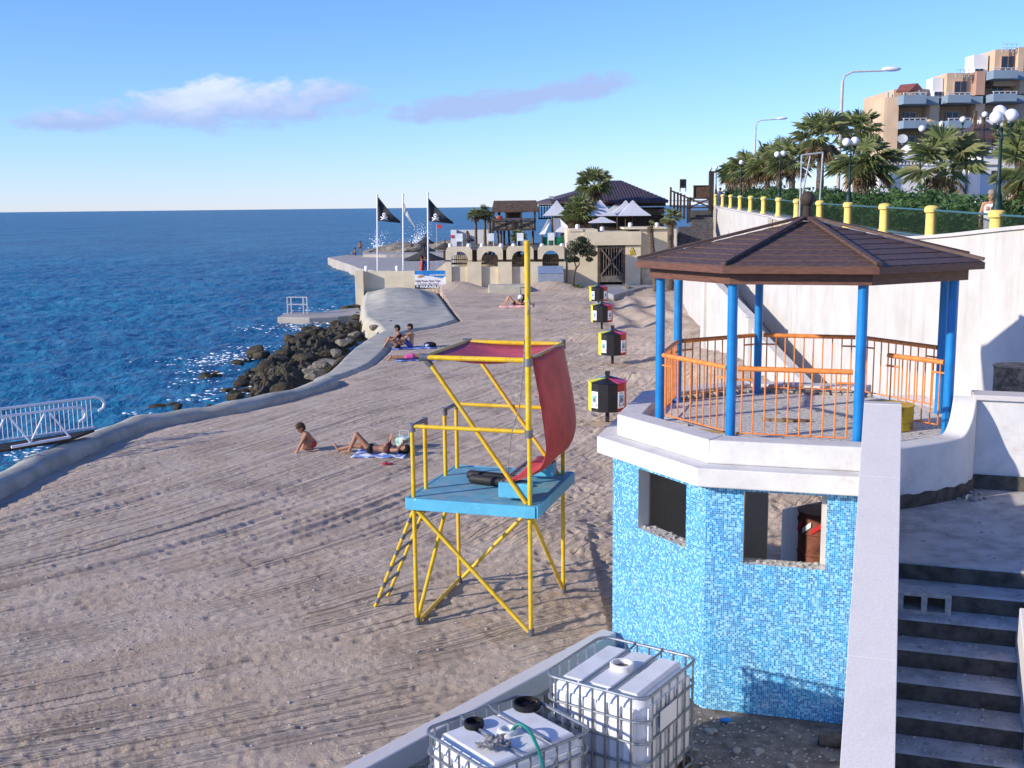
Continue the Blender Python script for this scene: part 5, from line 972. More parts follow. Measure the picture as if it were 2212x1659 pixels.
for xx, yy0, yy1, lab in ((1680, 190, 300, 'dark framed menu board standing above the wooden railing'), (2135, 140, 300, 'dark framed panel standing near the far lamp')):
    b2 = thing('menu_board', lab, 'board', tuple(f2(xx+35, yy1, 85))); w_ = 65 if xx < 2000 else 40
    for x0, y0, x1, y1 in ((xx, yy0, xx+8, yy1+15), (xx+w_-8, yy0, xx+w_, yy1+15), (xx+8, yy0, xx+w_-8, yy0+9), (xx+8, yy1-30, xx+w_-8, yy1-20)): fbox(f2, x0, y0, x1, y1, 85, 85.12, MT['wood_dark'], 'frame', b2, ref=85)
    fbox(f2, xx+8, yy0+9, xx+w_-8, yy1-30, 85.03, 85.08, MT['glass_dark'] if xx < 2000 else MT['paper'], 'panel', b2, ref=85)
# restaurant roof building
rb = thing('restaurant', 'low restaurant with wide dark brown ribbed hip roof behind the umbrellas', 'building', tuple(f2(1100, 690, 90)))
a, b_, c, d = f2(400, 410, 88), f2(1565, 395, 88), f2(1030, 203, 95), f2(1560, 340, 95); RYb = 104
mb = MB(); lo = a[2]; P = [(a[0], 88, lo), (b_[0], 88, lo), (b_[0]+1, RYb, lo), (a[0]-1, RYb, lo), (c[0]-.3, 95.5, c[2]), (c[0]+.6, 95.5, c[2])]; P += [(p[0], p[1], lo-.22) for p in P[:4]]
mb.add(P, [(0, 1, 5, 4), (1, 2, 5), (2, 3, 4, 5), (3, 0, 4), (6, 9, 8, 7), (0, 6, 7, 1), (1, 7, 8, 2), (2, 8, 9, 3), (3, 9, 6, 0)]); rf = mb.build('roof', MT['roof_metal'], rb)
for k in range(40):
    f = k/39; e = np.array(P[0])+(np.array(P[1])-np.array(P[0]))*f; top = np.array(P[4]) if e[0] < P[4][0] else (np.array(P[5]) if e[0] > P[5][0] else np.array([e[0], 95.5, c[2]]))
    x = e[0]; hgt_ = 1.0 if P[4][0] <= x <= P[5][0] else ((x-P[0][0])/(P[4][0]-P[0][0]) if x < P[4][0] else (P[1][0]-x)/(P[1][0]-P[5][0])); q = (x, 88+7.5*hgt_, lo+(c[2]-lo)*hgt_)
    if hgt_ > .03: MB().beam((x, 88, lo+.02), (q[0], q[1], q[2]+.02), .05, .05).build('seam', MT['roof_metal'], rf)
fbox(f2, 430, 412, 1540, 470, 89, 92, MT['wood_brown'], 'wall', rb, ref=89); fbox(f2, 430, 470, 1540, 720, 90, 93, MT['wood_dark'], 'wall', rb, ref=89); fbox(f2, 1330, 485, 1500, 545, 89.85, 89.99, MT['glass_dark'], 'window', rb, ref=89.85); fbox(f2, 960, 465, 1545, 476, 88.7, 89.0, MT['flag_white'], 'light_strip', rb, ref=88.7)
MB().tube([f2(398, 410, 88), f2(395, 375, 88)], .04, 6).build('bracket', MT['wood_dark'], rb); MB().box(tuple(f2(402, 372, 88)), (.35, .25, .2)).build('floodlight', MT['pipe_grey'], rb)
fl2 = MB(); a, c = f2(570, 712, FY+1), f2(1670, 712, FY+1); fl2.box(((a[0]+c[0])/2, 83, a[2]-.5), (c[0]-a[0], 13, .2)); struct(fl2.build('upper_terrace', MT['wood_grey']))
# umbrellas
def umbrella(apx, bl_, br_, Y, lab, m=MT['umbrella_white'], ground=3.0, vent=True, grp='white umbrellas of the restaurant', kd='umbrella'):
    a, l, r = f2(*apx, Y), f2(*bl_, Y), f2(*br_, Y); hw = (r[0]-l[0])/2; cx = a[0]; th = thing(kd, lab, 'umbrella', (cx, Y+hw, ground), grp); zb = (l[2]+r[2])/2
    mb = MB(); P = [((l[0]+r[0])/2+hw*sx_, Y+hw+hw*sy_, zb) for sx_, sy_ in ((-1, -1), (1, -1), (1, 1), (-1, 1))]; mid = [((l[0]+r[0])/2+hw*.5*sx_, Y+hw+hw*.5*sy_, zb+(a[2]-zb)*.47) for sx_, sy_ in ((-1, -1), (1, -1), (1, 1), (-1, 1))]; tp_ = [((l[0]+r[0])/2+.12*sx_*hw, Y+hw+.12*hw*sy_, a[2]-.05) for sx_, sy_ in ((-1, -1), (1, -1), (1, 1), (-1, 1))]
    mb.add(P+mid+tp_, [(0, 1, 5, 4), (1, 2, 6, 5), (2, 3, 7, 6), (3, 0, 4, 7), (4, 5, 9, 8), (5, 6, 10, 9), (6, 7, 11, 10), (7, 4, 8, 11), (8, 9, 10, 11)]); o = mb.build('canopy', m, th); o.modifiers.new('solid', 'SOLIDIFY').thickness = .03
    cxm = (l[0]+r[0])/2
    if vent: mb = MB(); mb.lathe([(.22*hw, 0), (.2*hw, .02), (.03, .16)], (cxm, Y+hw, a[2]-.06), 4, math.pi/4); mb.build('vent_cap', m, th)
    MB().tube([(cxm, Y+hw, ground), (cxm, Y+hw, a[2]-.1)], .045, 8).build('pole', MT['wood_brown'], th, 40)
    for sx_, sy_ in ((-1, -1), (1, -1), (1, 1), (-1, 1)): MB().beam((cxm, Y+hw, a[2]-.12), (cxm+hw*.96*sx_, Y+hw+hw*.96*sy_, zb-.02), .04, .04).build('rib', MT['wood_brown'], th)
umbrella((510, 415), (320, 553), (600, 553), 81, 'white umbrella with raised vent left of the short fan palm'); umbrella((880, 410), (740, 555), (1055, 555), 80, 'white umbrella right behind the short fan palm'); umbrella((1205, 415), (1060, 553), (1395, 553), 80, 'white umbrella nearest the plank stairs'); umbrella((1130, 415), (1010, 530), (1300, 530), 84, 'white umbrella overlapped by the one nearest the plank stairs'); umbrella((1060, 418), (940, 520), (1200, 520), 87.5, 'rearmost white umbrella in the overlapping row'); umbrella((895, 560), (785, 622), (1045, 622), 77.5, 'small low white umbrella over the terrace corner', vent=False)
def thatch_umb(apx, bl_, br_, Y, lab, fn=f1, ground=.0):
    a, l, r = fn(*apx, Y), fn(*bl_, Y), fn(*br_, Y); hw = (r[0]-l[0])/2; cx = (l[0]+r[0])/2; zb = (l[2]+r[2])/2; th = thing('thatched_umbrella', lab, 'umbrella', (cx, Y+hw, ground), 'thatched parasols by the sea')
    mb = MB(); n = 28; pr = [(.06, a[2]-zb), (.25, (a[2]-zb)*.72), (.6, (a[2]-zb)*.36), (.9, .08), (1.0, 0), (.92, -.06), (.1, (a[2]-zb)*.5)]; mb.lathe([(max(.03, p*hw)*1.0, z) for p, z in pr], (cx, Y+hw, zb), n); mb.build('thatch', MT['thatch'], th, 30)
    MB().tube([(cx, Y+hw, ground), (cx, Y+hw, a[2]+.25)], .06, 8).build('pole', MT['wood_brown'], th, 40)
thatch_umb((950, 490), (865, 545), (1022, 545), 112, 'dark thatched parasol beyond the pier rocks'); thatch_umb((930, 605), (735, 692), (1105, 680), 90, 'broad dark thatched parasol just behind the cream wall'); thatch_umb((1310, 485), (1262, 522), (1352, 522), 84, 'small dark thatched parasol beside the white screen wall', ground=.6); thatch_umb((1115, 540), (1010, 592), (1200, 590), 100, 'wide dark thatched parasol near the far rocks')
# pavilion on stilts
pvn = thing('thatched_pavilion', 'two-storey wooden pavilion on stilts with brown thatched roof and X-braced balcony', 'building', tuple(f1(1680, 590, 83))); PY = 82.0
def pb(x0, y0, x1, y1, Y0, Y1, m, name): return fbox(f1, x0, y0, x1, y1, Y0, Y1, m, name, pvn, ref=Y0)
a, c, e = f1(1497, 275, PY), f1(1890, 272, PY), f1(1515, 190, PY+1.6); mb = MB(); xr0, xr1 = e[0], f1(1868, 190, PY+1.6)[0]
mb.add([(a[0], PY-.1, a[2]), (c[0], PY-.1, a[2]), (c[0], PY+4.2, a[2]), (a[0], PY+4.2, a[2]), (xr0, PY+1.6, e[2]), (xr1, PY+1.6, e[2]), (xr1, PY+2.4, e[2]), (xr0, PY+2.4, e[2])]+[(a[0], PY-.1, a[2]-.12), (c[0], PY-.1, a[2]-.12), (c[0], PY+4.2, a[2]-.12), (a[0], PY+4.2, a[2]-.12)], [(0, 1, 5, 4), (1, 2, 6, 5), (2, 3, 7, 6), (3, 0, 4, 7), (4, 5, 6, 7), (8, 11, 10, 9), (0, 8, 9, 1), (1, 9, 10, 2), (2, 10, 11, 3), (3, 11, 8, 0)]); mb.build('roof', MT['thatch_brown'], pvn)
for x in (1503, 1612, 1735, 1850): pb(x, 270, x+14, 440, PY, PY+.18, MT['wood_dark'], 'post'); 
for x in (1505, 1850): fbox(f1, x, 270, x+14, 440, PY+3.8, PY+4, MT['wood_dark'], 'post', pvn, ref=PY+3.8)
pb(1626, 272, 1735, 335, PY+3.5, PY+3.6, MT['wood_brown'], 'wall_panel'); pb(1498, 335, 1848, 352, PY-.12, PY-.0, MT['wood_brown'], 'handrail'); pb(1498, 352, 1848, 425, PY+.02, PY+.06, MT['wood_grey'], 'balcony_panel'); pb(1490, 422, 1860, 440, PY-.1, PY+4.1, MT['wood_dark'], 'floor')
for x0, x1 in ((1503, 1665), (1690, 1845)):
    for q in (((x0, 358), (x1, 420)), ((x0, 420), (x1, 358))): MB().beam(f1(*q[0], PY-.05), f1(*q[1], PY-.05), .07, .05, (0, 1, 0)).build('brace', MT['wood_dark'], pvn)
pb(1665, 345, 1690, 430, PY-.1, PY-.02, MT['wood_dark'], 'post')
for x, l in ((1505, .1), (1545, .2), (1575, 0), (1602, -.05), (1640, .1), (1690, 0), (1840, 0)):
    a = f1(x, 440, PY+.5); MB().tube([(a[0]+l, PY+.5+abs(l)*4, .3), (a[0], PY+.5+abs(l)*4, a[2])], .085, 8).build('stilt', MT['wood_brown'], pvn, 40)
wk = thing('walkway', 'dark timber walkway frame linking the pavilion to the restaurant', 'walkway', tuple(f1(1940, 335, 84)))
for x in (1890, 1912, 1935, 1958, 1980, 2000): a, c = f1(x, 232, 84), f1(x, 340, 84); MB().box((a[0], 84, (a[2]+c[2])/2), (.07, .07, a[2]-c[2])).build('post', MT['wood_dark'], wk)
for y0, y1 in ((222, 236), (330, 345)): a, c = f1(1886, y1, 84), f1(2004, y0, 84); MB().box(((a[0]+c[0])/2, 84, (a[2]+c[2])/2), (c[0]-a[0], .12, c[2]-a[2])).build('beam', MT['wood_dark'], wk)
# torn canvas, screen wall, green tables, lanterns, chairs
tcv = thing('torn_canvas', 'torn white canvas awning hanging beside the pavilion', 'awning', tuple(f1(1960, 480, 79)))
for P in (((1965, 340), (1990, 345), (1940, 470), (1890, 470), (1935, 400)), ((2010, 335), (2060, 335), (2130, 400), (2130, 455), (2012, 450))):
    mb = MB(); q = [f1(*p, 79+.25*math.sin(i*2.1)) for i, p in enumerate(P)]; c = sum(q)/len(q)+np.array([0, .3, 0]); mb.add([c]+q, [(0, i+1, (i+1) % len(q)+1) for i in range(len(q))]); o = mb.build('canvas', MT['umbrella_white'], tcv); o.modifiers.new('solid', 'SOLIDIFY').thickness = .02
MB().tube([f1(2000, 330, 79.2), f1(2003, 590, 79.2)], .07, 8).build('mast', MT['wood_brown'], tcv, 40)
swl = thing('screen_wall', 'white screen wall with a small red notice beside the pavilion palms', 'wall', tuple(f1(1300, 545, 87))); fbox(f1, 1160, 432, 1205, 545, 86.4, 87, MT['hotel_white'], 'pillar', swl, .3, ref=86.4); fbox(f1, 1205, 430, 1490, 545, 87, 87.3, MT['hotel_white'], 'wall', swl, .3, ref=87); fbox(f1, 1160, 475, 1185, 500, 86.36, 86.39, MT['flag_red'], 'notice', swl, ref=86.36)
gb = thing('green_canvas_screen', 'green canvas screen on the terrace under the torn awning', 'screen', tuple(f1(2010, 560, 78.5))); fbox(f1, 1920, 490, 2090, 555, 78.5, 78.56, MT['green_cloth'], 'cloth', gb, ref=78.5)
for x in (1920, 2005, 2090): fbox(f1, x-6, 480, x+6, 585, 78.4, 78.49, MT['wood_dark'], 'post', gb, ref=78.4)
lan = thing('wall_lantern', 'x', 'lantern', (0, 0, 0), 'white lanterns along the terrace walls', local=True); MB().lathe([(.08, 0), (.13, .05), (.15, .2), (.12, .30), (.05, .33)], n=10).build('shade', MT['globe'], lan, 40); MB().lathe([(.1, -.03), (.1, .005)], n=8).build('foot', MT['white_metal'], lan)
first = True
for fn, x, y, Y, lab in [(f1, q, 585, FY+.15, 'small white lantern on top of the arcade wall') for q in (1155, 1308, 1418, 1575, 1680, 1915, 2080)]+[(f2, 660, 688, FY+.4, 'white lantern on the left end of the gate house'), (f2, 905, 712, FY+.4, 'white lantern in the middle of the gate house roof'), (f2, 1185, 670, FY+1.2, 'white lantern by the umbrella tables on the side wall'), (f2, 1450, 670, FY+1.2, 'white lantern near the slim palm on the side wall'), (f1, 460, 770, FY+.15, 'white lantern on the end pillar of the cream sea wall'), (f1, 715, 770, FY+.15, 'white lantern beside the limp white flag')]:
    p = fn(x, y, Y); o = lan if first else copy_tree(lan); first = False; o.location = tuple(p); o['label'] = lab
chp = thing('plastic_chair', 'white plastic chair on the arcade terrace', 'chair', (0, 0, 0), 'white chairs on the terrace', local=True)
MB().box((0, 0, .42), (.45, .45, .04)).build('seat', MT['white_plastic'], chp); MB().box((0, .22, .68), (.45, .04, .5)).build('backrest', MT['white_plastic'], chp)
for sx_ in (-.2, .2):
    for sy_ in (-.2, .2): MB().box((sx_, sy_, .2), (.04, .04, .4)).build('leg', MT['white_plastic'], chp)
tz = f1(0, 590)[2]-.05
for i, x in enumerate((1230, 1490, 1735, 1990)): p = f1(x, 560, FY+1.2); o = chp if i == 0 else copy_tree(chp); o.location = (p[0], FY+1.2, tz); o.rotation_euler = (0, 0, math.pi if i % 2 else 0)
# ---- pier, far ledge, splashes, jetty
pr = thing('pier', 'wide flat concrete bathing pier reaching into the sea', 'pier', (*on_z(*z1(500, 700), 0)[:2], SEA))
P = [on_z(*z1(*q), .0)[:2] for q in ((137, 660), (290, 640), (620, 640), (900, 640), (1130, 690), (1130, 770), (760, 770), (520, 770), (390, 752), (360, 735))]
mb = MB(); mb.prism(P[::-1], -1.5, .0); mb.build('deck', [MT['pier']], pr, bevel=.08)
mb = MB(); q = [on_z(*z1(*q), .35)[:2] for q in ((430, 622), (600, 612), (1100, 612), (1100, 632), (620, 636), (430, 634))]; mb.prism(q[::-1], -.5, .35); mb.build('upper_step', MT['pier'], pr, bevel=.05)
for i, (x, y, sx_, sz_) in enumerate(((690, 612, 4.5, 1.6), (800, 615, 3.0, 1.4), (1000, 600, 4, 1.2), (1080, 610, 4, 1.6), (1050, 580, 4, 1.0), (870, 610, 2.2, 1.2), (970, 605, 3, 1.3))): p = on_z(*z1(x, y+20), 0); stone('cliff_rock', BM[5+i % 3], (p[0], p[1], .3), (sx_, 2.5, sz_), 'large weathered rock outcrop at the back of the bathing pier', 'rock', 'rock outcrops behind the pier', 0)
g = MB()
for x, y, n, w_, hh in ((560, 612, 220, 1.2, 3.2), (900, 540, 260, 2.0, 4.6), (880, 560, 160, 2.6, 1.2)):
    c = on_z(*z1(x, y), SEA)
    for _ in range(n): f = random.random()**1.6; g.ball((c[0]+random.gauss(0, w_*(.35+f*.5)), c[1]+random.gauss(0, 1), SEA+f*hh+random.uniform(0, .2)), random.uniform(.04, .13)*(1.3-f), 6, 4)
tag(g.build('splash', MT['foam'], smooth=True, kind='stuff'), 'white spray thrown up by waves behind the pier', 'spray')
jt = thing('jetty', 'small concrete jetty with a metal handrail in front of the rocks', 'jetty', (*on_z(*z0(1400, 225), -.4)[:2], SEA)); P = [on_z(*z0(*q), -.42)[:2] for q in ((1255, 228), (1290, 208), (1450, 205), (1560, 190), (1625, 185), (1640, 215), (1530, 225), (1400, 230))]
mb = MB(); mb.prism(P[::-1], -1.5, -.42); mb.build('deck', MT['pier'], jt, bevel=.06)
for x in (1303, 1320, 1375, 1392):
    b0 = on_z(*z0(x, 213), -.42); MB().tube([(b0[0], b0[1], -.45), (b0[0], b0[1], .55)], .045, 6).build('post', MT['pipe_grey'], jt, 40)
a, c = on_z(*z0(1303, 213), -.42), on_z(*z0(1392, 213), -.42)
for dz in (.97, .55): MB().tube([(a[0], a[1], -.42+dz), (c[0], c[1], -.42+dz)], .04, 6).build('rail', MT['pipe_grey'], jt, 40)
for i, (x, y) in enumerate(((1560, 205), (1590, 200), (1610, 205), (1575, 170), (1600, 165))): p = on_z(*z0(x, y+10), -.5); stone('cliff_rock', BM[i % 5], (p[0], p[1], -.75), (.7, .6, .45), 'brown rock between the small jetty and the cream pillar', 'rock', 'rocks behind the small jetty')
rfl = thing('red_flag', 'small red flag on a thin pole beyond the thatched parasols', 'flag', (*f1(1040, 560, 110)[:2], -.2)); a, c = f1(1042, 385, 110), f1(1042, 560, 110); MB().tube([a, (c[0], c[1], -.2)], .035, 6).build('pole', MT['pipe_grey'], rfl); mb = MB(); q = [f1(*p, 110) for p in ((1045, 385), (1088, 395), (1075, 425), (1047, 412))]; mb.add(q, [(0, 1, 2, 3)]); o = mb.build('cloth', MT['flag_red'], rfl); o.modifiers.new('s', 'SOLIDIFY').thickness = .02
# ================================================================== lifeguard tower
T0 = np.array([-1.35, 14.66]); E1 = np.array([1.57, -.48]); E1 /= np.hypot(*E1); E2 = np.array([-E1[1], E1[0]]); TW, TD = 1.64, 1.75
TB = hz(-.3, 15.4)
def tp3(p, q, z): a = T0+E1*p+E2*q; return (a[0], a[1], z)
N1, N2 = (*E2, 0), (*E1, 0)
def on_front(px, q=0.0): P = on_pl(*px, tp3(0, q, 0), N1); d = P[:2]-T0; return d@E1, P[2]
tw = thing('lifeguard_tower', 'yellow tube lifeguard chair with light blue platform and red canvas roof', 'lifeguard chair', tp3(.8, .85, TB))
R1 = .029
pz0, pz1 = on_front(z6(345, 668))[1], on_front(z6(345, 598))[1]; pl0 = on_front(z6(342, 630))[0]; pr0 = on_front(z6(1132, 715))[0]
mb = MB(); mb.prism([tp3(pl0, -.08, 0)[:2], tp3(pr0, -.08, 0)[:2], tp3(pr0, TD+.14, 0)[:2], tp3(pl0, TD+.14, 0)[:2]], pz0+.02, pz1-.006); mb.build('platform', MT['deck_blue'], tw)
for a, c in (((pl0, -.10), (pr0, -.10)), ((pr0+.02, -.10), (pr0+.02, TD+.16)), ((pr0, TD+.16), (pl0, TD+.16)), ((pl0-.02, TD+.16), (pl0-.02, -.10))): MB().beam(tp3(*a, (pz0+pz1)/2), tp3(*c, (pz0+pz1)/2), .035, pz1-pz0).build('skirt_board', MT['skirt_blue'], tw, bevel=.004)
def tube(a, c, name='tube', r=R1, m='yellow_paint', par=None): return MB().tube([a, c], r, 12).build(name, MT[m], par or tw, 40)
def clamp(p, d=(0, 0, 1), L=.11, r=.045): d = Vector(d).normalized(); return MB().tube([Vector(p)-d*L/2, Vector(p)+d*L/2], r, 12).build('clamp', MT['clamp_grey'], tw, 40)
zr = on_front(z6(390, 165))[1]; zf = on_front(z5(1270, 1020))[1]-.02
legs = {'fl': (0, 0), 'fr': (TW, 0), 'bl': (0, TD), 'br': (TW, TD)}
gz_ = {k: hz(*tp3(*v, 0)[:2]) for k, v in legs.items()}
tube(tp3(0, 0, gz_['fl']-.05), tp3(0, 0, zr), 'leg'); tube(tp3(TW, 0, gz_['fr']-.05), tp3(TW, 0, zf), 'leg'); tube(tp3(0, TD, gz_['bl']-.05), tp3(0, TD, zr), 'leg'); tube(tp3(TW, TD, gz_['br']-.05), tp3(TW, TD, zf), 'leg')
for k, (p, q) in legs.items(): clamp(tp3(p, q, gz_[k]+.05))
for q, z1_ in ((.46, zr), (1.25, zr)): tube(tp3(0, q, pz1-.02), tp3(0, q, z1_), 'post')
tube(tp3(0, 0, zr), tp3(TW, 0, zr), 'rail'); tube(tp3(0, TD, zr), tp3(TW, TD, zr), 'rail'); tube(tp3(0, 0, zr), tp3(0, .46, zr), 'rail', m='clamp_grey'); tube(tp3(0, 1.25, zr), tp3(0, TD, zr), 'rail', m='clamp_grey')
for p, q in ((0, 0), (0, .46), (0, 1.25), (0, TD), (TW, 0)): clamp(tp3(p, q, zr-.02))
rl0 = on_front(z5(510, 975))[0]; rr0 = TW
tube(tp3(rl0, 0, zf), tp3(rr0, 0, zf), 'roof_tube', .034); tube(tp3(rl0, TD, zf), tp3(rr0, TD, zf), 'roof_tube', .034); tube(tp3(rl0, 0, zf), tp3(rl0, TD, zf), 'roof_tube', .034); tube(tp3(rr0, 0, zf), tp3(rr0, TD, zf), 'roof_tube', .034)
for p, q in ((rl0, 0), (rr0, 0), (rl0, TD), (rr0, TD)): clamp(tp3(p, q, zf), (1, 0, 0) if p == rl0 else (0, 0, 1), .13, .05)
for q in (0.035, TD-.035): tube(tp3(rl0+.05, q, zf-.06), tp3(TW-.06, q, pz1), 'strut'); clamp(tp3(rl0+.05, q, zf-.08), (1, 0, -1), .1, .042)
# lower braces and ladder
tube(tp3(.05, -.0, pz0-.04), tp3(TW-.03, .0, gz_['fr']+.06), 'brace'); tube(tp3(TW, .1, pz0-.05), tp3(TW, TD-.03, gz_['br']+.06), 'brace'); tube(tp3(TW-.15, TD, pz0-.04), tp3(.05, TD, gz_['bl']+.08), 'brace'); tube(tp3(0, TD-.2, pz0-.02), tp3(0, .05, gz_['fl']+.08), 'brace'); tube(tp3(0, .03, gz_['fl']+.02), tp3(0, TD-.03, gz_['bl']+.05), 'brace')
L1, L2 = on_z(*z6(122, 1290), .0), on_z(*z6(200, 1218), .0)
la = [np.array([*L1[:2], hz(*L1[:2])]), np.array([*L2[:2], hz(*L2[:2])])]; lt = [np.array(tp3(pl0-.02, .46, pz1-.03)), np.array(tp3(pl0-.02, 1.05, pz1-.03))]
for a, c in zip(la, lt): tube(a, c, 'ladder_rail', .025)
for i in range(7):
    f = .06+.9*i/6.5; tube(la[0]+(lt[0]-la[0])*f, la[1]+(lt[1]-la[1])*f, 'rung', .02, 'clamp_grey')
    for a, c in zip(la, lt): clamp(a+(c-a)*f, c-a, .08, .035)
# mast and rope
mp_, mz_ = on_front(z5(1287, 135)); mx_ = on_front(z5(1285, 600), -.11)[0]; mq = -.11
MB().tube([tp3(mx_, mq, zr-.03), tp3(mx_, mq, mz_-.0)], .038, 14).build('mast', MT['yellow_paint'], tw, 40)
for z in (zf-.01, zr): MB().beam(tp3(mx_, mq, z), tp3(TW, 0, z), .09, .08).build('clamp', MT['clamp_grey'], tw, bevel=.01); clamp(tp3(mx_, mq, z), (0, 0, 1), .10, .052)
def rope(a, c, sag=0.1):
    a, c = np.array(a), np.array(c); return [a+(c-a)*t_+np.array([0, 0, -sag*math.sin(math.pi*t_)]) for t_ in np.linspace(0, 1, 10)]
MB().tube([tp3(mx_-.045, mq, mz_-.4), tp3(mx_+.03, mq-.045, mz_-.8), tp3(mx_-.045, mq, mz_-1.2), tp3(mx_-.05, mq, zf+.1), tp3(mx_-.12, mq-.02, zf-.6), tp3(mx_-.22, mq-.03, zr+.02), tp3(mx_-.34, .05, zr-.45), tp3(mx_-.33, .1, pz1+.14)], .009, 5).build('rope', MT['rag'], tw)
# canvas: roof then hanging back and seat
mb = MB(); n, k = 16, 10
for i in range(n+1):
    for j in range(k+1):
        u_, v_ = i/n, j/k; sag = -.13*math.sin(u_*math.pi)*(1-.6*abs(2*v_-1)**3)-.01; mb.v.append(tp3(rl0+.03+(rr0-rl0)*u_, .03+(TD-.06)*v_, zf+.012+sag*(.6 if v_ in (0, 1) else 1)))
for i in range(n):
    for j in range(k): o_ = i*(k+1)+j; mb.f.append([o_, o_+k+1, o_+k+2, o_+1]); mb.m.append(0)
o = mb.build('roof_canvas', MT['pink_canvas'], tw, True); o.modifiers.new('solid', 'SOLIDIFY').thickness = .006
sz0 = pz1+.46; prof = [(TW+.03, zf+.02), (TW+.09, zf-.3), (TW+.15, zf-.62), (TW+.20, zf-.95), (TW+.21, zf-1.2), (TW+.14, zf-1.42), (TW-.02, zf-1.56), (TW-.2, zf-1.63), (TW-.36, pz1+.27)]; prof = crom([np.array(p) for p in prof], 3)
sc0 = 0.0; prof = [np.array([p[0], p[1]+sc0*i/(len(prof)-1)]) for i, p in enumerate(prof)]
mb = MB(); k = 8
for p in prof:
    for j in range(k+1): v_ = j/k; mb.v.append(tp3(p[0]+.05*math.sin(v_*math.pi), .05+(TD-.10)*v_, p[1]+.02*math.sin(v_*9+p[1]*4)))
for i in range(len(prof)-1):
    for j in range(k): o_ = i*(k+1)+j; mb.f.append([o_, o_+k+1, o_+k+2, o_+1]); mb.m.append(0)
o = mb.build('back_canvas', MT['red_canvas'], tw, True); o.modifiers.new('solid', 'SOLIDIFY').thickness = .008
MB().box(tp3(TW-.24, .16, pz1+.155), (.42, .22, .2), math.atan2(E1[1], E1[0])).build('seat_box', MT['skirt_blue'], tw, bevel=.006); MB().box(tp3(TW-.24, TD-.35, pz1+.155), (.42, .2, .2), math.atan2(E1[1], E1[0])).build('seat_box', MT['skirt_blue'], tw, bevel=.006)
tube(tp3(TW-.42, .1, pz1+.25), tp3(TW-.42, TD-.25, pz1+.25), 'seat_bar', .02, 'clamp_grey')
for i in range(12): q = .2+(TD-.6)*i/11; MB().tube([tp3(TW-.42, q, pz1+.25), tp3(TW-.36, q+.02, pz1+.255)], .012, 6).build('lacing', MT['clamp_grey'], tw)
ro = thing('rescue_tube', 'pair of black padded rescue tubes lying on the blue platform', 'rescue tube', tp3(TW-.85, .95, pz1)); 
for dq, dz, L in ((.0, .075, .82), (-.19, .07, .72)): MB().tube([tp3(TW-.42-L, .95+dq+.12, pz1+dz), tp3(TW-.42-L+.05, .95+dq+.12, pz1+dz), tp3(TW-.48, .95+dq, pz1+dz), tp3(TW-.42, .95+dq, pz1+dz)], [.045, .072, .072, .05], 12).build('tube', MT['rubber'], ro, 40)
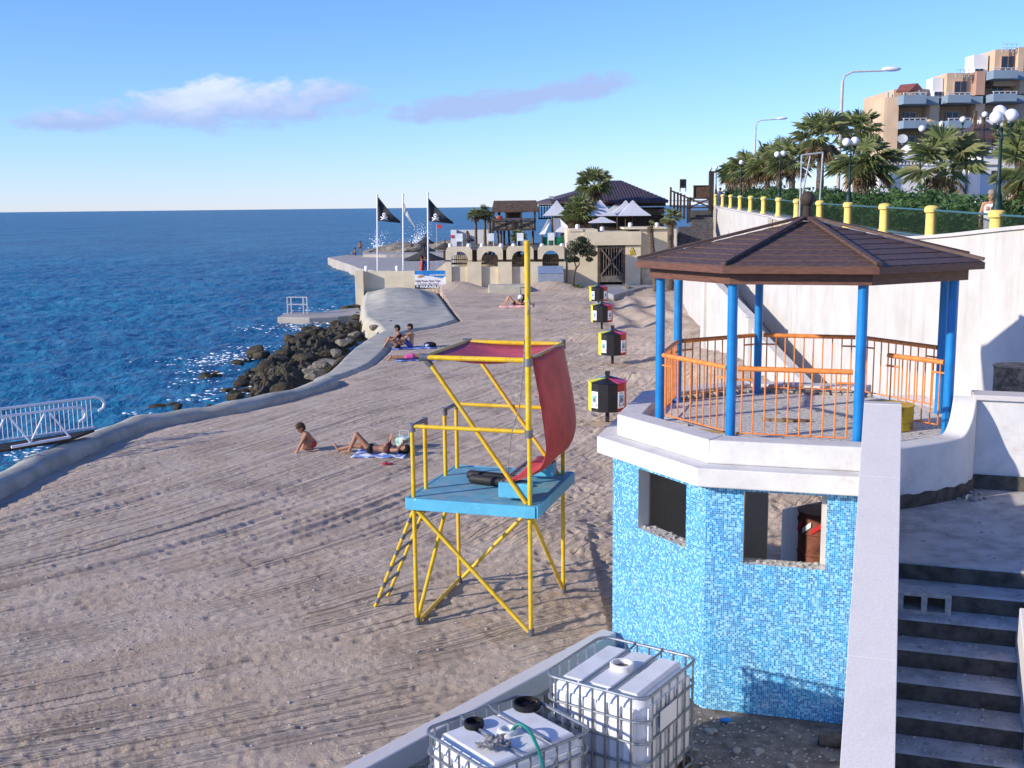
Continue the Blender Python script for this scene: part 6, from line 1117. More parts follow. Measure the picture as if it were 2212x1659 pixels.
# ================================================================== water tanks
def tank(c0, e1, e2, L1_, L2_, ztop, base, label, hatch, style):
    c0 = np.array(c0); rz_ = math.atan2(e1[1], e1[0]); th = thing('water_tank', label, 'water tank', (*(c0+e1*L1_/2+e2*L2_/2), base), 'caged plastic water tanks in the yard')
    P = lambda a, c, z: (*(c0+e1*a+e2*c), z)
    H = ztop-base; b0 = base+.13; bt_ = ztop-.06
    def ringp(i_, z, bul=0.0, rc=.14, n=5):                            # rounded rectangle
        o_ = []
        for cx, cy, a0_ in ((L1_-i_-rc, L2_-i_-rc, 0), (i_+rc, L2_-i_-rc, 90), (i_+rc, i_+rc, 180), (L1_-i_-rc, i_+rc, 270)):
            for k in range(n): a = R(a0_+90*k/(n-1)); o_.append(P(cx+(rc+bul)*math.cos(a), cy+(rc+bul)*math.sin(a), z))
        return o_
    mb = MB(); I = .035; mb.hull([ringp(I+.05, b0), ringp(I+.01, b0+.05), ringp(I, b0+.12)]+[ringp(I-(.006 if j % 2 else -.004), b0+.12+(bt_-.1-b0-.12)*j/7) for j in range(1, 8)]+[ringp(I+.015, bt_-.05), ringp(I+.06, bt_), ringp(I+.12, bt_+.005)]); mb.build('bottle', MT['tank'], th, 50)
    # raised panels on top and shoulders between the cage bars
    for a0_, a1_ in ((.12, L1_*.34), (L1_*.37, L1_*.63), (L1_*.66, L1_-.12)):
        mb = MB(); z = bt_+.004
        q = lambda s_, zz_: [P(a0_+s_, .1+s_, zz_), P(a1_-s_, .1+s_, zz_), P(a1_-s_, L2_-.1-s_, zz_), P(a0_+s_, L2_-.1-s_, zz_)]
        mb.hull([q(0, z-.02), q(.004, z+.018), q(.03, z+.032)]); mb.build('top_panel', MT['tank'], th, bevel=.008)
    na, nb_ = 6, 5
    for k in range(na):
        for side in (0, 1):
            a = .10+(L1_-.2)*(k+.5)/na; c = .018 if side == 0 else L2_-.018; s_ = (L1_-.2)/na*.40
            mb = MB(); d2 = e2*(-1 if side == 0 else 1); rr_ = [[np.array(P(a+x*s_, c, b0+.16+zz_*(bt_-b0-.24)))+np.array([*d2, 0])*b_ for x, zz_ in ((-1, 0), (1, 0), (1, 1), (-1, 1))] for b_ in (-.03, .004)]; rr_.append([np.array(P(a+x*s_*.75, c, b0+.16+(zz_*.92+.04)*(bt_-b0-.24)))+np.array([*d2, 0])*.014 for x, zz_ in ((-1, 0), (1, 0), (1, 1), (-1, 1))]); mb.hull(rr_); mb.build('side_panel', MT['tank'], th, 30)
    for k in range(nb_):
        for side in (0, 1):
            a = .10+(L2_-.2)*(k+.5)/nb_; c = .018 if side == 0 else L1_-.018; s_ = (L2_-.2)/nb_*.40; d2 = e1*(-1 if side == 0 else 1)
            mb = MB(); rr_ = [[np.array(P(c, a+x*s_, b0+.16+zz_*(bt_-b0-.24)))+np.array([*d2, 0])*b_ for x, zz_ in ((-1, 0), (1, 0), (1, 1), (-1, 1))] for b_ in (-.03, .004)]; rr_.append([np.array(P(c, a+x*s_*.75, b0+.16+(zz_*.92+.04)*(bt_-b0-.24)))+np.array([*d2, 0])*.014 for x, zz_ in ((-1, 0), (1, 0), (1, 1), (-1, 1))]); mb.hull(rr_); mb.build('side_panel', MT['tank'], th, 30)
    # cage
    for j, z in enumerate((ztop, base+H*.80, base+H*.62, base+H*.44, base+H*.26, base+.13)): MB().tube(ringp(-.012, z, 0, .13, 6), .014 if j else .017, 7, True).build('hoop', MT['galv'], th, 40)
    for k in range(7):
        a = .13+(L1_-.26)*k/6
        for c in (-.02, L2_+.02): MB().tube([P(a, c, base+.12), P(a, c, ztop)], .0115, 6).build('upright', MT['galv'], th, 40)
    for k in range(6):
        a = .13+(L2_-.26)*k/5
        for c in (-.02, L1_+.02): MB().tube([P(c, a, base+.12), P(c, a, ztop)], .0115, 6).build('upright', MT['galv'], th, 40)
    for a in (L1_*.355, L1_*.645): MB().tube([P(a, -.02, ztop+.012), P(a, .08, bt_+.045), P(a, L2_-.08, bt_+.045), P(a, L2_+.02, ztop+.012)], .013, 6).build('top_bar', MT['galv'], th, 40)
    # pallet
    for c in (.06, L2_/2, L2_-.06): MB().box(P(L1_/2, c, base+.105), (L1_, .1, .022), rz_).build('pallet_board', MT['wood_brown'], th); 
    for a in (.07, L1_/2, L1_-.07):
        for c in (.07, L2_/2, L2_-.07): MB().box(P(a, c, base+.045), (.1, .1, .095), rz_).build('pallet_block', MT['wood_brown'], th)
    for (a, c, r, rim, h, m) in hatch:
        mb = MB(); mb.lathe([(r, 0), (r+.01, .01), (r+.01, h-.01), (r, h), (r-.02, h), (r-.025, .02), (.005, .015)], P(a, c, bt_+.03), 24); mb.build('filler_neck', MT[m], th, 40)
    return th, P, bt_
e1_, e2_ = None, None
Tk = [on_z(*zt(*q), 1.10)[:2] for q in ((905, 322), (1510, 482), (1855, 222), (1280, 92))]
d1 = (Tk[1]-Tk[0]); d1 /= np.hypot(*d1); d2 = np.array([-d1[1], d1[0]])
th1, PA, bt1 = tank(Tk[0], d1, d2, 1.10, 1.16, 1.10, YZ, 'tall white plastic water tank in a metal cage against the mosaic kiosk', [(.55, .58, .115, 0, .07, 'white_plastic')], 0)
MB().lathe([(.088, 0), (.087, .004), (.003, .005)], PA(.55, .58, bt1+.048), 20).build('murky_water', MT['drum_rust'], th1)
mb = MB(); mb.box(PA(1.135, .45, .78), (.004, .36, .2), math.atan2(d1[1], d1[0])); mb.build('label_plate', MT['tank'], th1)
Tk2 = [on_z(*zt(*q), .86)[:2] for q in ((152, 672), (765, 450), (1228, 662))]
d1 = (Tk2[1]-Tk2[0]); d1 /= np.hypot(*d1); d2b = Tk2[2]-Tk2[1]; d2b /= np.hypot(*d2b); d2 = np.array([-d1[1], d1[0]]); base2 = YZ
L2_ = 1.0; c0 = np.array(Tk2[0])-d2*L2_
th2, PB_, bt2 = tank(c0, d1, d2, 1.2, L2_, .86, base2, 'lower white plastic water tank in a bent metal cage with hose and rag on top', [(.60, .50, .085, 0, .05, 'white_plastic')], 1)
def on_top(q): P = on_z(*zt(*q), bt2+.05); return P
for q, r, lab in (((460, 640), .092, 'small black screw lid lying on the lower water tank'), ((790, 520), .135, 'big black screw lid lying upturned on the lower water tank')):
    p = on_top(q); o = thing('tank_lid', lab, 'lid', (p[0], p[1], bt2+.037)); MB().lathe([(r, 0), (r+.004, .01), (r+.004, .055), (r-.012, .06), (r-.016, .018), (.004, .015)], (p[0], p[1], bt2+.037), 28).build('rim', MT['black_plastic'], o, 40)
    for j in range(8): a = j*math.pi/4; MB().beam((p[0]+.02*math.cos(a), p[1]+.02*math.sin(a), bt2+.058), (p[0]+(r-.02)*math.cos(a), p[1]+(r-.02)*math.sin(a), bt2+.058), .008, .01).build('rib', MT['black_plastic'], o)
hp_ = [on_top(q) for q in ((690, 690), (735, 685), (800, 720), (850, 790), (880, 860), (895, 940), (900, 1040))]; hp_ = [np.array([p[0], p[1], bt2+z]) for p, z in zip(hp_, (.06, .13, .13, .09, .06, .05, .06))]
tag(MB().tube(crom(hp_, 4), .017, 8).build('garden_hose', MT['green_hose'], smooth=40), 'green garden hose dipping into the lower water tank', 'hose')
mb = MB(); p = on_top((585, 775)); r_ = random.Random(4)
bm_ = bmesh.new(); bmesh.ops.create_grid(bm_, x_segments=26, y_segments=18, size=1)
for v_ in bm_.verts:
    x, y = v_.co.x, v_.co.y; f = float(fbm(np.array([x*2.3+3]), np.array([y*2.6]), 4, 400)[0]); g_ = float(fbm(np.array([x*3+9]), np.array([y*3]), 3, 410)[0])
    v_.co = Vector((x*.15+.10*g_, y*.085+.10*f, .03+.10*max(0, f+.25)*(1-.4*abs(x))+.03*g_))
me = bpy.data.meshes.new('rag'); bm_.to_mesh(me); bm_.free(); me.materials.append(MT['rag']); me.polygons.foreach_set('use_smooth', [True]*len(me.polygons)); o = bpy.data.objects.new('rag', me); COL.objects.link(o); o.location = (p[0], p[1], bt2+.045); o.rotation_euler = (0, 0, .5); o.modifiers.new('s', 'SOLIDIFY').thickness = .006; tag(o, 'crumpled grey rag lying on the lower water tank', 'rag')
# ================================================================== recycling bins
bp_ = thing('recycling_bin', 'x', 'bin', (0, 0, 0), 'four-way recycling bins on the beach', local=True)
nf = 12; rb_ = .50; zb0, zb1 = .36, 1.10
def av(i, r=rb_): a = R(-90+15+30*i); return (r*math.cos(a), r*math.sin(a))
for name, fs, m, lid in (('black_bin', (-2, -1, 0), 'bin_black', None), ('red_bin', (1, 2, 3), 'bin_red', 'bin_pink'), ('blue_bin', (4, 5, 6), 'bin_blue', 'bin_blue'), ('yellow_bin', (7, 8, 9), 'bin_yellow', 'bin_yellow')):
    s0_ = fs[0]-.0; pts = [av(i-0) for i in range(fs[0], fs[-1]+2)]; mb = MB(); poly = pts+[(0.02*pts[-1][0], .02*pts[-1][1])]; mb.prism(poly, zb0, zb1); bb = mb.build(name, MT[m], bp_, bevel=.006)
    if lid:
        a, c = pts[0], pts[-1]; mid = [(p[0]*1.05, p[1]*1.05, zb1+.03) for p in pts]; ap = [(.06*p[0]/rb_, .06*p[1]/rb_, zb1+(.17 if lid == 'bin_blue' else .11)) for p in (pts[-1], pts[0])]; P = mid+ap; n = len(P); Pb = [(x, y, z-.02) for x, y, z in P]
        mb = MB(); mb.add(P+Pb, [list(range(n)), list(reversed(range(n, 2*n)))]+[(n+i, n+(i+1) % n, (i+1) % n, i) for i in range(n)]); mb.build('lid', MT[lid], bb)
    else:
        P = [(p[0]*.98, p[1]*.98, zb1+.01) for p in pts]+[(.0, .03, zb1+.12)]; n = len(P); mb = MB(); mb.add(P, [list(range(n))]); mb.build('lid', MT[m], bb)
MB().box((0, 0, .6), (.09, .09, 1.5)).build('pole', MT['bin_black'], bp_, bevel=.005); MB().box((0, 0, zb1+.24), (.12, .12, .1)).build('cap', MT['bin_black'], bp_, bevel=.01)
pf = (rb_*math.cos(R(15)))
def poster(face, par=bp_):
    a = R(-90+30*face); nx, ny = math.cos(a), math.sin(a); rz_ = a+math.pi/2; q = lambda u_, z, d: (nx*(pf+d)-ny*u_, ny*(pf+d)+nx*u_, z)
    po = MB().box(q(0, .68, .008), (.235, .012, .44), rz_).build('poster', MT['paper'], par, bevel=.003)
    MB().box(q(0, .70, .0165), (.16, .004, .20), rz_).build('picture', MT['ink_blue'], po); MB().vprism([(-.06, .0), (.06, .0), (.04, .07), (0, .1), (-.04, .07)], -.002, .002).build('emblem', MT['clamp_grey'], po).matrix_basis = Matrix.Translation(q(0, .64, .021)) @ Matrix.Rotation(rz_, 4, 'Z')
    for u_ in (-.085, .085): MB().box(q(u_, .55, .0165), (.025, .004, .045), rz_).build('icon', MT['ink_dark'], po)
    MB().box(q(0, .535, .0165), (.13, .004, .012), rz_).build('text_line', MT['ink_red'], po); MB().box(q(0, .855, .0165), (.06, .004, .02), rz_).build('text_line', MT['clamp_grey'], po)
poster(-1); poster(2)
bins = [((1312, 912), 29.0, 'recycling bin standing nearest the gazebo parapet'), ((1323, 790), 39.5, 'recycling bin second in the row from the gazebo'), ((1300, 712), 51.0, 'recycling bin third in the row from the gazebo'), ((1293, 668), 61.5, 'recycling bin last in the row towards the wooden gate')]
for i, (px, Y, lab) in enumerate(bins):
    p = on_y(*px, Y); o = bp_ if i == 0 else copy_tree(bp_); o.location = (p[0], Y, -.02 if i == 0 else hz(p[0], Y)-.02); o.rotation_euler = (0, 0, R([-13, -9, -12, -10][i])-math.atan2(p[0], Y)); o['label'] = 'four-coloured '+lab
    if i == 0: o.location.z = hz(p[0], Y)-.02
# ================================================================== gangway
gw = thing('gangway', 'white metal gangway with truss handrails leading from the kerb to the water', 'gangway', (*on_z(*zg(1150, 905), .45)[:2], .2))
A_ = on_z(*zg(1170, 905), .42); B_ = on_z(*zg(190, 1085), .36); dg_ = B_-A_; dg_[2] = 0; LG = np.hypot(*dg_[:2]); dg_ /= LG; ng = np.array([dg_[1], -dg_[0], 0]);
if ng[1] < 0: ng = -ng
def gp(l, n_, z): return tuple(A_+dg_*l+ng*n_+np.array([0, 0, z-.42]))
far_end = on_z(*zg(1850, 285), 1.25); nfar = float((far_end-A_)@ng); lfar = float((far_end-A_)@dg_)
tz1 = on_pl(*zg(1240, 412), A_, ng)[2]; LT = 5.0; hz1 = tz1-.0
l0 = float((on_pl(*zg(1240, 412), A_, ng)-A_)@dg_); 
def hook(l, n_, z): return [gp(l, n_, z), gp(l-.16, n_, z-.05), gp(l-.24, n_, z-.18), gp(l-.2, n_, z-.30), gp(l-.08, n_, z-.36)]
zB = .42
MB().tube([gp(0, 0, zB), gp(LG, 0, zB-.05)], .035, 8).build('bottom_chord', MT['white_metal'], gw, 40); MB().tube(hook(l0, 0, hz1)[::-1]+[gp(LT, 0, hz1-.05)], .032, 8).build('handrail', MT['white_metal'], gw, 40)
bay = LG/1.35
for k in range(4): a = k*bay*.9+.02; MB().tube([gp(a, 0, zB), gp(a+bay*.45, 0, hz1)], .022, 8).build('truss_bar', MT['white_metal'], gw, 40); MB().tube([gp(a+bay*.5, 0, hz1), gp(a+bay*.9, 0, zB)], .022, 8).build('truss_bar', MT['white_metal'], gw, 40)
NW = min(max(nfar, .8), 1.3)
MB().tube(hook(lfar, NW, hz1+.05)[::-1]+[gp(LT, NW, hz1)], .035, 8).build('handrail', MT['white_metal'], gw, 40)
for k in range(44): l = lfar+.1+k*.11; MB().tube([gp(l, NW, zB-.05), gp(l, NW, hz1+.03)], .008, 5).build('baluster', MT['white_metal'], gw)
MB().tube([gp(lfar+.05, NW, zB), gp(LT, NW, zB-.05)], .03, 8).build('bottom_chord', MT['white_metal'], gw, 40)
mb = MB(); P = [gp(.05, 0.02, zB-.12), gp(LT, .02, zB-.2), gp(LT, NW, zB-.2), gp(lfar+.05, NW, zB-.12)]; mb.add(P+[(x, y, z+.06) for x, y, z in P], [(0, 1, 2, 3), (7, 6, 5, 4), (0, 4, 5, 1), (1, 5, 6, 2), (2, 6, 7, 3), (3, 7, 4, 0)]); mb.build('deck', MT['wood_dark'], gw)
# ================================================================== people
def capsule(g, a, b, ra, rb, n=10):
    a, b = Vector(a), Vector(b); d = (b-a); L = d.length; d = d/L if L > 1e-6 else Vector((0, 0, 1)); pts = []; rr = []
    for k in range(4): t_ = math.pi/2*(k+.25)/4; pts.append(a-d*ra*math.cos(t_)); rr.append(ra*math.sin(t_))
    for k in range(5): f = k/4; pts.append(a+(b-a)*f); rr.append(ra+(rb-ra)*f)
    for k in range(4): t_ = math.pi/2*(k+.75)/4; pts.append(b+d*rb*math.sin(t_)); rr.append(max(.002, rb*math.cos(t_)))
    g.tube(pts, rr, n)
def remesh(g, vox, sm=2):
    me = bpy.data.meshes.new('tmp'); me.from_pydata(g.v, [], g.f); o = bpy.data.objects.new('tmp', me); COL.objects.link(o)
    m = o.modifiers.new('r', 'REMESH'); m.mode = 'VOXEL'; m.voxel_size = vox; s_ = o.modifiers.new('s', 'SMOOTH'); s_.iterations = sm; s_.factor = .5
    dg = bpy.context.evaluated_depsgraph_get(); r = bpy.data.meshes.new_from_object(o.evaluated_get(dg)); bpy.data.objects.remove(o); r.polygons.foreach_set('use_smooth', [True]*len(r.polygons)); return r
def body_part(name, g, m, par, vox=.012, sm=2):
    me = remesh(g, vox, sm); me.name = name; me.materials.clear(); me.materials.append(m); o = bpy.data.objects.new(name, me); COL.objects.link(o); o.parent = par; return o
V = Vector
def person(label, loc, rz, J, skin='skin', hair='hair_dark', wear=(), group=None, vox=.011, sc_=1.0, hairlen=0.0, female=False, fingers=True):
    """J: joints in the figure's own frame (metres, x = towards its head or front as posed, z up)"""
    th = thing('person', label, 'person', loc, group, rz, local=True); th.scale = (sc_,)*3; g = MB(); j = {k: V(v) for k, v in J.items()}
    pel, che, nck, hd = j['pelvis'], j['chest'], j['neck'], j['head']; side = (j['sr']-j['sl']).normalized(); hs = (j['hr']-j['hl']).normalized()
    fw = j.get('front', V((0, -1, 0)))
    sw = .88 if female else 1.0
    capsule(g, j['hl']*.6+j['hr']*.4, j['hr']*.6+j['hl']*.4, .115, .115); mid = (pel+che)/2
    for s_ in (-1, 1):
        capsule(g, pel+hs*.05*s_, mid+hs*.045*s_, .10*sw, .085*sw); capsule(g, mid+side*.045*s_, che+side*.075*s_, .085*sw, .105*sw); capsule(g, che+side*.075*s_, nck+side*.05*s_-(nck-che).normalized()*.07, .105*sw, .06)
    if female:
        for s_ in (-1, 1): capsule(g, che+side*.08*s_+fw*.07, che+side*.08*s_+fw*.085-(che-pel).normalized()*.02, .062, .058)
    capsule(g, nck-(hd-nck)*.35, hd-(hd-nck)*.2, .055, .05)
    up = (hd-nck).normalized(); ff = j.get('face', fw); ff = (ff-up*ff.dot(up)).normalized(); sx_ = up.cross(ff)
    capsule(g, hd+up*.03-ff*.02, hd+up*.05+ff*.01, .092, .088); capsule(g, hd-up*.03+ff*.025, hd-up*.075+ff*.045, .07, .045); capsule(g, hd-up*.005+ff*.09, hd-up*.03+ff*.108, .012, .017, 6)
    for s_ in (-1, 1): capsule(g, hd+sx_*.088*s_+up*.02, hd+sx_*.09*s_-up*.025, .014, .012, 6)
    for s in 'lr':
        S, E, W = j['s'+s], j['e'+s], j['w'+s]; capsule(g, S, E, .056*sw, .042*sw); capsule(g, E, W, .043*sw, .029*sw); capsule(g, (che+nck)/2+(S-(che+nck)/2)*.4, S, .075*sw, .06*sw)
        d = j.get('hand'+s, (W-E).normalized()); d = V(d).normalized(); pn = j.get('palm'+s, d.orthogonal()); pn = V(pn); pn = (pn-d*pn.dot(d)).normalized(); ac = d.cross(pn)
        for k in (-1, 0, 1): capsule(g, W+ac*.02*k, W+d*.085+ac*.026*k, .018, .017, 6)
        if fingers:
            for k, L in zip((-1.5, -.5, .5, 1.5), (.065, .08, .075, .055)): b0_ = W+d*.09+ac*.019*k; b1_ = b0_+d*L*.55+ac*.004*k+pn*.008; capsule(g, b0_, b1_, .0095, .009, 6); capsule(g, b1_, b1_+d*L*.4+pn*.022, .009, .008, 6)
            b0_ = W+d*.03-ac*.033; capsule(g, b0_, b0_+d*.035-ac*.028+pn*.01, .012, .0105, 6); capsule(g, b0_+d*.035-ac*.028+pn*.01, b0_+d*.07-ac*.03+pn*.02, .0105, .009, 6)
        Hh_, K, A = j['h'+s], j['k'+s], j['a'+s]; capsule(g, Hh_, K, .087, .057); capsule(g, K, K+(A-K)*.4, .056, .056); capsule(g, K+(A-K)*.35, A, .055, .034)
        fd = V(j.get('foot'+s, fw)).normalized(); capsule(g, A-fd*.04, A+fd*.10, .036, .036); capsule(g, A+fd*.09, A+fd*.165, .035, .022)
    body_part('body', g, MT[skin], th, vox)
    h = MB(); capsule(h, hd+up*.06-ff*.03, hd+up*.075+ff*.012, .101, .093); capsule(h, hd+up*.03-ff*.05, hd-up*.02-ff*.05, .095, .085); capsule(h, hd+up*.01-ff*.06, hd-up*.04-ff*.055, .075, .06)
    if hairlen: capsule(h, hd-ff*.06, hd-up*hairlen-ff*.07, .085, .055)
    body_part('hair', h, MT[hair], th, .013)
    for s_ in (-1, 1): MB().ball(tuple(hd+up*.012+ff*.088+sx_*.032*s_), .0105, 8, 6).build('eye', MT['ink_dark'], th, True)
    MB().ball(tuple(hd-up*.062+ff*.088), .018, 8, 6, (1, 1, .45)).build('mouth', MT['cloth_brown'], th, True)
    for nm, parts, m, vx in wear:
        q = MB()
        for a, b, ra, rb in parts(j, side, hs, fw): capsule(q, a, b, ra, rb)
        body_part(nm, q, MT[m], th, vx)
    return th
def briefs(j, sd, hs, fw): return [(j['hl']*.62+j['hr']*.38, j['hr']*.62+j['hl']*.38, .121, .121), (j['hl'], j['hl']+(j['kl']-j['hl'])*.05, .096, .094), (j['hr'], j['hr']+(j['kr']-j['hr'])*.05, .096, .094)]
def trunks(j, sd, hs, fw): return briefs(j, sd, hs, fw)+[(j['hl'], j['hl']+(j['kl']-j['hl'])*.55, .102, .088), (j['hr'], j['hr']+(j['kr']-j['hr'])*.55, .102, .088)]
def bratop(j, sd, hs, fw): c = j['chest']; return [(c+sd*.08*s_+fw*.078, c+sd*.085*s_+fw*.085, .063, .062) for s_ in (-1, 1)]+[(c-sd*.10, c+sd*.10, .108*.88+.012, .108*.88+.012)]
def dress(j, sd, hs, fw): return [(j['pelvis']-hs*.03, j['chest']-sd*.05, .14, .12), (j['pelvis']+hs*.03, j['chest']+sd*.05, .14, .12), (j['pelvis'], (j['kl']+j['kr'])/2, .16, .19)]
# lying woman, legs up, arms bent (x axis towards the head)
GZ = lambda x, y: hz(x, y)
Jl = dict(pelvis=(0, 0, .12), chest=(.40, 0, .125), neck=(.60, 0, .13), head=(.76, 0, .125), sl=(.52, .17, .12), sr=(.52, -.17, .12), hl=(-.03, .09, .12), hr=(-.03, -.09, .12), el=(.36, .28, .10), wl=(.42, .16, .30), er=(.68, -.30, .16), wr=(.78, -.12, .28),
          kl=(-.42, .10, .16), al=(-.84, .12, .06), kr=(-.32, -.10, .48), ar=(-.52, -.12, .06), front=(0, 0, 1), face=(0, 0, 1), footl=(-.5, .1, .75), footr=(-.95, 0, -.1), handl=(.2, 0, .9), handr=(.2, .8, .1))
wx, wy = on_z(*(800/1.0+2, 983), 0)[:2]; wo = person('sunbather lying on a blue towel with one knee raised and arms lifted', (wx, wy+.1, GZ(wx, wy)+.03), R(-6), Jl, 'skin_tan', 'hair_dark', (('bikini_bottom', briefs, 'cloth_dark', .012), ('bikini_top', bratop, 'cloth_brown', .012)), female=True, vox=.010, hairlen=.08)
def towel(name, cx, cy, L, W, rz, m, label):
    nx_, ny_ = 26, 14; mb = MB(); c, s = math.cos(rz), math.sin(rz)
    for i in range(nx_+1):
        for k in range(ny_+1):
            u_, v_ = (i/nx_-.5)*L, (k/ny_-.5)*W; e = .03*math.sin(u_*9+v_*5); x, y = cx+u_*c-(v_+e)*s, cy+u_*s+(v_+e)*c; mb.v.append((x, y, hz(x, y)+.028+.012*math.sin(u_*14+v_*9)))
    for i in range(nx_):
        for k in range(ny_): o_ = i*(ny_+1)+k; mb.f.append([o_, o_+ny_+1, o_+ny_+2, o_+1]); mb.m.append(0)
    o = mb.build(name, MT[m], smooth=True); o.modifiers.new('s', 'SOLIDIFY').thickness = .012; return tag(o, label, 'towel')
towel('beach_towel', wx+.22, wy+.08, 1.25, .8, R(-6), 'towel_blue', 'blue and white towel under the sunbather with raised knee')
# crouching child digging in the sand (front towards -x)
bx_, by_ = on_z(668, 972, 0)[:2]
Jc = dict(pelvis=(.10, 0, .20), chest=(-.06, 0, .40), neck=(-.14, 0, .50), head=(-.20, 0, .60), sl=(-.10, -.13, .44), sr=(-.10, .13, .44), hl=(.09, -.08, .18), hr=(.09, .08, .18), el=(-.22, -.17, .28), wl=(-.34, -.15, .08), er=(-.05, .18, .25), wr=(-.12, .16, .07), kl=(-.14, -.11, .26), al=(.02, -.12, .05), kr=(-.13, .11, .26), ar=(.03, .12, .05), front=(-1, 0, -.3), face=(-.85, -.1, -.5), footl=(-1, 0, 0), footr=(-1, 0, 0), handl=(-.7, 0, -.7), handr=(-.7, 0, -.7))
person('child crouching on the sand and digging with both hands', (bx_, by_, GZ(bx_, by_)), R(25), Jc, 'skin_tan', 'hair_brown', (('swim_trunks', briefs, 'cloth_red', .012),), vox=.010, sc_=.92)
# seated couple (front towards -x)
cx_, cy_ = on_z(872, 757, 0)[:2]
Js = dict(pelvis=(0, 0, .13), chest=(.02, 0, .50), neck=(-.02, 0, .66), head=(-.05, 0, .80), sl=(0, -.18, .60), sr=(0, .18, .60), hl=(-.04, -.09, .11), hr=(-.04, .09, .11), el=(-.22, -.20, .40), wl=(-.44, -.10, .36), er=(-.22, .18, .42), wr=(-.44, .06, .36), kl=(-.38, -.11, .42), al=(-.62, -.12, .06), kr=(-.36, .11, .44), ar=(-.56, .12, .06), front=(-1, 0, 0), face=(-1, -.2, 0), footl=(-1, 0, -.1), footr=(-1, 0, -.1), handl=(-.6, .6, -.1), handr=(-.6, -.6, -.1))
person('dark-haired sunbather sitting with knees drawn up on a blue towel', (cx_-.18, cy_-.1, GZ(cx_, cy_)+.02), R(8), Js, 'skin_tan', 'hair_dark', (('bikini_bottom', briefs, 'cloth_dark', .012), ('bikini_top', bratop, 'cloth_dark', .012)), female=True, hairlen=.06)
Jm = dict(Js); Jm.update(el=(-.30, -.22, .52), wl=(-.52, -.22, .50), er=(-.2, .24, .38), wr=(-.3, .3, .12), kl=(-.34, -.16, .30), kr=(-.36, .2, .36), head=(-.04, 0, .82), face=(-1, -.3, -.05))
person('bare-backed sunbather sitting behind and reaching to the one with drawn-up knees', (cx_+.30, cy_+.18, GZ(cx_+.3, cy_)+.02), R(5), Jm, 'skin', 'hair_dark', (('swim_trunks', trunks, 'cloth_blue', .012),))
towel('beach_towel', cx_+.35, cy_+.1, 1.9, .9, R(8), 'towel_deep', 'deep blue towel under the seated pair')
for dx, dy, lab, m in ((-1.25, -.25, 'dark sandals beside the concrete edge in front of the seated pair', 'cloth_dark'), (1.05, .3, 'black and white bag at the end of the deep blue towel', 'cloth_dark')):
    o = thing('sandals' if dx < 0 else 'beach_bag', lab, 'sandals' if dx < 0 else 'bag', (cx_+dx, cy_+dy, GZ(cx_+dx, cy_+dy)))
    x, y, z = o.location
    if dx < 0:
        for k in (-.08, .08): MB().ball((x, y+k, z+.03), .13, 8, 6, (1, .4, .25)).build('sandal', MT[m], o, True)
    else: MB().ball((x, y, z+.1), .22, 10, 8, (1.2, .7, .6)).build('bag_body', MT[m], o, True); MB().ball((x-.12, y-.1, z+.1), .12, 8, 6, (1, .8, .6)).build('towel_roll', MT['cloth_white'], o, True)
# man lying face down in pink shorts
mx0, my0 = on_z(893, 782, 0)[:2]
Jd = dict(pelvis=(0, 0, .13), chest=(.40, 0, .14), neck=(.60, 0, .15), head=(.75, 0, .13), sl=(.52, -.19, .13), sr=(.52, .19, .13), hl=(-.03, -.09, .13), hr=(-.03, .09, .13), el=(.72, -.33, .09), wl=(.86, -.14, .07), er=(.72, .33, .09), wr=(.86, .14, .07), kl=(-.45, -.11, .10), al=(-.86, -.12, .10), kr=(-.45, .11, .10), ar=(-.86, .12, .10), front=(0, 0, -1), face=(.2, -1, -.2), footl=(-.6, 0, -.6), footr=(-.6, 0, -.6), handl=(.3, .8, 0), handr=(.3, -.8, 0))
person('sunbather lying face down in bright pink shorts', (mx0, my0, GZ(mx0, my0)+.02), R(4), Jd, 'skin_tan', 'hair_dark', (('shorts', trunks, 'cloth_pink', .012),))
towel('beach_towel', mx0+.2, my0-.05, 1.7, .75, R(4), 'towel_deep', 'blue towel under the one in pink shorts')
# far woman on pink towel with a folded chair
fx, fy = on_z(1112, 670, 0)[:2]
Jf = dict(Jl); Jf.update(kl=(-.36, .1, .46), al=(-.60, .11, .06), kr=(-.30, -.1, .48), ar=(-.5, -.12, .06), wl=(.2, .2, .2), er=(.36, -.28, .1), wr=(.15, -.2, .2), handr=(-.5, .3, .3), footl=(-.95, 0, -.1))
person('sunbather lying on a pink towel by the folded chair', (fx, fy, GZ(fx, fy)+.03), R(-4), Jf, 'skin', 'hair_dark', (('bikini_bottom', briefs, 'cloth_dark', .014), ('bikini_top', bratop, 'cloth_dark', .014)), female=True, vox=.014, fingers=True)
towel('beach_towel', fx+.1, fy, 1.9, .9, R(-4), 'towel_pink', 'pink towel under the far sunbather')
fc = thing('beach_bags', 'black and white beach bag with a dark stick frame beside the pink towel', 'bag', (fx+.45, fy+.55, GZ(fx+.45, fy+.55))); x, y, z = fc.location
MB().ball((x, y, z+.28), .28, 10, 8, (.8, .6, 1.1)).build('bag_body', MT['cloth_dark'], fc, True); MB().ball((x-.12, y-.12, z+.42), .16, 8, 6).build('cloth', MT['cloth_white'], fc, True); MB().ball((x+.15, y-.1, z+.12), .15, 8, 6).build('cloth', MT['cloth_white'], fc, True); MB().tube([(x-.15, y, z), (x-.1, y, z+.75), (x-.1, y, z+.95), (x+.4, y, z+.95)], .025, 6).build('frame', MT['ink_dark'], fc, 40)
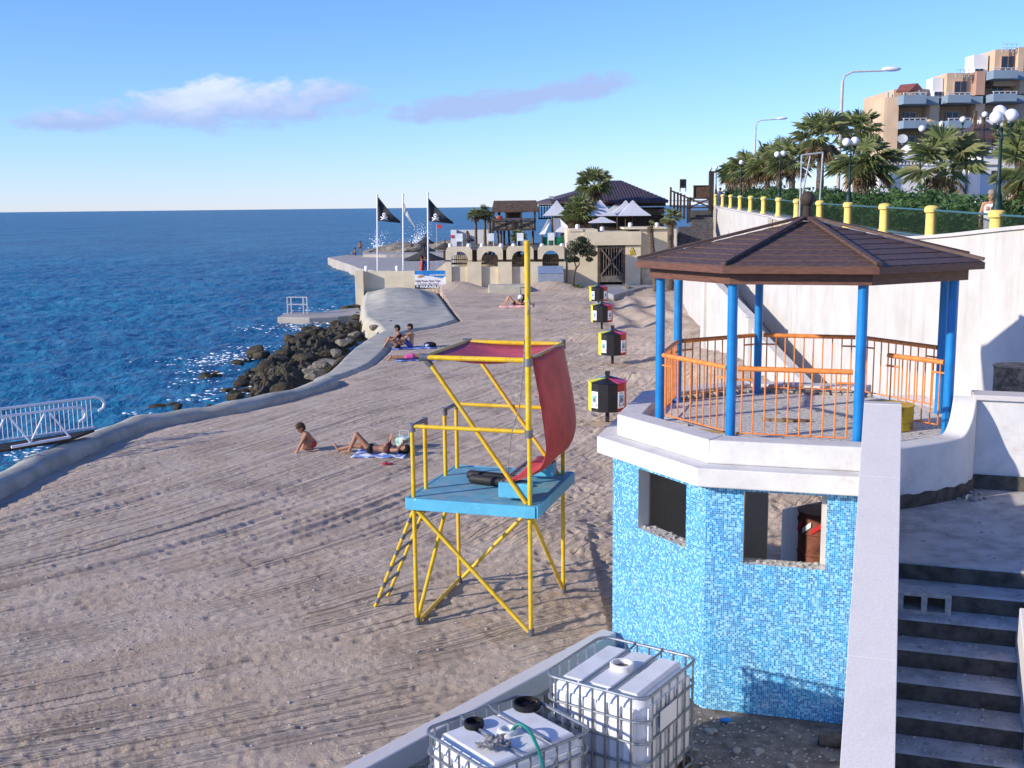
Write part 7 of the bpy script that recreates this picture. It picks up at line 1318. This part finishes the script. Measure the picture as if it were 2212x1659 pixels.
# things by the sunbather
bgx, bgy = on_z(872, 972, 0)[:2]; bg_ = thing('beach_bag', 'translucent green beach bag behind the sunbather with raised knee', 'bag', (bgx, bgy+.2, GZ(bgx, bgy+.2))); x, y, z = bg_.location
MB().lathe([(.16, 0), (.2, .06), (.21, .2), (.17, .27), (.14, .28)], (x, y, z), 16).build('bag_body', MT['bag_green'], bg_, 40); MB().tube([(x-.12, y, z+.27), (x-.1, y, z+.42), (x+.1, y, z+.42), (x+.12, y, z+.27)], .008, 6).build('handle', MT['white_plastic'], bg_)
btx = thing('water_bottle', 'clear bottle standing beside the green beach bag', 'bottle', (x+.22, y-.15, hz(x+.22, y-.15))); a = btx.location; MB().lathe([(.035, 0), (.037, .02), (.037, .18), (.015, .23), (.015, .25)], tuple(a), 12).build('bottle_body', MT['tank'], btx, 40); MB().lathe([(.017, .25), (.017, .275)], tuple(a), 10).build('bottle_cap', MT['bin_blue'], btx)
sx1, sy1 = on_z(836, 1003, 0)[:2]; sd_ = thing('sandal', 'dark red sandal lying on the sand near the blue and white towel', 'sandal', (sx1, sy1, GZ(sx1, sy1))); MB().ball((sx1, sy1, GZ(sx1, sy1)+.025), .15, 10, 6, (1, .42, .15)).build('sole', MT['sandal_red'], sd_, True); MB().tube([(sx1-.03, sy1-.06, GZ(sx1, sy1)+.03), (sx1-.03, sy1, GZ(sx1, sy1)+.08), (sx1-.03, sy1+.06, GZ(sx1, sy1)+.03)], .014, 6).build('strap', MT['sandal_red'], sd_)
# walker on the promenade, and small far figures
p = on_y(*zh(1070, 1300), 27.0); Jw = dict(pelvis=(0, 0, .90), chest=(0, 0, 1.24), neck=(0, 0, 1.40), head=(-.02, 0, 1.53), sl=(0, -.17, 1.34), sr=(0, .17, 1.34), hl=(0, -.09, .88), hr=(0, .09, .88), el=(.03, -.24, 1.08), wl=(-.08, -.25, .86), er=(.03, .24, 1.08), wr=(-.1, .24, .86), kl=(-.1, -.09, .47), al=(.02, -.09, .07), kr=(.05, .09, .46), ar=(.16, .09, .08), front=(-1, 0, 0), face=(-.6, .5, 0))
Jw['front'] = (-1, 0, 0)
person('grey-haired walker in a light sleeveless dress on the promenade', (p[0]-.05, 27.0, p[2]-1.53), R(70), Jw, 'skin', 'hair_grey', (('dress', dress, 'cloth_white', .014),), female=True, vox=.014)
def far_person(fn, q, Y, zf_, J, lab, top, sc_=1.0, rz=0.0): 
    a = fn(*q, Y); person(lab, (a[0], Y, zf_), rz, J, 'skin_tan', 'hair_dark', (('clothes', briefs if top == 'cloth_dark' else dress, top, .016),), vox=.018, fingers=True, sc_=sc_)
a = on_z(*z1(410, 640), 0.0); far_person(f1, (410, 640), a[1], 0.02, Jw, 'person standing at the edge of the bathing pier', 'cloth_dark', 1.0, R(100))
a = on_z(*z1(368, 645), 0.0); far_person(f1, (368, 645), a[1], .02, Js, 'person sitting on the bathing pier next to the standing one', 'cloth_dark', 1.0, R(20))
a = on_z(*z1(835, 640), 0.0); far_person(f1, (835, 640), a[1], .02, Jw, 'bare-chested person standing by the broad thatched parasol', 'cloth_dark', 1.0, R(-60))
far_person(f1, (1562, 330), 83, f1(1562, 340, 83)[2]-1.1, Jw, 'person in orange leaning on the pavilion balcony', 'cloth_red', .95, R(-90))
for i, (q, Y, lab) in enumerate((((895, 300), 92, 'distant walker with dark hair beside the far lamp'), ((1085, 330), 88, 'distant walker in red and dark clothes near the first yellow posts'))): a = on_y(*zs(*q), Y); far_person(lambda *k: on_y(*zs(*q), Y), q, Y, a[2]-1.5, Jw, lab, 'cloth_blue' if i == 0 else 'cloth_red', 1.0, R(90))
for i, (q, m) in enumerate((((920, 735), 'cloth_red'), ((952, 735), 'cloth_blue'))): far_person(f1, q, 79, f1(*q, 79)[2]-.9, Jw, 'person in a %s top standing behind the banner wall' % ('red' if i == 0 else 'blue'), m, 1.0, R(90*i))
